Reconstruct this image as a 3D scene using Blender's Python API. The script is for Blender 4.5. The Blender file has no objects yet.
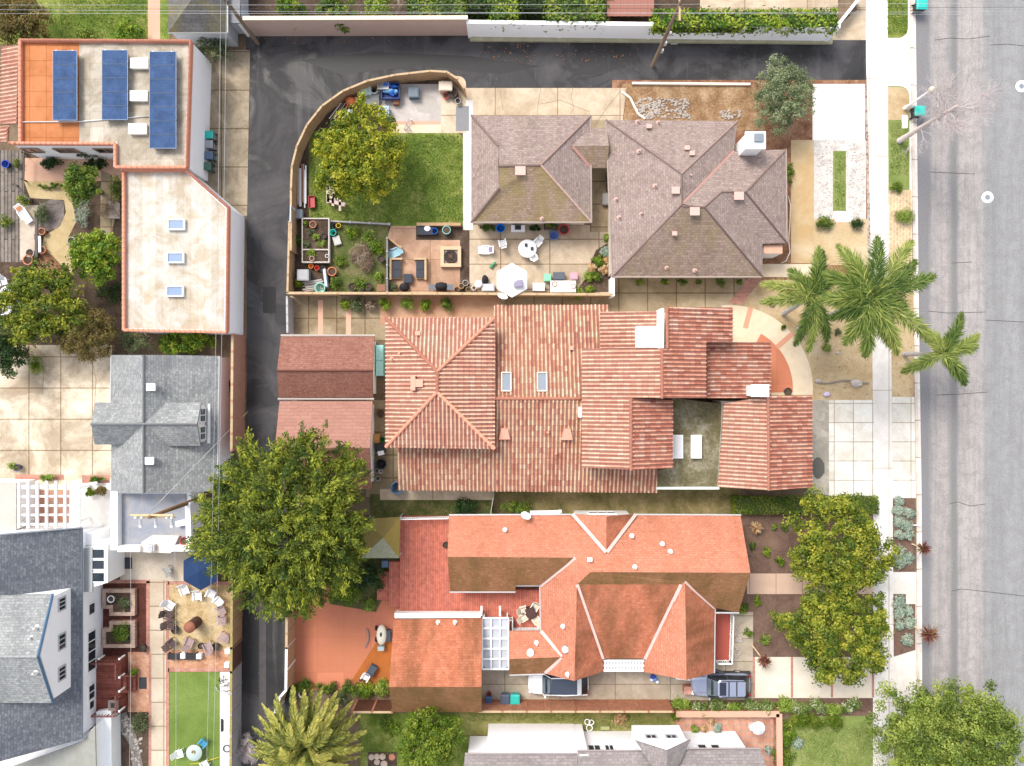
# Aerial view, straight down, over a residential block: houses, alley, street.
import bpy, math, random
import numpy as np
from mathutils import Vector
RN = random.Random(11)
NR = np.random.default_rng(5)
CAMH, PPM = 68.0, 12.0            # camera height (m), ground pixels per metre of the survey photo
sc = bpy.context.scene
COL = sc.collection

def W(px, py, z=0.0):
    """survey coordinates (photo pixel + height) -> world metres"""
    k = (CAMH - z) / CAMH / PPM
    return Vector(((px - 512) * k, (383 - py) * k, z))

# ------------------------------------------------------------------ materials
MATS = {}
class NB:
    def __init__(s, name):
        s.m = bpy.data.materials.new(name); s.m.use_nodes = True
        s.t = s.m.node_tree; s.t.nodes.clear()
        s.out = s.t.nodes.new('ShaderNodeOutputMaterial')
    def n(s, typ, **kw):
        nd = s.t.nodes.new('ShaderNode' + typ)
        for k, v in kw.items():
            if k.startswith('i_'):
                nd.inputs[k[2:].replace('_', ' ')].default_value = v
            else: setattr(nd, k, v)
        return nd
    def l(s, a, b): s.t.links.new(a, b)
    def pos(s, scale=(1, 1, 1), rot=0, loc=(0, 0, 0)):
        g = s.n('NewGeometry'); mp = s.n('Mapping')
        mp.inputs['Scale'].default_value = scale; mp.inputs['Rotation'].default_value = (0, 0, rot)
        mp.inputs['Location'].default_value = loc
        s.l(g.outputs['Position'], mp.inputs['Vector']); return mp.outputs['Vector']
    def uv(s, scale=(1, 1, 1)):
        g = s.n('UVMap'); mp = s.n('Mapping'); mp.inputs['Scale'].default_value = scale
        s.l(g.outputs['UV'], mp.inputs['Vector']); return mp.outputs['Vector']
    def noise(s, vec, scale, detail=4, rough=.6, dist=0):
        nd = s.n('TexNoise'); nd.inputs['Scale'].default_value = scale; nd.inputs['Detail'].default_value = detail
        nd.inputs['Roughness'].default_value = rough; nd.inputs['Distortion'].default_value = dist
        s.l(vec, nd.inputs['Vector']); return nd.outputs['Fac']
    def ramp(s, fac, stops, interp='LINEAR'):
        nd = s.n('ValToRGB'); cr = nd.color_ramp; cr.interpolation = interp
        while len(cr.elements) < len(stops): cr.elements.new(.5)
        for e, (p, c) in zip(cr.elements, stops):
            e.position = p; e.color = (c, c, c, 1) if not hasattr(c, '__len__') else (*c[:3], 1)
        s.l(fac, nd.inputs['Fac']); return nd.outputs['Color']
    def mix(s, fac, a, b, bt='MIX'):
        nd = s.n('Mix', data_type='RGBA', blend_type=bt)
        for sock, val in ((nd.inputs[0], fac), (nd.inputs[6], a), (nd.inputs[7], b)):
            if hasattr(val, 'is_output') or hasattr(val, 'links'): s.l(val, sock)
            elif hasattr(val, '__len__'): sock.default_value = (*val[:3], 1)
            else: sock.default_value = val
        return nd.outputs[2]
    def math(s, op, a, b=None):
        nd = s.n('Math', operation=op)
        for i, val in enumerate((a, b)):
            if val is None: continue
            if hasattr(val, 'links'): s.l(val, nd.inputs[i])
            else: nd.inputs[i].default_value = val
        return nd.outputs[0]
    def bsdf(s, col, rough=.8, bump=None, bs=.3, bd=.05, metal=0, spec=.3):
        b = s.n('BsdfPrincipled')
        if hasattr(col, 'links'): s.l(col, b.inputs['Base Color'])
        else: b.inputs['Base Color'].default_value = (*col[:3], 1)
        if hasattr(rough, 'links'): s.l(rough, b.inputs['Roughness'])
        else: b.inputs['Roughness'].default_value = rough
        b.inputs['Metallic'].default_value = metal
        b.inputs['Specular IOR Level'].default_value = spec
        if bump is not None:
            bp = s.n('Bump'); bp.inputs['Strength'].default_value = bs; bp.inputs['Distance'].default_value = bd
            s.l(bump, bp.inputs['Height']); s.l(bp.outputs['Normal'], b.inputs['Normal'])
        s.l(b.outputs['BSDF'], s.out.inputs['Surface']); return b

def sRGB(r, g, b):
    f = lambda c: (c / 255 / 12.92) if c <= 10 else ((c / 255 + .055) / 1.055) ** 2.4
    return (f(r), f(g), f(b))
def sc_(c, k): return tuple(min(1, x * k) for x in c[:3])

def plain(name, col, rough=.6, var=.12, scale=3.0, metal=0, spec=.3, dirt=0):
    if name in MATS: return MATS[name]
    b = NB(name); p = b.pos()
    n = b.noise(p, scale, 5)
    c = b.mix(n, sc_(col, 1 - var), sc_(col, 1 + var))
    if dirt:
        d = b.ramp(b.noise(p, .9, 6, .7), [(.45, 0.), (.75, 1.)])
        c = b.mix(b.math('MULTIPLY', d, dirt), c, sc_((.16, .13, .09), 1))
    b.bsdf(c, rough, b.noise(p, 25, 3), .12, .02, metal, spec)
    MATS[name] = b.m; return b.m

def ground(name, cols, scale=.6, fine=9, bump=.4, rough=.95, specks=None):
    """patchy soil / lawn / gravel: three colours over two noises"""
    if name in MATS: return MATS[name]
    b = NB(name); p = b.pos()
    a = b.noise(p, scale, 8, .68, .4); f = b.noise(p, fine, 6, .75)
    m = b.math('ADD', b.math('MULTIPLY', a, .6), b.math('MULTIPLY', f, .4))
    c = b.ramp(m, [(.36, cols[0]), (.5, cols[1]), (.64, cols[2])])
    if specks:
        v = b.n('TexVoronoi'); v.inputs['Scale'].default_value = specks[1]; b.l(p, v.inputs['Vector'])
        k = b.ramp(v.outputs['Distance'], [(.0, 1.), (specks[2], 1.), (specks[2] + .05, 0.)])
        wn = b.n('TexWhiteNoise', noise_dimensions='3D'); b.l(v.outputs['Position'], wn.inputs['Vector'])
        k2 = b.math('GREATER_THAN', wn.outputs['Value'], specks[3])
        c = b.mix(b.math('MULTIPLY', k, k2), c, specks[0])
    b.bsdf(c, rough, b.math('ADD', f, a), bump, .08, 0, .1)
    MATS[name] = b.m; return b.m

def concrete(name, col, stain=(.25, .2, .13), amt=.5, cell=None, rot=0, off=(0, 0), joint=.035, wet=None, jcol=None):
    """concrete slab with stains and sawn joints on a world grid (cell in metres)"""
    if name in MATS: return MATS[name]
    b = NB(name); p = b.pos()
    hv = sum(map(ord, name)) % 11 / 11; a = b.noise(b.pos(loc=(hv * 40, 0, 0)), .22 + .4 * hv, 8, .72, .3 + hv); f = b.noise(p, 14, 4, .7)
    c = b.mix(f, sc_(col, .9), sc_(col, 1.08))
    st = b.ramp(a, [(.4, 0.), (.6, 1.)])
    c = b.mix(b.math('MULTIPLY', st, amt), c, stain)
    st2 = b.ramp(b.noise(p, 1.3, 7, .8), [(.5, 0.), (.7, 1.)])
    c = b.mix(b.math('MULTIPLY', st2, amt * .7), c, sc_(stain, .8))
    if cell:
        mp = b.n('Mapping'); mp.inputs['Rotation'].default_value = (0, 0, rot); mp.inputs['Location'].default_value = (off[0], off[1], 0)
        b.l(p, mp.inputs['Vector'])
        br = b.n('TexBrick', offset=0, squash=1); br.inputs['Scale'].default_value = 1
        br.inputs['Brick Width'].default_value = cell[0]; br.inputs['Row Height'].default_value = cell[1]
        br.inputs['Mortar Size'].default_value = joint; br.inputs['Mortar Smooth'].default_value = .3
        br.inputs['Color1'].default_value = (.88, .87, .85, 1); br.inputs['Color2'].default_value = (1.04, 1.04, 1.04, 1)
        b.l(mp.outputs['Vector'], br.inputs['Vector'])
        c = b.mix(1., c, b.mix(br.outputs['Fac'], br.outputs['Color'], jcol or (.5, .44, .36)), 'MULTIPLY')
    b.bsdf(c, .9, f, .15, .02, 0, .15)
    MATS[name] = b.m; return b.m

def brickmat(name, c1, c2, w=.22, h=.11, mortar=(.45, .4, .35), ms=.012, rot=0, uv=False, offset=.5):
    if name in MATS: return MATS[name]
    b = NB(name)
    p = b.uv() if uv else b.pos(rot=rot)
    br = b.n('TexBrick', offset=offset); br.inputs['Scale'].default_value = 1
    br.inputs['Brick Width'].default_value = w; br.inputs['Row Height'].default_value = h
    br.inputs['Mortar Size'].default_value = ms; br.inputs['Bias'].default_value = 0
    br.inputs['Color1'].default_value = (*c1, 1); br.inputs['Color2'].default_value = (*c2, 1); br.inputs['Mortar'].default_value = (*mortar, 1)
    b.l(p, br.inputs['Vector'])
    n = b.noise(b.pos(), 1.2, 6, .7)
    c = b.mix(1., br.outputs['Color'], b.ramp(n, [(.3, .65), (.7, 1.15)]), 'MULTIPLY')
    inv = b.math('SUBTRACT', 1., br.outputs['Fac'])
    b.bsdf(c, .9, inv, .4, .015, 0, .15)
    MATS[name] = b.m; return b.m

def shingle(name, cols, course=.24, w=.5, moss=None, rib=.22):
    """asphalt shingles on roof UVs (metres): random tabs, shadow line per course, weather streaks running down-slope"""
    if name in MATS: return MATS[name]
    b = NB(name); u = b.uv()
    br = b.n('TexBrick', offset=.37, offset_frequency=2); br.inputs['Scale'].default_value = 1
    br.inputs['Brick Width'].default_value = w; br.inputs['Row Height'].default_value = course
    br.inputs['Mortar Size'].default_value = .018; br.inputs['Mortar Smooth'].default_value = .4
    br.inputs['Color1'].default_value = (0, 0, 0, 1); br.inputs['Color2'].default_value = (1, 1, 1, 1); br.inputs['Mortar'].default_value = (.3, .3, .3, 1)
    b.l(u, br.inputs['Vector'])
    fine = b.noise(u, 5, 6, .85)
    big = b.noise(b.uv((.5, .12, 1)), 1.0, 6, .7)
    gr = b.math('ADD', b.math('MULTIPLY', br.outputs['Color'], .12), b.math('ADD', b.math('MULTIPLY', fine, .67), b.math('MULTIPLY', big, .28)))
    c = b.ramp(gr, [(.3, cols[0]), (.52, cols[1]), (.75, cols[2])])
    c = b.mix(b.math('MULTIPLY', br.outputs['Fac'], rib), c, sc_(cols[0], .5))
    if moss:
        mcol, lo, amt = moss
        k = b.ramp(b.noise(b.uv((.35, .14, 1)), 1.3, 6, .7, .3), [(lo, 0.), (lo + .22, 1.)])
        c = b.mix(b.math('MULTIPLY', b.math('MULTIPLY', k, amt), b.ramp(fine, [(.3, .3), (.6, 1.)])), c, mcol)
    h = b.math('ADD', b.math('MULTIPLY', br.outputs['Color'], .5), b.math('SUBTRACT', fine, br.outputs['Fac']))
    b.bsdf(c, .95, h, .5, .04, 0, .1)
    MATS[name] = b.m; return b.m

TP, TC = .31, .46      # barrel tile pitch / course
def tilemat(name, stops, lichen=.25):
    if name in MATS: return MATS[name]
    b = NB(name); g = b.n('UVMap'); mp = b.n('Mapping'); mp.inputs['Scale'].default_value = (1 / TP, 1 / TC, 1)
    b.l(g.outputs['UV'], mp.inputs['Vector'])
    fl = b.n('VectorMath', operation='FLOOR'); b.l(mp.outputs['Vector'], fl.inputs[0])
    wn = b.n('TexWhiteNoise', noise_dimensions='2D'); b.l(fl.outputs['Vector'], wn.inputs['Vector'])
    big = b.noise(b.uv((.3, .3, 1)), .8, 5, .7)
    v = b.math('ADD', b.math('MULTIPLY', wn.outputs['Value'], .6), b.math('MULTIPLY', big, .55))
    c = b.ramp(v, stops)
    f = b.noise(b.uv(), 5, 6, .75)
    c = b.mix(b.ramp(f, [(.35, .55), (.7, 0.)]), c, sc_(stops[0][1], .7))
    k = b.ramp(b.noise(b.uv((.5, .5, 1)), 2.2, 7, .75), [(.55, 0.), (.72, lichen)])
    c = b.mix(k, c, (.42, .33, .13))
    sepx = b.n('SeparateXYZ'); b.l(mp.outputs['Vector'], sepx.inputs[0])
    fx = b.math('FRACT', sepx.outputs['X']); fy = b.math('FRACT', sepx.outputs['Y'])
    # pan tiles between the covers coloured darker to bring out the columns
    pan = b.ramp(fx, [(.0, 1.), (.03, 1.), (.08, 0.), (.54, 0.), (.6, 1.)])
    c = b.mix(b.math('MULTIPLY', pan, .8), c, (.19, .075, .06))
    end = b.ramp(fy, [(.0, 1.), (.1, 0.), (.93, 0.), (1., 1.)])
    c = b.mix(b.math('MULTIPLY', end, .35), c, (.2, .09, .06))
    b.bsdf(c, .85, f, .2, .02, 0, .2)
    MATS[name] = b.m; return b.m

def planks(name, c1, c2, w=.14, l=3., rot=0, gap=.008):
    if name in MATS: return MATS[name]
    b = NB(name); p = b.pos(rot=rot)
    br = b.n('TexBrick', offset=.4); br.inputs['Scale'].default_value = 1
    br.inputs['Brick Width'].default_value = l; br.inputs['Row Height'].default_value = w; br.inputs['Mortar Size'].default_value = gap
    br.inputs['Color1'].default_value = (*c1, 1); br.inputs['Color2'].default_value = (*c2, 1); br.inputs['Mortar'].default_value = (*sc_(c1, .3), 1)
    b.l(p, br.inputs['Vector'])
    n = b.noise(b.pos(scale=(1, 1, 1), rot=rot), 2.5, 6, .7)
    c = b.mix(1., br.outputs['Color'], b.ramp(n, [(.3, .65), (.7, 1.2)]), 'MULTIPLY')
    b.bsdf(c, .85, n, .2, .02, 0, .15)
    MATS[name] = b.m; return b.m

def leafmat(name, cols, trans=.3, rough=.55):
    """leaf colours vary leaf by leaf (Random Per Island) and clump by clump ('tint')"""
    if name in MATS: return MATS[name]
    b = NB(name)
    g = b.n('NewGeometry'); at = b.n('Attribute', attribute_name='tint')
    v = b.math('ADD', b.math('MULTIPLY', g.outputs['Random Per Island'], .38), b.math('MULTIPLY', at.outputs['Fac'], .62))
    n = len(cols)
    c = b.ramp(v, [(.12 + .76 * i / (n - 1), cols[i]) for i in range(n)])
    pr = b.n('BsdfPrincipled'); b.l(c, pr.inputs['Base Color']); pr.inputs['Roughness'].default_value = rough; pr.inputs['Specular IOR Level'].default_value = .25
    tr = b.n('BsdfTranslucent'); b.l(b.mix(1., c, (1.15, 1.2, .7), 'MULTIPLY'), tr.inputs['Color'])
    mx = b.n('MixShader'); mx.inputs[0].default_value = trans
    b.l(pr.outputs[0], mx.inputs[1]); b.l(tr.outputs[0], mx.inputs[2]); b.l(mx.outputs[0], b.out.inputs['Surface'])
    MATS[name] = b.m; return b.m

def glassmat(name, col=(.02, .03, .04), rough=.08):
    if name in MATS: return MATS[name]
    b = NB(name); b.bsdf(col, rough, None, spec=.6); MATS[name] = b.m; return b.m

# ------------------------------------------------------------------ mesh builder
ORIG = {}
class MB:
    def __init__(s): s.v = []; s.f = []; s.uv = []; s.mi = []; s.sm = []
    def add(s, vs, fs, uvs=None, m=0, sm=False):
        o = len(s.v); s.v.extend([tuple(q) for q in vs])
        for i, f in enumerate(fs):
            s.f.append([o + j for j in f]); s.mi.append(m); s.sm.append(sm)
            s.uv.append(uvs[i] if uvs else [(0, 0)] * len(f))
        return s
    def box(s, c, d, rz=0, m=0, ry=0, rx=0):
        cx, cy, cz = c; a, b_, h = d[0] / 2, d[1] / 2, d[2] / 2
        vs = []
        for x, y, z in ((-a, -b_, -h), (a, -b_, -h), (a, b_, -h), (-a, b_, -h), (-a, -b_, h), (a, -b_, h), (a, b_, h), (-a, b_, h)):
            if rx: y, z = y * math.cos(rx) - z * math.sin(rx), y * math.sin(rx) + z * math.cos(rx)
            if ry: x, z = x * math.cos(ry) + z * math.sin(ry), -x * math.sin(ry) + z * math.cos(ry)
            vs.append((cx + x * math.cos(rz) - y * math.sin(rz), cy + x * math.sin(rz) + y * math.cos(rz), cz + z))
        return s.add(vs, [(0, 3, 2, 1), (4, 5, 6, 7), (0, 1, 5, 4), (1, 2, 6, 5), (2, 3, 7, 6), (3, 0, 4, 7)], m=m)
    def cyl(s, x, y, z0, z1, r0, r1=None, n=14, m=0, caps=True, ez=1.0):
        r1 = r0 if r1 is None else r1
        vs = []
        for z, r in ((z0, r0), (z1, r1)):
            for i in range(n):
                a = 2 * math.pi * i / n; vs.append((x + r * math.cos(a), y + r * ez * math.sin(a), z))
        s.add(vs, [(i, (i + 1) % n, n + (i + 1) % n, n + i) for i in range(n)], m=m, sm=True)
        if caps: s.add(vs, [list(range(n))[::-1], [n + i for i in range(n)]], m=m)
        return s
    def lathe(s, x, y, prof, n=16, m=0):
        vs = []; fs = []
        for r, z in prof:
            for i in range(n):
                a = 2 * math.pi * i / n; vs.append((x + r * math.cos(a), y + r * math.sin(a), z))
        for k in range(len(prof) - 1):
            for i in range(n): fs.append((k * n + i, k * n + (i + 1) % n, (k + 1) * n + (i + 1) % n, (k + 1) * n + i))
        return s.add(vs, fs, m=m, sm=True)
    def tube(s, pts, rad, n=6, m=0, caps=True):
        pts = [Vector(p) for p in pts]; L = len(pts)
        rad = rad if hasattr(rad, '__len__') else [rad] * L
        vs = []; fs = []; ref = None
        for i, p in enumerate(pts):
            d = (pts[min(i + 1, L - 1)] - pts[max(i - 1, 0)]).normalized()
            if ref is None: ref = Vector((0, 0, 1)) if abs(d.z) < .9 else Vector((1, 0, 0))
            a = d.cross(ref)
            a = a.normalized() if a.length > 1e-5 else Vector((1, 0, 0))
            b_ = d.cross(a).normalized(); ref = -b_ if False else ref
            for k in range(n):
                t = 2 * math.pi * k / n; vs.append(p + (a * math.cos(t) + b_ * math.sin(t)) * rad[i])
        for i in range(L - 1):
            for k in range(n): fs.append((i * n + k, i * n + (k + 1) % n, (i + 1) * n + (k + 1) % n, (i + 1) * n + k))
        if caps: fs += [list(range(n)), [(L - 1) * n + k for k in range(n)]]
        return s.add(vs, fs, m=m, sm=True)
    def prism(s, pts, z0, z1, m=0):
        n = len(pts); a = sum(pts[i][0] * pts[(i + 1) % n][1] - pts[(i + 1) % n][0] * pts[i][1] for i in range(n))
        if a < 0: pts = pts[::-1]
        vs = [(p[0], p[1], z0) for p in pts] + [(p[0], p[1], z1) for p in pts]
        return s.add(vs, [list(range(n))[::-1], [n + i for i in range(n)]] + [(i, (i + 1) % n, n + (i + 1) % n, n + i) for i in range(n)], m=m)
    def ball(s, c, r, nu=10, nv=6, m=0, jit=0, rnd=None):
        vs = []; fs = []; rx, ry, rz = r if hasattr(r, '__len__') else (r, r, r)
        for j in range(nv + 1):
            t = math.pi * j / nv
            for i in range(nu):
                a = 2 * math.pi * i / nu; k = 1 + (rnd.uniform(-jit, jit) if rnd else 0)
                vs.append((c[0] + rx * k * math.sin(t) * math.cos(a), c[1] + ry * k * math.sin(t) * math.sin(a), c[2] + rz * k * math.cos(t)))
        for j in range(nv):
            for i in range(nu): fs.append((j * nu + i, (j + 1) * nu + i, (j + 1) * nu + (i + 1) % nu, j * nu + (i + 1) % nu))
        return s.add(vs, fs, m=m, sm=not jit)
    def hull(s, secs, m=0, caps=True, sm=True):
        """loft between closed sections of equal length"""
        n = len(secs[0]); vs = [p for q in secs for p in q]; fs = []
        for i in range(len(secs) - 1):
            for k in range(n): fs.append((i * n + k, i * n + (k + 1) % n, (i + 1) * n + (k + 1) % n, (i + 1) * n + k))
        s.add(vs, fs, m=m, sm=sm)
        if caps: s.add(vs, [list(range(n))[::-1], [(len(secs) - 1) * n + k for k in range(n)]], m=m)
        return s
    def build(s, name, mat, parent=None, normals=False):
        me = bpy.data.meshes.new(name)
        off = ORIG.get(parent.name, Vector((0, 0, 0))) if parent else Vector((0, 0, 0))
        me.from_pydata([(p[0] - off[0], p[1] - off[1], p[2] - off[2]) for p in s.v], [], s.f)
        for mt in (mat if isinstance(mat, (list, tuple)) else [mat]): me.materials.append(mt)
        uvl = me.uv_layers.new(name='UVMap')
        fl = [c for f in s.uv for q in f for c in q]
        if len(fl) == 2 * len(me.loops): uvl.data.foreach_set('uv', fl)
        me.polygons.foreach_set('material_index', s.mi); me.polygons.foreach_set('use_smooth', s.sm)
        me.update()
        o = bpy.data.objects.new(name, me); COL.objects.link(o)
        if parent:
            o.parent = parent; ORIG[o.name] = off
        else: ORIG[o.name] = Vector((0, 0, 0))
        return o

def tag(o, label, cat, group=None, kind=None):
    if label: o['label'] = label
    if cat: o['category'] = cat
    if group: o['group'] = group
    if kind: o['kind'] = kind
    return o
def thing(name, label, cat, loc=(0, 0, 0), group=None, rz=0):
    o = bpy.data.objects.new(name, None); COL.objects.link(o); o.empty_display_size = .3
    o.location = loc; o.rotation_euler = (0, 0, rz); ORIG[o.name] = Vector(loc)
    return tag(o, label, cat, group)
def struct(name, mb, mat, kind='structure'):
    o = mb.build(name, mat); o['kind'] = kind; return o
def dup(root, loc, rz=0, label=None, scale=None):
    """a copy of a thing with copies of its parts and sub-parts"""
    r = root.copy(); COL.objects.link(r); r.location = loc; r.rotation_euler = (0, 0, rz)
    if label: r['label'] = label
    if scale: r.scale = (scale, scale, scale)
    for ch in list(root.children):
        c = ch.copy(); COL.objects.link(c); c.parent = r
        for g in list(ch.children):
            d = g.copy(); COL.objects.link(d); d.parent = c
    return r
def instances(proto, spots, group=None):
    """spots: (loc, rz, label[, scale]); the first moves the prototype itself"""
    out = []
    if group: proto['group'] = group
    for s in spots[1:]: out.append(dup(proto, s[0], s[1], s[2], s[3] if len(s) > 3 else None))
    s = spots[0]; proto.location = s[0]; proto.rotation_euler = (0, 0, s[1]); proto['label'] = s[2]
    if len(s) > 3: proto.scale = (s[3],) * 3
    return [proto] + out

PN = 0
def patch(name, pts, mat, z=0.004, th=.0, kind='structure'):
    """ground sheet from survey pixel outline (every sheet a hair above the last, so none are coplanar)"""
    global PN
    PN += 1; z += (PN % 41) * .000095
    m = MB(); q = [W(x, y, z) for x, y in pts]
    if th: m.prism([(p.x, p.y) for p in q], z - th, z)
    else:
        a = sum(q[i].x * q[(i + 1) % len(q)].y - q[(i + 1) % len(q)].x * q[i].y for i in range(len(q)))
        if a < 0: q = q[::-1]
        m.add(q, [list(range(len(q)))], [[(p.x, p.y) for p in q]])
    return struct(name, m, mat, kind)
def rect(x0, y0, x1, y1): return [(x0, y0), (x1, y0), (x1, y1), (x0, y1)]
def rrect(x0, y0, x1, y1, r, cs=(1, 1, 1, 1), n=5):
    out = []
    for (cx, cy, a0, on) in ((x0 + r, y0 + r, 180, cs[0]), (x1 - r, y0 + r, 270, cs[1]), (x1 - r, y1 - r, 0, cs[2]), (x0 + r, y1 - r, 90, cs[3])):
        if not on:
            out.append((x0 if cx < (x0 + x1) / 2 else x1, y0 if cy < (y0 + y1) / 2 else y1)); continue
        for i in range(n + 1):
            a = math.radians(a0 + 90 * i / n); out.append((cx + r * math.cos(a), cy + r * math.sin(a)))
    return out

# ------------------------------------------------------------------ roofs
def clip(poly, ax, lim, keep_less):
    out = []; n = len(poly)
    for i in range(n):
        a, b = poly[i], poly[(i + 1) % n]
        ia = (a[ax] <= lim) if keep_less else (a[ax] >= lim); ib = (b[ax] <= lim) if keep_less else (b[ax] >= lim)
        if ia: out.append(a)
        if ia != ib:
            t = (lim - a[ax]) / (b[ax] - a[ax]); out.append(tuple(a[k] + t * (b[k] - a[k]) for k in range(2)))
    return out
def frame(pts):
    n = Vector((0, 0, 0)); L = len(pts)
    for i in range(L):
        a, b = pts[i], pts[(i + 1) % L]
        n += Vector(((a.y - b.y) * (a.z + b.z), (a.z - b.z) * (a.x + b.x), (a.x - b.x) * (a.y + b.y)))
    n.normalize()
    if n.z < 0: n = -n; pts = pts[::-1]
    up = Vector((0, 0, 1)) - n * n.z
    up = up.normalized() if up.length > .02 else Vector((0, 1, 0))
    return pts, n, up.cross(n).normalized(), up
def roof(parent, faces, mat, th=.16, name='roof', tile=False):
    m = MB()
    STR = [(0, .0), (.07, .0), (.17, .075), (.31, .1), (.45, .075), (.55, .0), (1., .0)]
    for fc in faces:
        pts, n, u, up = frame([W(*p) for p in fc])
        uvs = [(p.dot(u), p.dot(up)) for p in pts]
        k = len(pts); low = [p - Vector((0, 0, th)) for p in pts]
        m.add(pts, [list(range(k))], [uvs])
        m.add(list(pts) + low, [(i, k + i, k + (i + 1) % k, (i + 1) % k) for i in range(k)] + [[k + i for i in range(k)][::-1]],
              [[(0, 0)] * 4] * k + [[(0, 0)] * k])
        if tile:
            c = sum(pts, Vector()) / k; h0 = c.dot(n)
            us = [q[0] for q in uvs]; vs = [q[1] for q in uvs]
            for i in range(math.floor(min(us) / TP), math.floor(max(us) / TP) + 1):
                for (t0, z0), (t1, z1) in zip(STR, STR[1:]):
                    a, b = (i + t0) * TP, (i + t1) * TP
                    s1 = clip(clip(uvs, 0, a, False), 0, b, True)
                    if len(s1) < 3: continue
                    v0 = min(q[1] for q in s1); v1 = max(q[1] for q in s1)
                    for j in range(math.floor(v0 / TC), math.floor(v1 / TC) + 1):
                        s2 = clip(clip(s1, 1, j * TC, False), 1, (j + 1) * TC, True); jt = (((i * 7919 + j * 104729) % 997) / 997 - .4) * .04
                        if len(s2) < 3: continue
                        vv = []
                        for q in s2:
                            fu = (q[0] - a) / max(b - a, 1e-6); fv = (q[1] - j * TC) / TC
                            hh = h0 + .03 + z0 + (z1 - z0) * fu + .035 * (1 - fv) + jt * (1 if z0 + z1 > 0 else 0)
                            vv.append(u * q[0] + up * q[1] + n * hh)
                        m.add(vv, [list(range(len(vv)))], [[(min(max(q[0], a + 1e-3), b - 1e-3), min(max(q[1], j * TC + 1e-3), (j + 1) * TC - 1e-3)) for q in s2]])
    return m.build(name, mat, parent)
def ridge(parent, lines, mat, r=.12, lift=.05, name='ridge_cap', flat=False):
    for a, b in lines:
        m = MB(); p, q = W(*a), W(*b); L = (q - p).length; z = Vector((0, 0, lift))
        if flat:
            d = (q - p).normalized(); s = d.cross(Vector((0, 0, 1))).normalized() * r
            for o0 in (0,):
                m.add([p - s + z, p + s + z, q + s + z, q - s + z, p - s, p + s, q + s, q - s],
                      [(0, 1, 2, 3), (4, 5, 1, 0), (5, 6, 2, 1), (6, 7, 3, 2), (7, 4, 0, 3)])
        else:
            k = max(1, int(L / .42))
            for i in range(k):
                a0 = p.lerp(q, i / k) + z; b0 = p.lerp(q, (i + 1.08) / k) + z * 1.0
                m.tube([a0, b0], [r * 1.08, r * .9], 8)
        m.build(name, mat, parent)
def walls(parent, polys, mat, name='wall', inset=.35):
    """polys: (pixel outline at eave height z, z0, z1)"""
    m = MB()
    for k, (pl, z0, z1) in enumerate(polys):
        q = [W(x, y, z1) for x, y in pl]; c = sum(q, Vector()) / len(q)
        r = []
        for p in q:
            d = p - c; r.append((p.x - math.copysign(min(inset + .003 * k, abs(d.x)), d.x), p.y - math.copysign(min(inset + .003 * k, abs(d.y)), d.y)))
        m.prism(r, z0, z1 - .03 - .002 * k)
    return m.build(name, mat, parent)
def panel(m, pts, th=.03):
    """thin solid from a planar outline of world points"""
    pts, n, u, v = frame([Vector(p) for p in pts]); k = len(pts)
    a = [p + n * th / 2 for p in pts]; b = [p - n * th / 2 for p in pts]
    m.add(a + b, [list(range(k)), [k + i for i in range(k)][::-1]] + [(i, k + i, k + (i + 1) % k, (i + 1) % k) for i in range(k)])
    return m
def strip(m, p, q, w, h, z_extra=0):
    """bar of width w and height h between two world points"""
    p, q = Vector(p), Vector(q); d = (q - p); L = d.length
    if L < 1e-4: return m
    c = (p + q) / 2; return m.box((c.x, c.y, c.z + z_extra), (L, w, h), math.atan2(d.y, d.x), ry=-math.atan2(d.z, math.hypot(d.x, d.y)))
# ------------------------------------------------------------------ light, world, camera
SUN_EL, SUN_AZ = math.radians(54), math.atan2(-.62, .78)     # light comes from the photo's upper left
sd = Vector((math.sin(SUN_AZ) * math.cos(SUN_EL), math.cos(SUN_AZ) * math.cos(SUN_EL), math.sin(SUN_EL)))
sun = bpy.data.lights.new('sun', 'SUN'); sun.energy = 1.5; sun.angle = math.radians(22); sun.color = (1, .95, .87)
so = bpy.data.objects.new('sun', sun); COL.objects.link(so); so.rotation_euler = sd.to_track_quat('Z', 'Y').to_euler(); so.location = (-20, 30, 80)
wd = bpy.data.worlds.new('World'); sc.world = wd; wd.use_nodes = True
wt = wd.node_tree; bg = wt.nodes['Background']; sky = wt.nodes.new('ShaderNodeTexSky'); sky.sky_type = 'NISHITA'; sky.sun_disc = False
sky.sun_elevation = SUN_EL; sky.sun_rotation = SUN_AZ; sky.dust_density = 2.0
hs = wt.nodes.new('ShaderNodeHueSaturation'); hs.inputs['Saturation'].default_value = .35     # thin white cloud
wt.links.new(sky.outputs[0], hs.inputs['Color']); wt.links.new(hs.outputs[0], bg.inputs[0]); bg.inputs[1].default_value = .15
cam = bpy.data.cameras.new('camera'); co = bpy.data.objects.new('camera', cam); COL.objects.link(co)
co.location = (0, -.5 / 12 * 0, CAMH); cam.sensor_width = 36; cam.lens = 36 * CAMH / (1024 / PPM); cam.clip_end = 2000; sc.camera = co
sc.view_settings.view_transform = 'Standard'; sc.view_settings.look = 'None'; sc.view_settings.gamma = 1; sc.view_settings.exposure = 1.12
sc.cycles.max_bounces = 6

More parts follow.
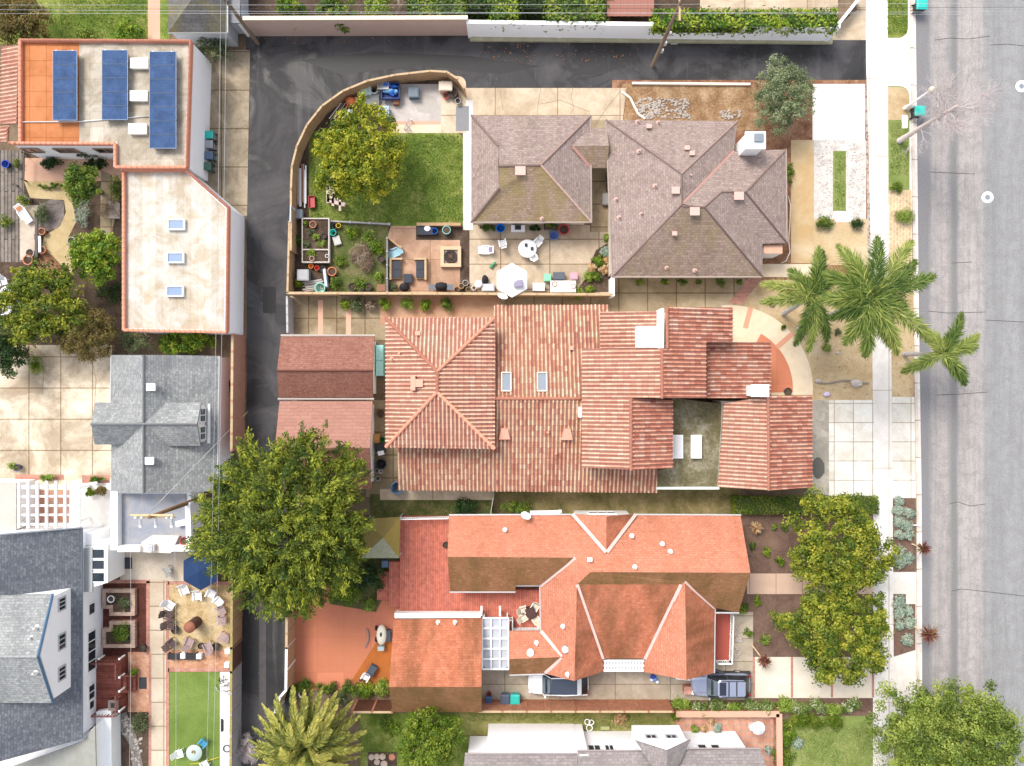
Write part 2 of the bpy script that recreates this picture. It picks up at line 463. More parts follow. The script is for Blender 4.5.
# ------------------------------------------------------------------ ground sheets
LV = .004
m_earth = ground('bare earth', [(.1, .07, .045), (.17, .12, .08), (.24, .18, .12)])
m_dry = ground('dry lawn', [(.3, .2, .1), (.42, .31, .18), (.52, .42, .28)], .5, 7)
m_tan = ground('dry tan lawn', [(.38, .27, .14), (.48, .36, .21), (.58, .47, .32)], .4, 6)
m_mulch = ground('bark mulch', [(.11, .05, .03), (.24, .12, .07), (.38, .24, .15)], 1.2, 8, .6)
m_soil = ground('dark soil', [(.045, .03, .022), (.085, .058, .042), (.14, .1, .07)], 1., 8, .6)
m_redsoil = ground('red planting soil', [(.09, .05, .04), (.16, .1, .075), (.22, .14, .1)], .8, 8, .5)
m_grass = ground('lawn grass', [(.055, .09, .015), (.13, .18, .032), (.32, .3, .1)], .55, 7, .7)
m_grassdry = ground('worn lawn', [(.11, .16, .035), (.2, .25, .07), (.33, .32, .13)], .6, 11, .7)
m_turf = ground('artificial turf', [(.1, .155, .03), (.15, .215, .05), (.22, .28, .08)], .25, 12, .5)
m_moss = ground('mossy strip', [(.03, .05, .01), (.08, .09, .03), (.2, .14, .07)], 1.2, 7, .6)
m_drygreen = ground('dry moss strip', [(.09, .08, .025), (.2, .16, .07), (.33, .25, .13)], .7, 7, .5)
m_conc = concrete('pale concrete', (.7, .67, .63), (.42, .34, .25), .35)
m_walk = concrete('sidewalk concrete', (.72, .69, .66), (.44, .36, .28), .3, cell=(1.66, 6.5), off=(-29.75, .6), joint=.03)
m_drive = concrete('driveway concrete', (.68, .66, .62), (.42, .34, .23), .4, cell=(1.6, 1.6), off=(.35, .1), joint=.035)
m_drive2 = concrete('grey driveway concrete', (.46, .39, .31), (.26, .21, .15), .6, cell=(4.6, 1.9), off=(.6, .4))
m_cdrive = concrete('tan driveway concrete', (.7, .6, .47), (.26, .19, .12), .75, cell=(2.65, 2.6), off=(.5, .42), joint=.05)
m_pad = concrete('tan pad concrete', (.39, .32, .23), (.17, .13, .085), .7, cell=(3., 3.2), off=(.2, 1.2), joint=.05)
m_pad2 = concrete('tan slab', (.58, .48, .36), (.32, .23, .14), .6, cell=(5.2, 4.4), off=(1.4, -.3), joint=.04)
m_patio = concrete('patio concrete', (.53, .43, .32), (.32, .23, .15), .6, cell=(4.1, 2.08), off=(.95, .5), joint=.05)
m_patio2 = concrete('pink patio concrete', (.52, .33, .23), (.3, .17, .1), .6, cell=(3.2, 2.6), off=(.4, .1), joint=.03, jcol=(.6, .55, .5))
m_court = concrete('courtyard concrete', (.36, .285, .19), (.17, .12, .065), .7, cell=(2.35, 1.9), off=(.5, .3), joint=.05)
m_white = concrete('white slab', (.8, .78, .75), (.5, .4, .3), .25)
m_cream = concrete('cream paving', (.68, .56, .41), (.48, .36, .23), .3)
m_red = concrete('red painted concrete', (.56, .2, .125), (.5, .2, .09), .45, cell=(2.25, 3.), off=(.5, .1), joint=.02, jcol=(.85, .8, .78))
m_redpale = concrete('pale red paving', (.62, .3, .2), (.5, .24, .15), .3)
m_pink = concrete('pink paving', (.6, .36, .26), (.45, .28, .18), .35)
m_pinkwalk = concrete('pink walk', (.64, .45, .35), (.46, .33, .24), .3, cell=(2.2, 3), joint=.03)
m_brickpath = brickmat('brick path', (.42, .13, .08), (.5, .2, .13), .22, .11)
m_brickpat = brickmat('brick patio', (.52, .24, .16), (.6, .34, .24), .5, .5, (.4, .3, .24), .03, offset=0)
m_parkbrick = brickmat('parkway brick', (.62, .4, .28), (.5, .34, .2), .42, .26, (.6, .48, .3), .06, rot=1.57)
m_pebble = ground('white pebbles', [(.36, .31, .28), (.54, .5, .46), (.66, .62, .58)], 1.5, 9, .7)
m_gravel = ground('straw gravel', [(.3, .2, .09), (.5, .37, .2), (.62, .5, .32)], .9, 8, .6, specks=((.2, .16, .08), 6, .2, .75))
m_path = ground('decomposed granite', [(.34, .25, .12), (.46, .35, .19), (.52, .42, .26)], .5, 10, .4)

def streetmat():
    b = NB('street asphalt'); g = b.n('NewGeometry'); sp = b.n('SeparateXYZ'); b.l(g.outputs['Position'], sp.inputs[0])
    st = b.noise(b.pos(scale=(1, .05, 1)), 2.2, 8, .8); f = b.noise(b.pos(), 9, 6, .8); big = b.noise(b.pos(scale=(1, .25, 1)), .7, 5, .6)
    x = b.math('ADD', sp.outputs['X'], b.math('MULTIPLY', b.math('SUBTRACT', big, .5), .5))
    x = b.math('DIVIDE', b.math('SUBTRACT', x, 33.5), 9.)
    L = (.36, .325, .31); D = (.19, .183, .183)
    c = b.ramp(x, [(0, (.2, .19, .2)), (.13, (.2, .195, .205)), (.17, (.33, .3, .285)), (.3, L), (.36, D), (.39, D), (.42, L), (.52, (.38, .345, .325)),
                   (.62, L), (.65, (.28, .272, .272)), (.74, (.25, .25, .252)), (.9, (.28, .278, .28)), (1, (.26, .26, .262))])
    c = b.mix(b.ramp(st, [(.36, .5), (.54, 0.)]), c, (.17, .165, .165))
    c = b.mix(b.ramp(b.noise(b.pos(), 1.1, 8, .8, .5), [(.44, 0.), (.6, .55)]), c, (.2, .188, .182))
    c = b.mix(b.ramp(big, [(.62, 0.), (.72, .5)]), c, (.22, .215, .22))
    c = b.mix(1., c, b.ramp(f, [(.3, .7), (.7, 1.2)]), 'MULTIPLY')
    b.bsdf(c, .9, f, .25, .01, 0, .2); return b.m
def alleymat():
    b = NB('alley asphalt'); p = b.pos()
    a = b.noise(p, .22, 7, .62, .8); f = b.noise(p, 10, 6, .8); s = b.noise(b.pos(scale=(1, .06, 1)), 1.2, 5, .7)
    c = b.ramp(a, [(.36, (.017, .016, .017)), (.47, (.026, .024, .025)), (.53, (.056, .053, .056)), (.66, (.085, .08, .08))])
    c = b.mix(b.ramp(s, [(.55, 0.), (.75, .35)]), c, (.16, .15, .15))
    v = b.n('TexVoronoi'); v.inputs['Scale'].default_value = 2.2; b.l(p, v.inputs['Vector'])
    c = b.mix(b.math('MULTIPLY', b.ramp(v.outputs['Distance'], [(.05, 1.), (.09, 0.)]), b.ramp(a, [(.45, .6), (.6, 0.)])), c, (.3, .16, .09))
    c = b.mix(1., c, b.ramp(f, [(.3, .75), (.7, 1.25)]), 'MULTIPLY')
    b.bsdf(c, b.ramp(a, [(.4, .45), (.55, .9)]), f, .2, .01, 0, .35); return b.m
m_street, m_alley = streetmat(), alleymat()

g = MB(); g.add([(-400, -400, -.02), (400, -400, -.02), (400, 400, -.02), (-400, 400, -.02)], [(0, 1, 2, 3)]); struct('ground', g, m_earth)
patch('street', [(914, -140), (1500, -140), (1500, 900), (923.5, 900), (921, 480), (917.5, 200)], m_street, LV)
patch('alley', [(246, 34), (870, 34), (870, 90), (466, 92), (440, 76), (380, 82), (330, 105), (300, 150), (292, 180), (290, 900), (236, 900), (244, 560), (247, 380)], m_alley, LV)
patch('sidewalk', [(866, -140), (887, -140), (888.5, 200), (892, 400), (894, 700), (894, 900), (873, 900), (873, 400), (870, 200), (866, 60)], m_walk, LV * 3)
# kerb and gutter: real steps
kb = MB()
KL = [(908, -140), (911, 100), (913, 300), (916, 500), (917, 900)]
for (a, b_) in zip(KL, KL[1:]):
    q = [W(a[0], a[1]), W(a[0] + 2.4, a[1]), W(b_[0] + 2.4, b_[1]), W(b_[0], b_[1])]; kb.prism([(p.x, p.y) for p in q], -.02, .12)
struct('kerb', kb, concrete('kerb concrete', (.66, .6, .54), (.4, .3, .25), .5, cell=(9, 3.1), joint=.05))
gt = MB()
for (a, b_) in zip(KL, KL[1:]):
    q = [W(a[0] + 2.4, a[1]), W(a[0] + 5.6, a[1]), W(b_[0] + 5.6, b_[1]), W(b_[0] + 2.4, b_[1])]; gt.prism([(p.x, p.y) for p in q], -.02, .02)
struct('gutter_strip', gt, concrete('gutter concrete', (.72, .67, .62), (.45, .36, .33), .4, cell=(9, 3.1), joint=.04))
cr = MB()
for pts in ([(935, 40), (950, 38), (968, 39), (990, 36)], [(990, 45), (1008, 44), (1024, 46)], [(928, 311), (948, 313), (985, 312)], [(985, 320), (1024, 322)],
            [(937, 395), (962, 394), (988, 392)], [(949, 504), (958, 502), (970, 506), (986, 504)], [(951, 591), (962, 589), (990, 592), (1024, 596)], [(952, 263), (972, 262)], [(930, 172), (975, 174)]):
    for a, b_ in zip(pts, pts[1:]): strip(cr, W(*a, LV * 3), W(*b_, LV * 3), .045, .003)
struct('road_crack', cr, plain('crack tar', (.07, .065, .065), .9))

ck = MB()
for pts in ([(541, 88), (538, 104), (536, 128)], [(573, 88), (571, 98), (574, 108), (568, 118)], [(620, 92), (608, 106), (596, 124)], [(541, 104), (560, 100), (590, 112)], [(500, 90), (503, 110)],
            [(40, 350), (44, 372), (42, 395)], [(90, 350), (96, 380), (94, 415)], [(215, 70), (226, 96), (222, 130)], [(840, 90), (842, 112)]):
    for a, b_ in zip(pts, pts[1:]): strip(ck, W(*a, LV * 4.6), W(*b_, LV * 4.6), .03, .002)
struct('slab_crack', ck, plain('slab crack dirt', (.2, .15, .1), .9))
patch('alley_patch', rect(263, 287, 276, 313), plain('new tar', (.02, .019, .02), .7), LV * 2)
patch('alley_patch', [(300, 60), (372, 52), (470, 56), (540, 66), (500, 74), (420, 66), (340, 74)], plain('damp tar', (.018, .017, .018), .5, .3), LV * 2)
patch('alley_patch', rect(259, 500, 266, 760), plain('worn tar', (.075, .07, .07), .9, .4, 2), LV * 2)
# parkway between sidewalk and kerb
pk = .1
patch('parkway_grass', rrect(887, -60, 908, 38, 10, (0, 0, 1, 0)), m_grass, LV * 2)
patch('parkway_apron', [(887, 38), (911, 38), (912, 100), (888, 100)], m_conc, LV)
patch('driveway_apron', rect(886, -140, 912, 400), m_conc, 0)
patch('parkway_soil', rrect(887, 86, 909.5, 205, 10, (0, 1, 0, 0)), m_grassdry, LV * 2)
patch('parkway_dry', rrect(888, 87, 909, 120, 9, (0, 1, 0, 0)), m_dry, LV * 3)
patch('parkway_brick', rect(889, 190, 911.5, 275), m_parkbrick, LV * 3)
patch('parkway_dry', rect(891.5, 275, 914, 397), m_dry, LV * 2)
patch('parkway_slab', [(892, 397), (916, 397), (916, 498), (892, 498)], m_drive, LV * 2)
patch('parkway_bed', rect(893, 498, 914, 572), m_redsoil, LV * 2)
patch('parkway_slab', rect(893, 572, 917, 594), m_conc, LV)
patch('parkway_bed', [(893, 594), (906, 594), (906, 604), (915.5, 604), (915.5, 650), (893, 657)], m_redsoil, LV * 2)
patch('parkway_slab', [(893, 594), (917, 594), (917, 760), (893, 760)], m_conc, LV)

# house on the top right lot: driveway, pebbles, tan lawn
patch('concrete_driveway', [(838, -140), (866, -140), (867, 40), (820, 40), (857, 10)], m_pad2, LV)
patch('concrete_yard', rect(660, -140, 838, 30), m_pad2, 0)
patch('mulch_bed', rect(612, 80, 872, 280), m_mulch, LV)
patch('mulch_bank', [(622, 84), (755, 84), (765, 130), (625, 130)], ground('bank mulch', [(.13, .065, .035), (.28, .17, .09), (.44, .32, .2)], .8, 6, .6), LV * 2)
patch('white_driveway', rect(812.5, 84, 865, 140), m_white, LV * 2)
patch('pebble_bed', rect(814, 140, 866, 219), m_pebble, LV * 2)
patch('grass_strip', rect(833, 151, 846, 211), m_grassdry, LV * 3)
patch('step_slab', rect(835, 211, 853, 222), m_conc, LV * 4)
patch('tan_walkway', rect(791, 140, 814, 263), concrete('ochre slab', (.44, .3, .15), (.56, .46, .32), .7), LV * 2)
patch('tan_lawn', rect(814, 219, 871, 265), m_tan, LV * 2)
patch('entry_walk', rect(760, 264, 818, 277), m_cream, LV * 3)
patch('brick_strip', [(865, 88), (869, 88), (872, 262), (868, 262)], brickmat('edging brick', (.24, .09, .06), (.5, .42, .38), .3, .3, (.4, .36, .3), .04), LV * 2)
# rear driveways off the alley
patch('rear_driveway', [(466, 88), (626, 88), (622, 128), (466, 128)], m_pad2, LV * 2)
patch('garage_path', rect(463, 100, 473, 230), m_conc, LV * 3)
patch('court_slab', rect(590, 120, 616, 232), m_court, LV * 2)
# garden of the top middle lot
patch('garden_soil', [(x + 1.5, y + 1.5) for x, y in ((288, 293), (289.5, 222), (291, 190), (292, 166), (297, 146), (307, 125), (322, 106), (343, 91), (367, 81), (395, 75), (430, 71), (447, 72), (458, 79), (464, 88), (468, 100), (468, 293))], m_soil, LV * 1.5)
patch('lawn', rrect(309, 131, 464.5, 226, 12, (0, 1, 0, 0)), m_grass, LV * 2)
patch('yard_slab', rect(376, 84, 441, 124), concrete('worn yard slab', (.55, .5, .47), (.33, .28, .25), .5), LV * 3)
patch('yard_slab_stain', [(399, 88), (412, 86), (420, 90), (419, 98), (408, 99), (402, 95)], plain('damp stain', (.4, .36, .32)), LV * 4)
patch('yard_slab_stain', [(414, 104), (424, 94), (436, 97), (440, 108), (432, 114), (418, 112)], plain('damp stain', (.4, .36, .32)), LV * 4)
patch('yard_slab_edge', rect(392, 121, 440, 124.5), m_pink, LV * 5)
patch('yard_walk', rect(392, 124, 441, 133), m_cream, LV * 4)
patch('yard_walk', rrect(441, 76, 466, 133, 8, (0, 1, 0, 0)), m_pad2, LV * 4)
patch('doormat_slab', rect(456, 106, 469, 131), plain('grey slab', (.2, .2, .21)), LV * 5)
patch('vegetable_plot', rect(330, 224, 388, 293), ground('vegetable soil', [(.05, .08, .018), (.11, .12, .04), (.24, .18, .11)], .9, 6, .7), LV * 3)
patch('patio', rect(387, 225, 613, 294), m_patio, LV * 2)
patch('pink_patio', [(391, 226), (416, 226), (416, 240), (460, 240), (460, 294), (387, 294), (387, 238)], m_patio2, LV * 3)
patch('patio_bed', [(596, 250), (606, 244), (613, 244), (613, 292), (576, 292), (584, 280)], m_soil, LV * 3)
# terracotta house lot
patch('side_court', rect(290, 295, 390, 340), m_court, LV)
patch('court_band', rect(318, 300, 323, 340), m_pink, LV * 2)
patch('court_band', rect(346, 300, 351, 340), m_pink, LV * 2)
patch('tan_court', rect(380, 294, 500, 325), ground('clay yard', [(.34, .17, .1), (.43, .25, .16), (.5, .33, .23)], .5, 9, .3), LV * 2)
patch('side_walk', rect(496, 294, 640, 315), m_court, LV)
patch('side_walk', rect(612, 277, 745, 345), concrete('grey side walk', (.42, .34, .23), (.23, .17, .1), .7, cell=(2.4, 2.1), off=(.7, .9), joint=.05), LV * 2)
patch('brick_walk', [(748, 278), (762, 278), (742, 305), (729, 303)], m_brickpath, LV * 4)
patch('dry_yard', [(742, 277), (880, 277), (880, 402), (742, 402)], m_dry, LV)
arc = lambda cx, cy, r, a0, a1, n=18: [(cx + r * math.cos(math.radians(a0 + (a1 - a0) * i / n)), cy + r * math.sin(math.radians(a0 + (a1 - a0) * i / n))) for i in range(n + 1)]
ac = (729, 389)
patch('circular_walk', arc(*ac, 84, -95, 4) + [(729, 395)], m_cream, LV * 4)
patch('red_landing', arc(*ac, 64, -60, 3) + [(729, 393)], m_red, LV * 5)
bd = MB()
for a in (-75, -41): strip(bd, W(ac[0] + 63 * math.cos(math.radians(a)), ac[1] + 63 * math.sin(math.radians(a)), LV * 6), W(ac[0] + 84 * math.cos(math.radians(a)), ac[1] + 84 * math.sin(math.radians(a)), LV * 6), .42, .003)
struct('paving_band', bd, m_redpale)
patch('stained_driveway', rect(810, 400, 830, 495), concrete('stained concrete', (.42, .38, .32), (.2, .18, .15), .7), LV * 2)
patch('front_driveway', rect(829, 400, 874, 496), m_drive, LV * 3)
patch('oil_stain', [(818 + 6.5 * math.cos(t * .45) * (1 + .1 * math.sin(t * 2)), 468 + 11 * math.sin(t * .45)) for t in range(14)], plain('oil stain', (.09, .085, .075)), LV * 4)
patch('side_passage', rect(366, 400, 402, 497), m_court, LV * 2)
patch('path_strip', rect(380, 489, 494, 500), m_pad2, LV * 3)
patch('mossy_strip', rect(370, 494, 494, 517), m_moss, LV * 2)
patch('dry_strip', rect(494, 485, 740, 516), m_drygreen, LV)
# orange house lot
patch('front_bed', rect(735, 512, 875, 576), m_redsoil, LV)
patch('entry_path', rect(747, 573.5, 874, 594), m_pinkwalk, LV * 2)
patch('front_bed', rect(712, 594, 875, 660), m_redsoil, LV)
patch('front_driveway', rect(753, 657, 874, 698), concrete('south drive concrete', (.7, .63, .53), (.48, .39, .28), .35), LV * 3)
patch('rear_driveway', rect(480, 612, 753, 700), m_drive2, LV * 2)
bs = MB()
for x in (754, 792, 832, 873): strip(bs, W(x, 657, LV * 4), W(x, 697.5, LV * 4), .2, .003)
struct('brick_band', bs, m_brickpath)
patch('soil_strip', rect(340, 698, 875, 716), m_redsoil, LV)
patch('red_patio', rect(292, 588, 400, 690), m_red, LV * 2)
patch('wet_patio_stain', [(362, 664), (378, 640), (392, 632), (392, 690), (366, 690), (352, 680)], concrete('worn red concrete', (.42, .13, .03), (.3, .1, .03), .6), LV * 3)
patch('shrub_soil', [(330, 515), (402, 515), (402, 560), (376, 612), (330, 604)], m_moss, LV * 3)
patch('green_strip', rect(360, 713, 470, 800), m_grass, LV * 2)
patch('weedy_strip', rect(460, 710, 690, 735), ground('weedy grass', [(.09, .12, .02), (.2, .2, .06), (.33, .26, .13)], 1., 8, .6), LV * 2)
patch('brick_patio', rect(676, 712, 780, 800), m_brickpat, LV * 3)
patch('south_lawn', rect(790, 716, 960, 900), m_grassdry, LV * 2)
# top left
patch('back_lawn', rect(-60, -60, 150, 44), m_grass, LV)
patch('brick_path', rect(148, -60, 160, 42), m_pink, LV * 2)
patch('green_strip', rect(160, -60, 170, 60), m_grass, LV * 2)
patch('tan_pad', [(200, 50), (250, 50), (247, 216), (200, 216)], m_pad, LV * 3)
patch('top_bed', rect(243, -60, 700, 30), m_soil, LV)
# left garden
patch('left_garden', rect(-60, 150, 128, 400), m_soil, 0)
patch('pink_terrace', rect(21, 158, 126, 181), m_pink, LV * 2)
patch('timber_walk', rect(-60, 150, 24, 262), planks('grey planks', (.15, .125, .105), (.24, .2, .17), .3, 4., 1.57, .03), LV * 2)
patch('garden_path', [(24, 181), (66, 181), (72, 200), (76, 222), (67, 240), (75, 262), (74, 275), (60, 265), (42, 250), (44, 236), (60, 226), (66, 212), (64, 200), (30, 198)], m_path, LV * 3)
patch('garden_terrace', rect(20, 205, 40, 260), concrete('terrace slab', (.52, .44, .36), (.33, .25, .17), .6), LV * 3)
patch('garden_mound', [(34, 240), (38, 205), (52, 199), (64, 201), (64, 218), (58, 228), (44, 232)], ground('gravel mound', [(.08, .065, .06), (.17, .14, .13), (.28, .24, .22)], 1.5, 10, .7), LV * 4)
patch('garden_mound', [(36, 262), (40, 250), (52, 255), (64, 268), (60, 285), (40, 275)], m_mulch, LV * 4)
patch('stone_walk', [(101, 170), (112, 175), (118, 205), (110, 240), (100, 240)], m_court, LV * 3)
# grey house driveway
patch('wide_driveway', rect(-60, 345, 112, 478), m_cdrive, LV * 2)
patch('white_terrace', rect(-60, 470, 116, 560), m_cream, LV)
patch('brick_edging', rect(15, 474.5, 64, 480), m_brickpath, LV * 3)
patch('brick_edging', rect(82, 475, 110, 483), m_brickpath, LV * 3)
patch('brick_terrace', rect(17, 490, 72, 530), m_brickpat, LV * 2)
patch('white_path', rect(78, 480, 112, 545), m_white, LV * 2)
# yard of the lower left lot
patch('yard_base', rect(60, 540, 242, 900), m_soil, 0)
patch('yard_concrete', rect(120, 545, 208, 583), concrete('yard concrete', (.58, .5, .41), (.36, .28, .19), .5), LV * 2)
patch('long_walk', rect(149, 580, 168, 900), concrete('long walk', (.58, .49, .39), (.4, .3, .2), .45, cell=(4, 2.), off=(1, .6), joint=.05), LV * 3)
patch('red_mulch', rect(98, 583, 150, 656), ground('red mulch', [(.05, .017, .013), (.1, .036, .027), (.14, .055, .04)], 1.5, 12, .6), LV * 2)
brk = MB()
for a, b_, w in (((148, 581), (148, 655), .3), ((98, 581.5), (150, 581.5), .3), ((167.5, 581), (167.5, 766), .28), ((168, 583), (236, 583), .28), ((150, 655), (150, 766), .22), ((168, 670), (232, 670), .3)):
    strip(brk, W(*a, LV * 5), W(*b_, LV * 5), w, .004)
struct('brick_edge', brk, m_brickpath)
patch('gravel_seating', rect(168, 583, 233, 653), m_gravel, LV * 2)
patch('brick_walk', rect(168, 650, 233, 670), ground('old brick path', [(.3, .13, .07), (.46, .24, .14), (.58, .38, .26)], 1.6, 7, .4), LV * 3)
patch('flagstone', rect(128, 652, 151, 712), ground('flagstone', [(.36, .15, .09), (.52, .27, .17), (.62, .42, .3)], 1.1, 5, .3), LV * 4)
patch('artificial_turf', rect(169.5, 672, 220, 900), m_turf, LV * 4)
patch('white_strip', rect(220, 672, 233, 900), m_white, LV * 4)
patch('pebble_strip', [(118, 715), (126, 712), (136, 735), (143, 766), (143, 800), (136, 800), (130, 745), (120, 730)], ground('grey cobbles', [(.1, .09, .08), (.22, .2, .18), (.34, .32, .3)], 2, 9, .7), LV * 3)
# ------------------------------------------------------------------ building materials
m_pinkshingle = shingle('taupe shingle', [(.12, .083, .072), (.27, .205, .182), (.42, .335, .3)], .2, .34, moss=((.24, .19, .06), .52, .2))
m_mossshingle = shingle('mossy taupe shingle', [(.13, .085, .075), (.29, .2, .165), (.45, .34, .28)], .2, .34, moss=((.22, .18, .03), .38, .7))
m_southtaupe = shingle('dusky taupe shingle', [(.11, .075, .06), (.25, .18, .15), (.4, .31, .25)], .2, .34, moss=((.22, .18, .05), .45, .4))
m_brown = shingle('brown shingle', [(.11, .045, .03), (.25, .115, .085), (.37, .2, .15)], .18, .3)
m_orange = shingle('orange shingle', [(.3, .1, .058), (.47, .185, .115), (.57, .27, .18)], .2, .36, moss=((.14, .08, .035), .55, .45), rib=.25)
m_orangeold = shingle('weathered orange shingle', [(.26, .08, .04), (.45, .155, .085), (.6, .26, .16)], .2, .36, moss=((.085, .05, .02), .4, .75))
m_shademoss = shingle('shade and moss brown shingle', [(.16, .07, .03), (.29, .14, .068), (.41, .22, .115)], .2, .36, moss=((.1, .075, .02), .42, .7))  # darker base puts the south slopes' shade into the colour, plus moss
m_grey = shingle('grey shingle', [(.11, .115, .12), (.25, .255, .255), (.48, .48, .46)], .2, .3)
m_darkgrey = shingle('blue grey shingle', [(.06, .067, .078), (.13, .14, .16), (.3, .31, .33)], .2, .3)
m_oldgrey = shingle('old grey shingle', [(.06, .06, .06), (.12, .117, .12), (.2, .19, .185)], .3, .5, moss=((.19, .16, .02), .42, .8))
m_southgrey = shingle('mauve grey shingle', [(.11, .095, .095), (.23, .2, .195), (.34, .3, .29)], .22, .42)
STP = [(.16, (.3, .13, .11)), (.3, (.56, .25, .155)), (.48, (.72, .4, .25)), (.7, (.78, .53, .35)), (1.0, (.84, .7, .48))]
m_tile = tilemat('terracotta tile', STP, .5)
m_tileA = tilemat('pink terracotta tile', [(.12, (.46, .2, .16)), (.28, (.68, .34, .23)), (.5, (.76, .45, .31)), (.8, (.8, .54, .39)), (1., (.84, .68, .5))], .15)
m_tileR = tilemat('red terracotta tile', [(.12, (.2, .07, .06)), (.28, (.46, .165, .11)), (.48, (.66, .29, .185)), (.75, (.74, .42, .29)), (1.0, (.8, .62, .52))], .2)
m_tilecap = plain('terracotta cap', (.62, .26, .17), .8, .3, 4)
m_stucco = plain('white stucco', (.9, .9, .92), .9, .05, 1.2)
m_cream_stucco = plain('cream stucco', (.72, .64, .55), .9, .06, 1.)
m_greystucco = plain('grey stucco', (.42, .44, .47), .9, .08, 1.)
m_tanstucco = plain('tan stucco', (.55, .42, .34), .9, .1, .8)
m_trim = plain('white trim', (.82, .82, .8), .5, .03)
m_bluetrim = plain('blue trim', (.09, .18, .3), .5, .1)
m_glass = glassmat('window glass')
m_metal = plain('grey metal', (.5, .5, .5), .4, .1, 4, .6)
m_dark = plain('dark plastic', (.03, .03, .033), .5, .2)
m_black = plain('black cloth', (.02, .02, .022), .8, .3, 6)
m_flash = plain('pale flashing', (.62, .45, .4), .6, .1)
m_pinkvent = plain('painted vent', (.55, .36, .31), .6, .1)
m_white = MATS['white slab']; m_wht = plain('white paint', (.86, .86, .85), .5, .04)
m_pipe = plain('vent pipe', (.7, .66, .62), .5, .1)

def vents(parent, spots, mat=None, name='roof_vent'):
    for (px, py, z, w) in spots:
        m = MB(); p = W(px, py, z)
        if w >= .3:
            m.box((p.x, p.y, p.z + .1), (w, w * .85, .3)); m.box((p.x, p.y, p.z + .27), (w * 1.25, w * 1.05, .05))
        else:
            m.cyl(p.x, p.y, p.z - .2, p.z + .45, .07, n=10); m.cyl(p.x, p.y, p.z - .05, p.z + .08, .2, .12, n=10)
        m.build(name, mat or m_pipe, parent)
def skylight(parent, px, py, z, w, l, slope=(0, 0), frame_m=None, glass=None):
    p = W(px, py, z); m = MB(); g = MB(); t = .09
    for (x, y, a, b) in ((0, l / 2 - t / 2, w, t), (0, -l / 2 + t / 2, w, t), (w / 2 - t / 2, 0, t, l - 2 * t), (-w / 2 + t / 2, 0, t, l - 2 * t)):
        m.box((p.x + x, p.y + y, p.z + .1 + x * slope[0] + y * slope[1]), (a, b, .28), ry=-math.atan(slope[0]), rx=math.atan(slope[1]))
    g.box((p.x, p.y, p.z + .13), (w - 2 * t - .004, l - 2 * t - .004, .06), ry=-math.atan(slope[0]), rx=math.atan(slope[1]))
    f = m.build('skylight', frame_m or m_trim, parent); g.build('pane', glass or m_glass, f); return f
def window(parent, c, w, h, face, panes=1, frame_m=None, d=.08, name='window'):
    """window on a vertical wall; c = world centre on the wall face, face = angle its normal points to"""
    m = MB(); g = MB(); nx, ny = math.cos(face), math.sin(face); tx, ty = -ny, nx; t = .1
    def bx(mb, u, v, a, b_, dd, o): mb.box((c[0] + tx * u + nx * o, c[1] + ty * u + ny * o, c[2] + v), (dd, a, b_), face)
    for (u, v, a, b_) in ((0, h / 2, w + t, t), (0, -h / 2, w + t, t), (w / 2, 0, t, h - t), (-w / 2, 0, t, h - t)): bx(m, u, v, a, b_, d, d / 2 + .003)
    for i in range(1, panes): bx(m, -w / 2 + w * i / panes, 0, t * .7, h - t, d, d / 2 + .003)
    bx(g, 0, 0, w - t, h - t, .03, .022)
    f = m.build(name, frame_m or m_trim, parent); g.build('pane', m_glass, f); return f
def gutter(parent, lines, mat=None, name='gutter', r=.07):
    for a, b in lines: m = MB(); m.tube([W(*a), W(*b)], r, 6); m.build(name, mat or m_trim, parent)

# ================================================================== A: flat roofed house with solar panels
A = thing('flat_roof_house', 'white flat roofed house with orange and grey roof decks and red tile coping', 'house', W(110, 150))
zA, zB = 4.5, 4.0
m_deckgrey = concrete('grey roof deck', (.5, .45, .38), (.27, .22, .15), .75, cell=(1.1, 1.25), joint=.012, jcol=(.7, .66, .6))
m_deckorange = concrete('orange roof deck', (.52, .2, .085), (.36, .14, .05), .7, cell=(1.3, 1.2), joint=.02, jcol=(.6, .5, .4))
m_decktan = concrete('pale roof deck', (.56, .54, .5), (.38, .28, .16), .65, cell=(.55, 30.), joint=.012, jcol=(.8, .76, .7))
outA = [(9, 143), (20, 143), (20, 40), (190.5, 41), (186.5, 167), (115, 167), (115, 143.5)]
m = MB(); q = [W(x, y, zA) for x, y in outA]; m.prism([(p.x, p.y) for p in q], 0, zA - .3); m.build('wall', m_stucco, A)
outB = [(123.5, 170), (186, 170), (228, 207), (226.5, 332), (123.5, 330)]
m = MB(); q = [W(x, y, zB) for x, y in outB]; m.prism([(p.x, p.y) for p in q], 0, zB - .3); m.build('wall', m_stucco, A)
def deck(poly, z, mat, name='roof_deck'):
    m = MB(); m.prism([(W(x, y, z).x, W(x, y, z).y) for x, y in poly], z - .12, z); return m.build(name, mat, A)
deck([(22, 42), (79, 42), (79, 142), (22, 142)], zA - .28, m_deckorange)
deck([(79.2, 42), (188.5, 43), (184.5, 165.5), (117, 165.5), (117, 142), (79.2, 142)], zA - .28, m_deckgrey)
deck([(126, 172), (185, 172), (225.5, 208.5), (224, 330), (126, 328)], zB - .28, m_decktan)
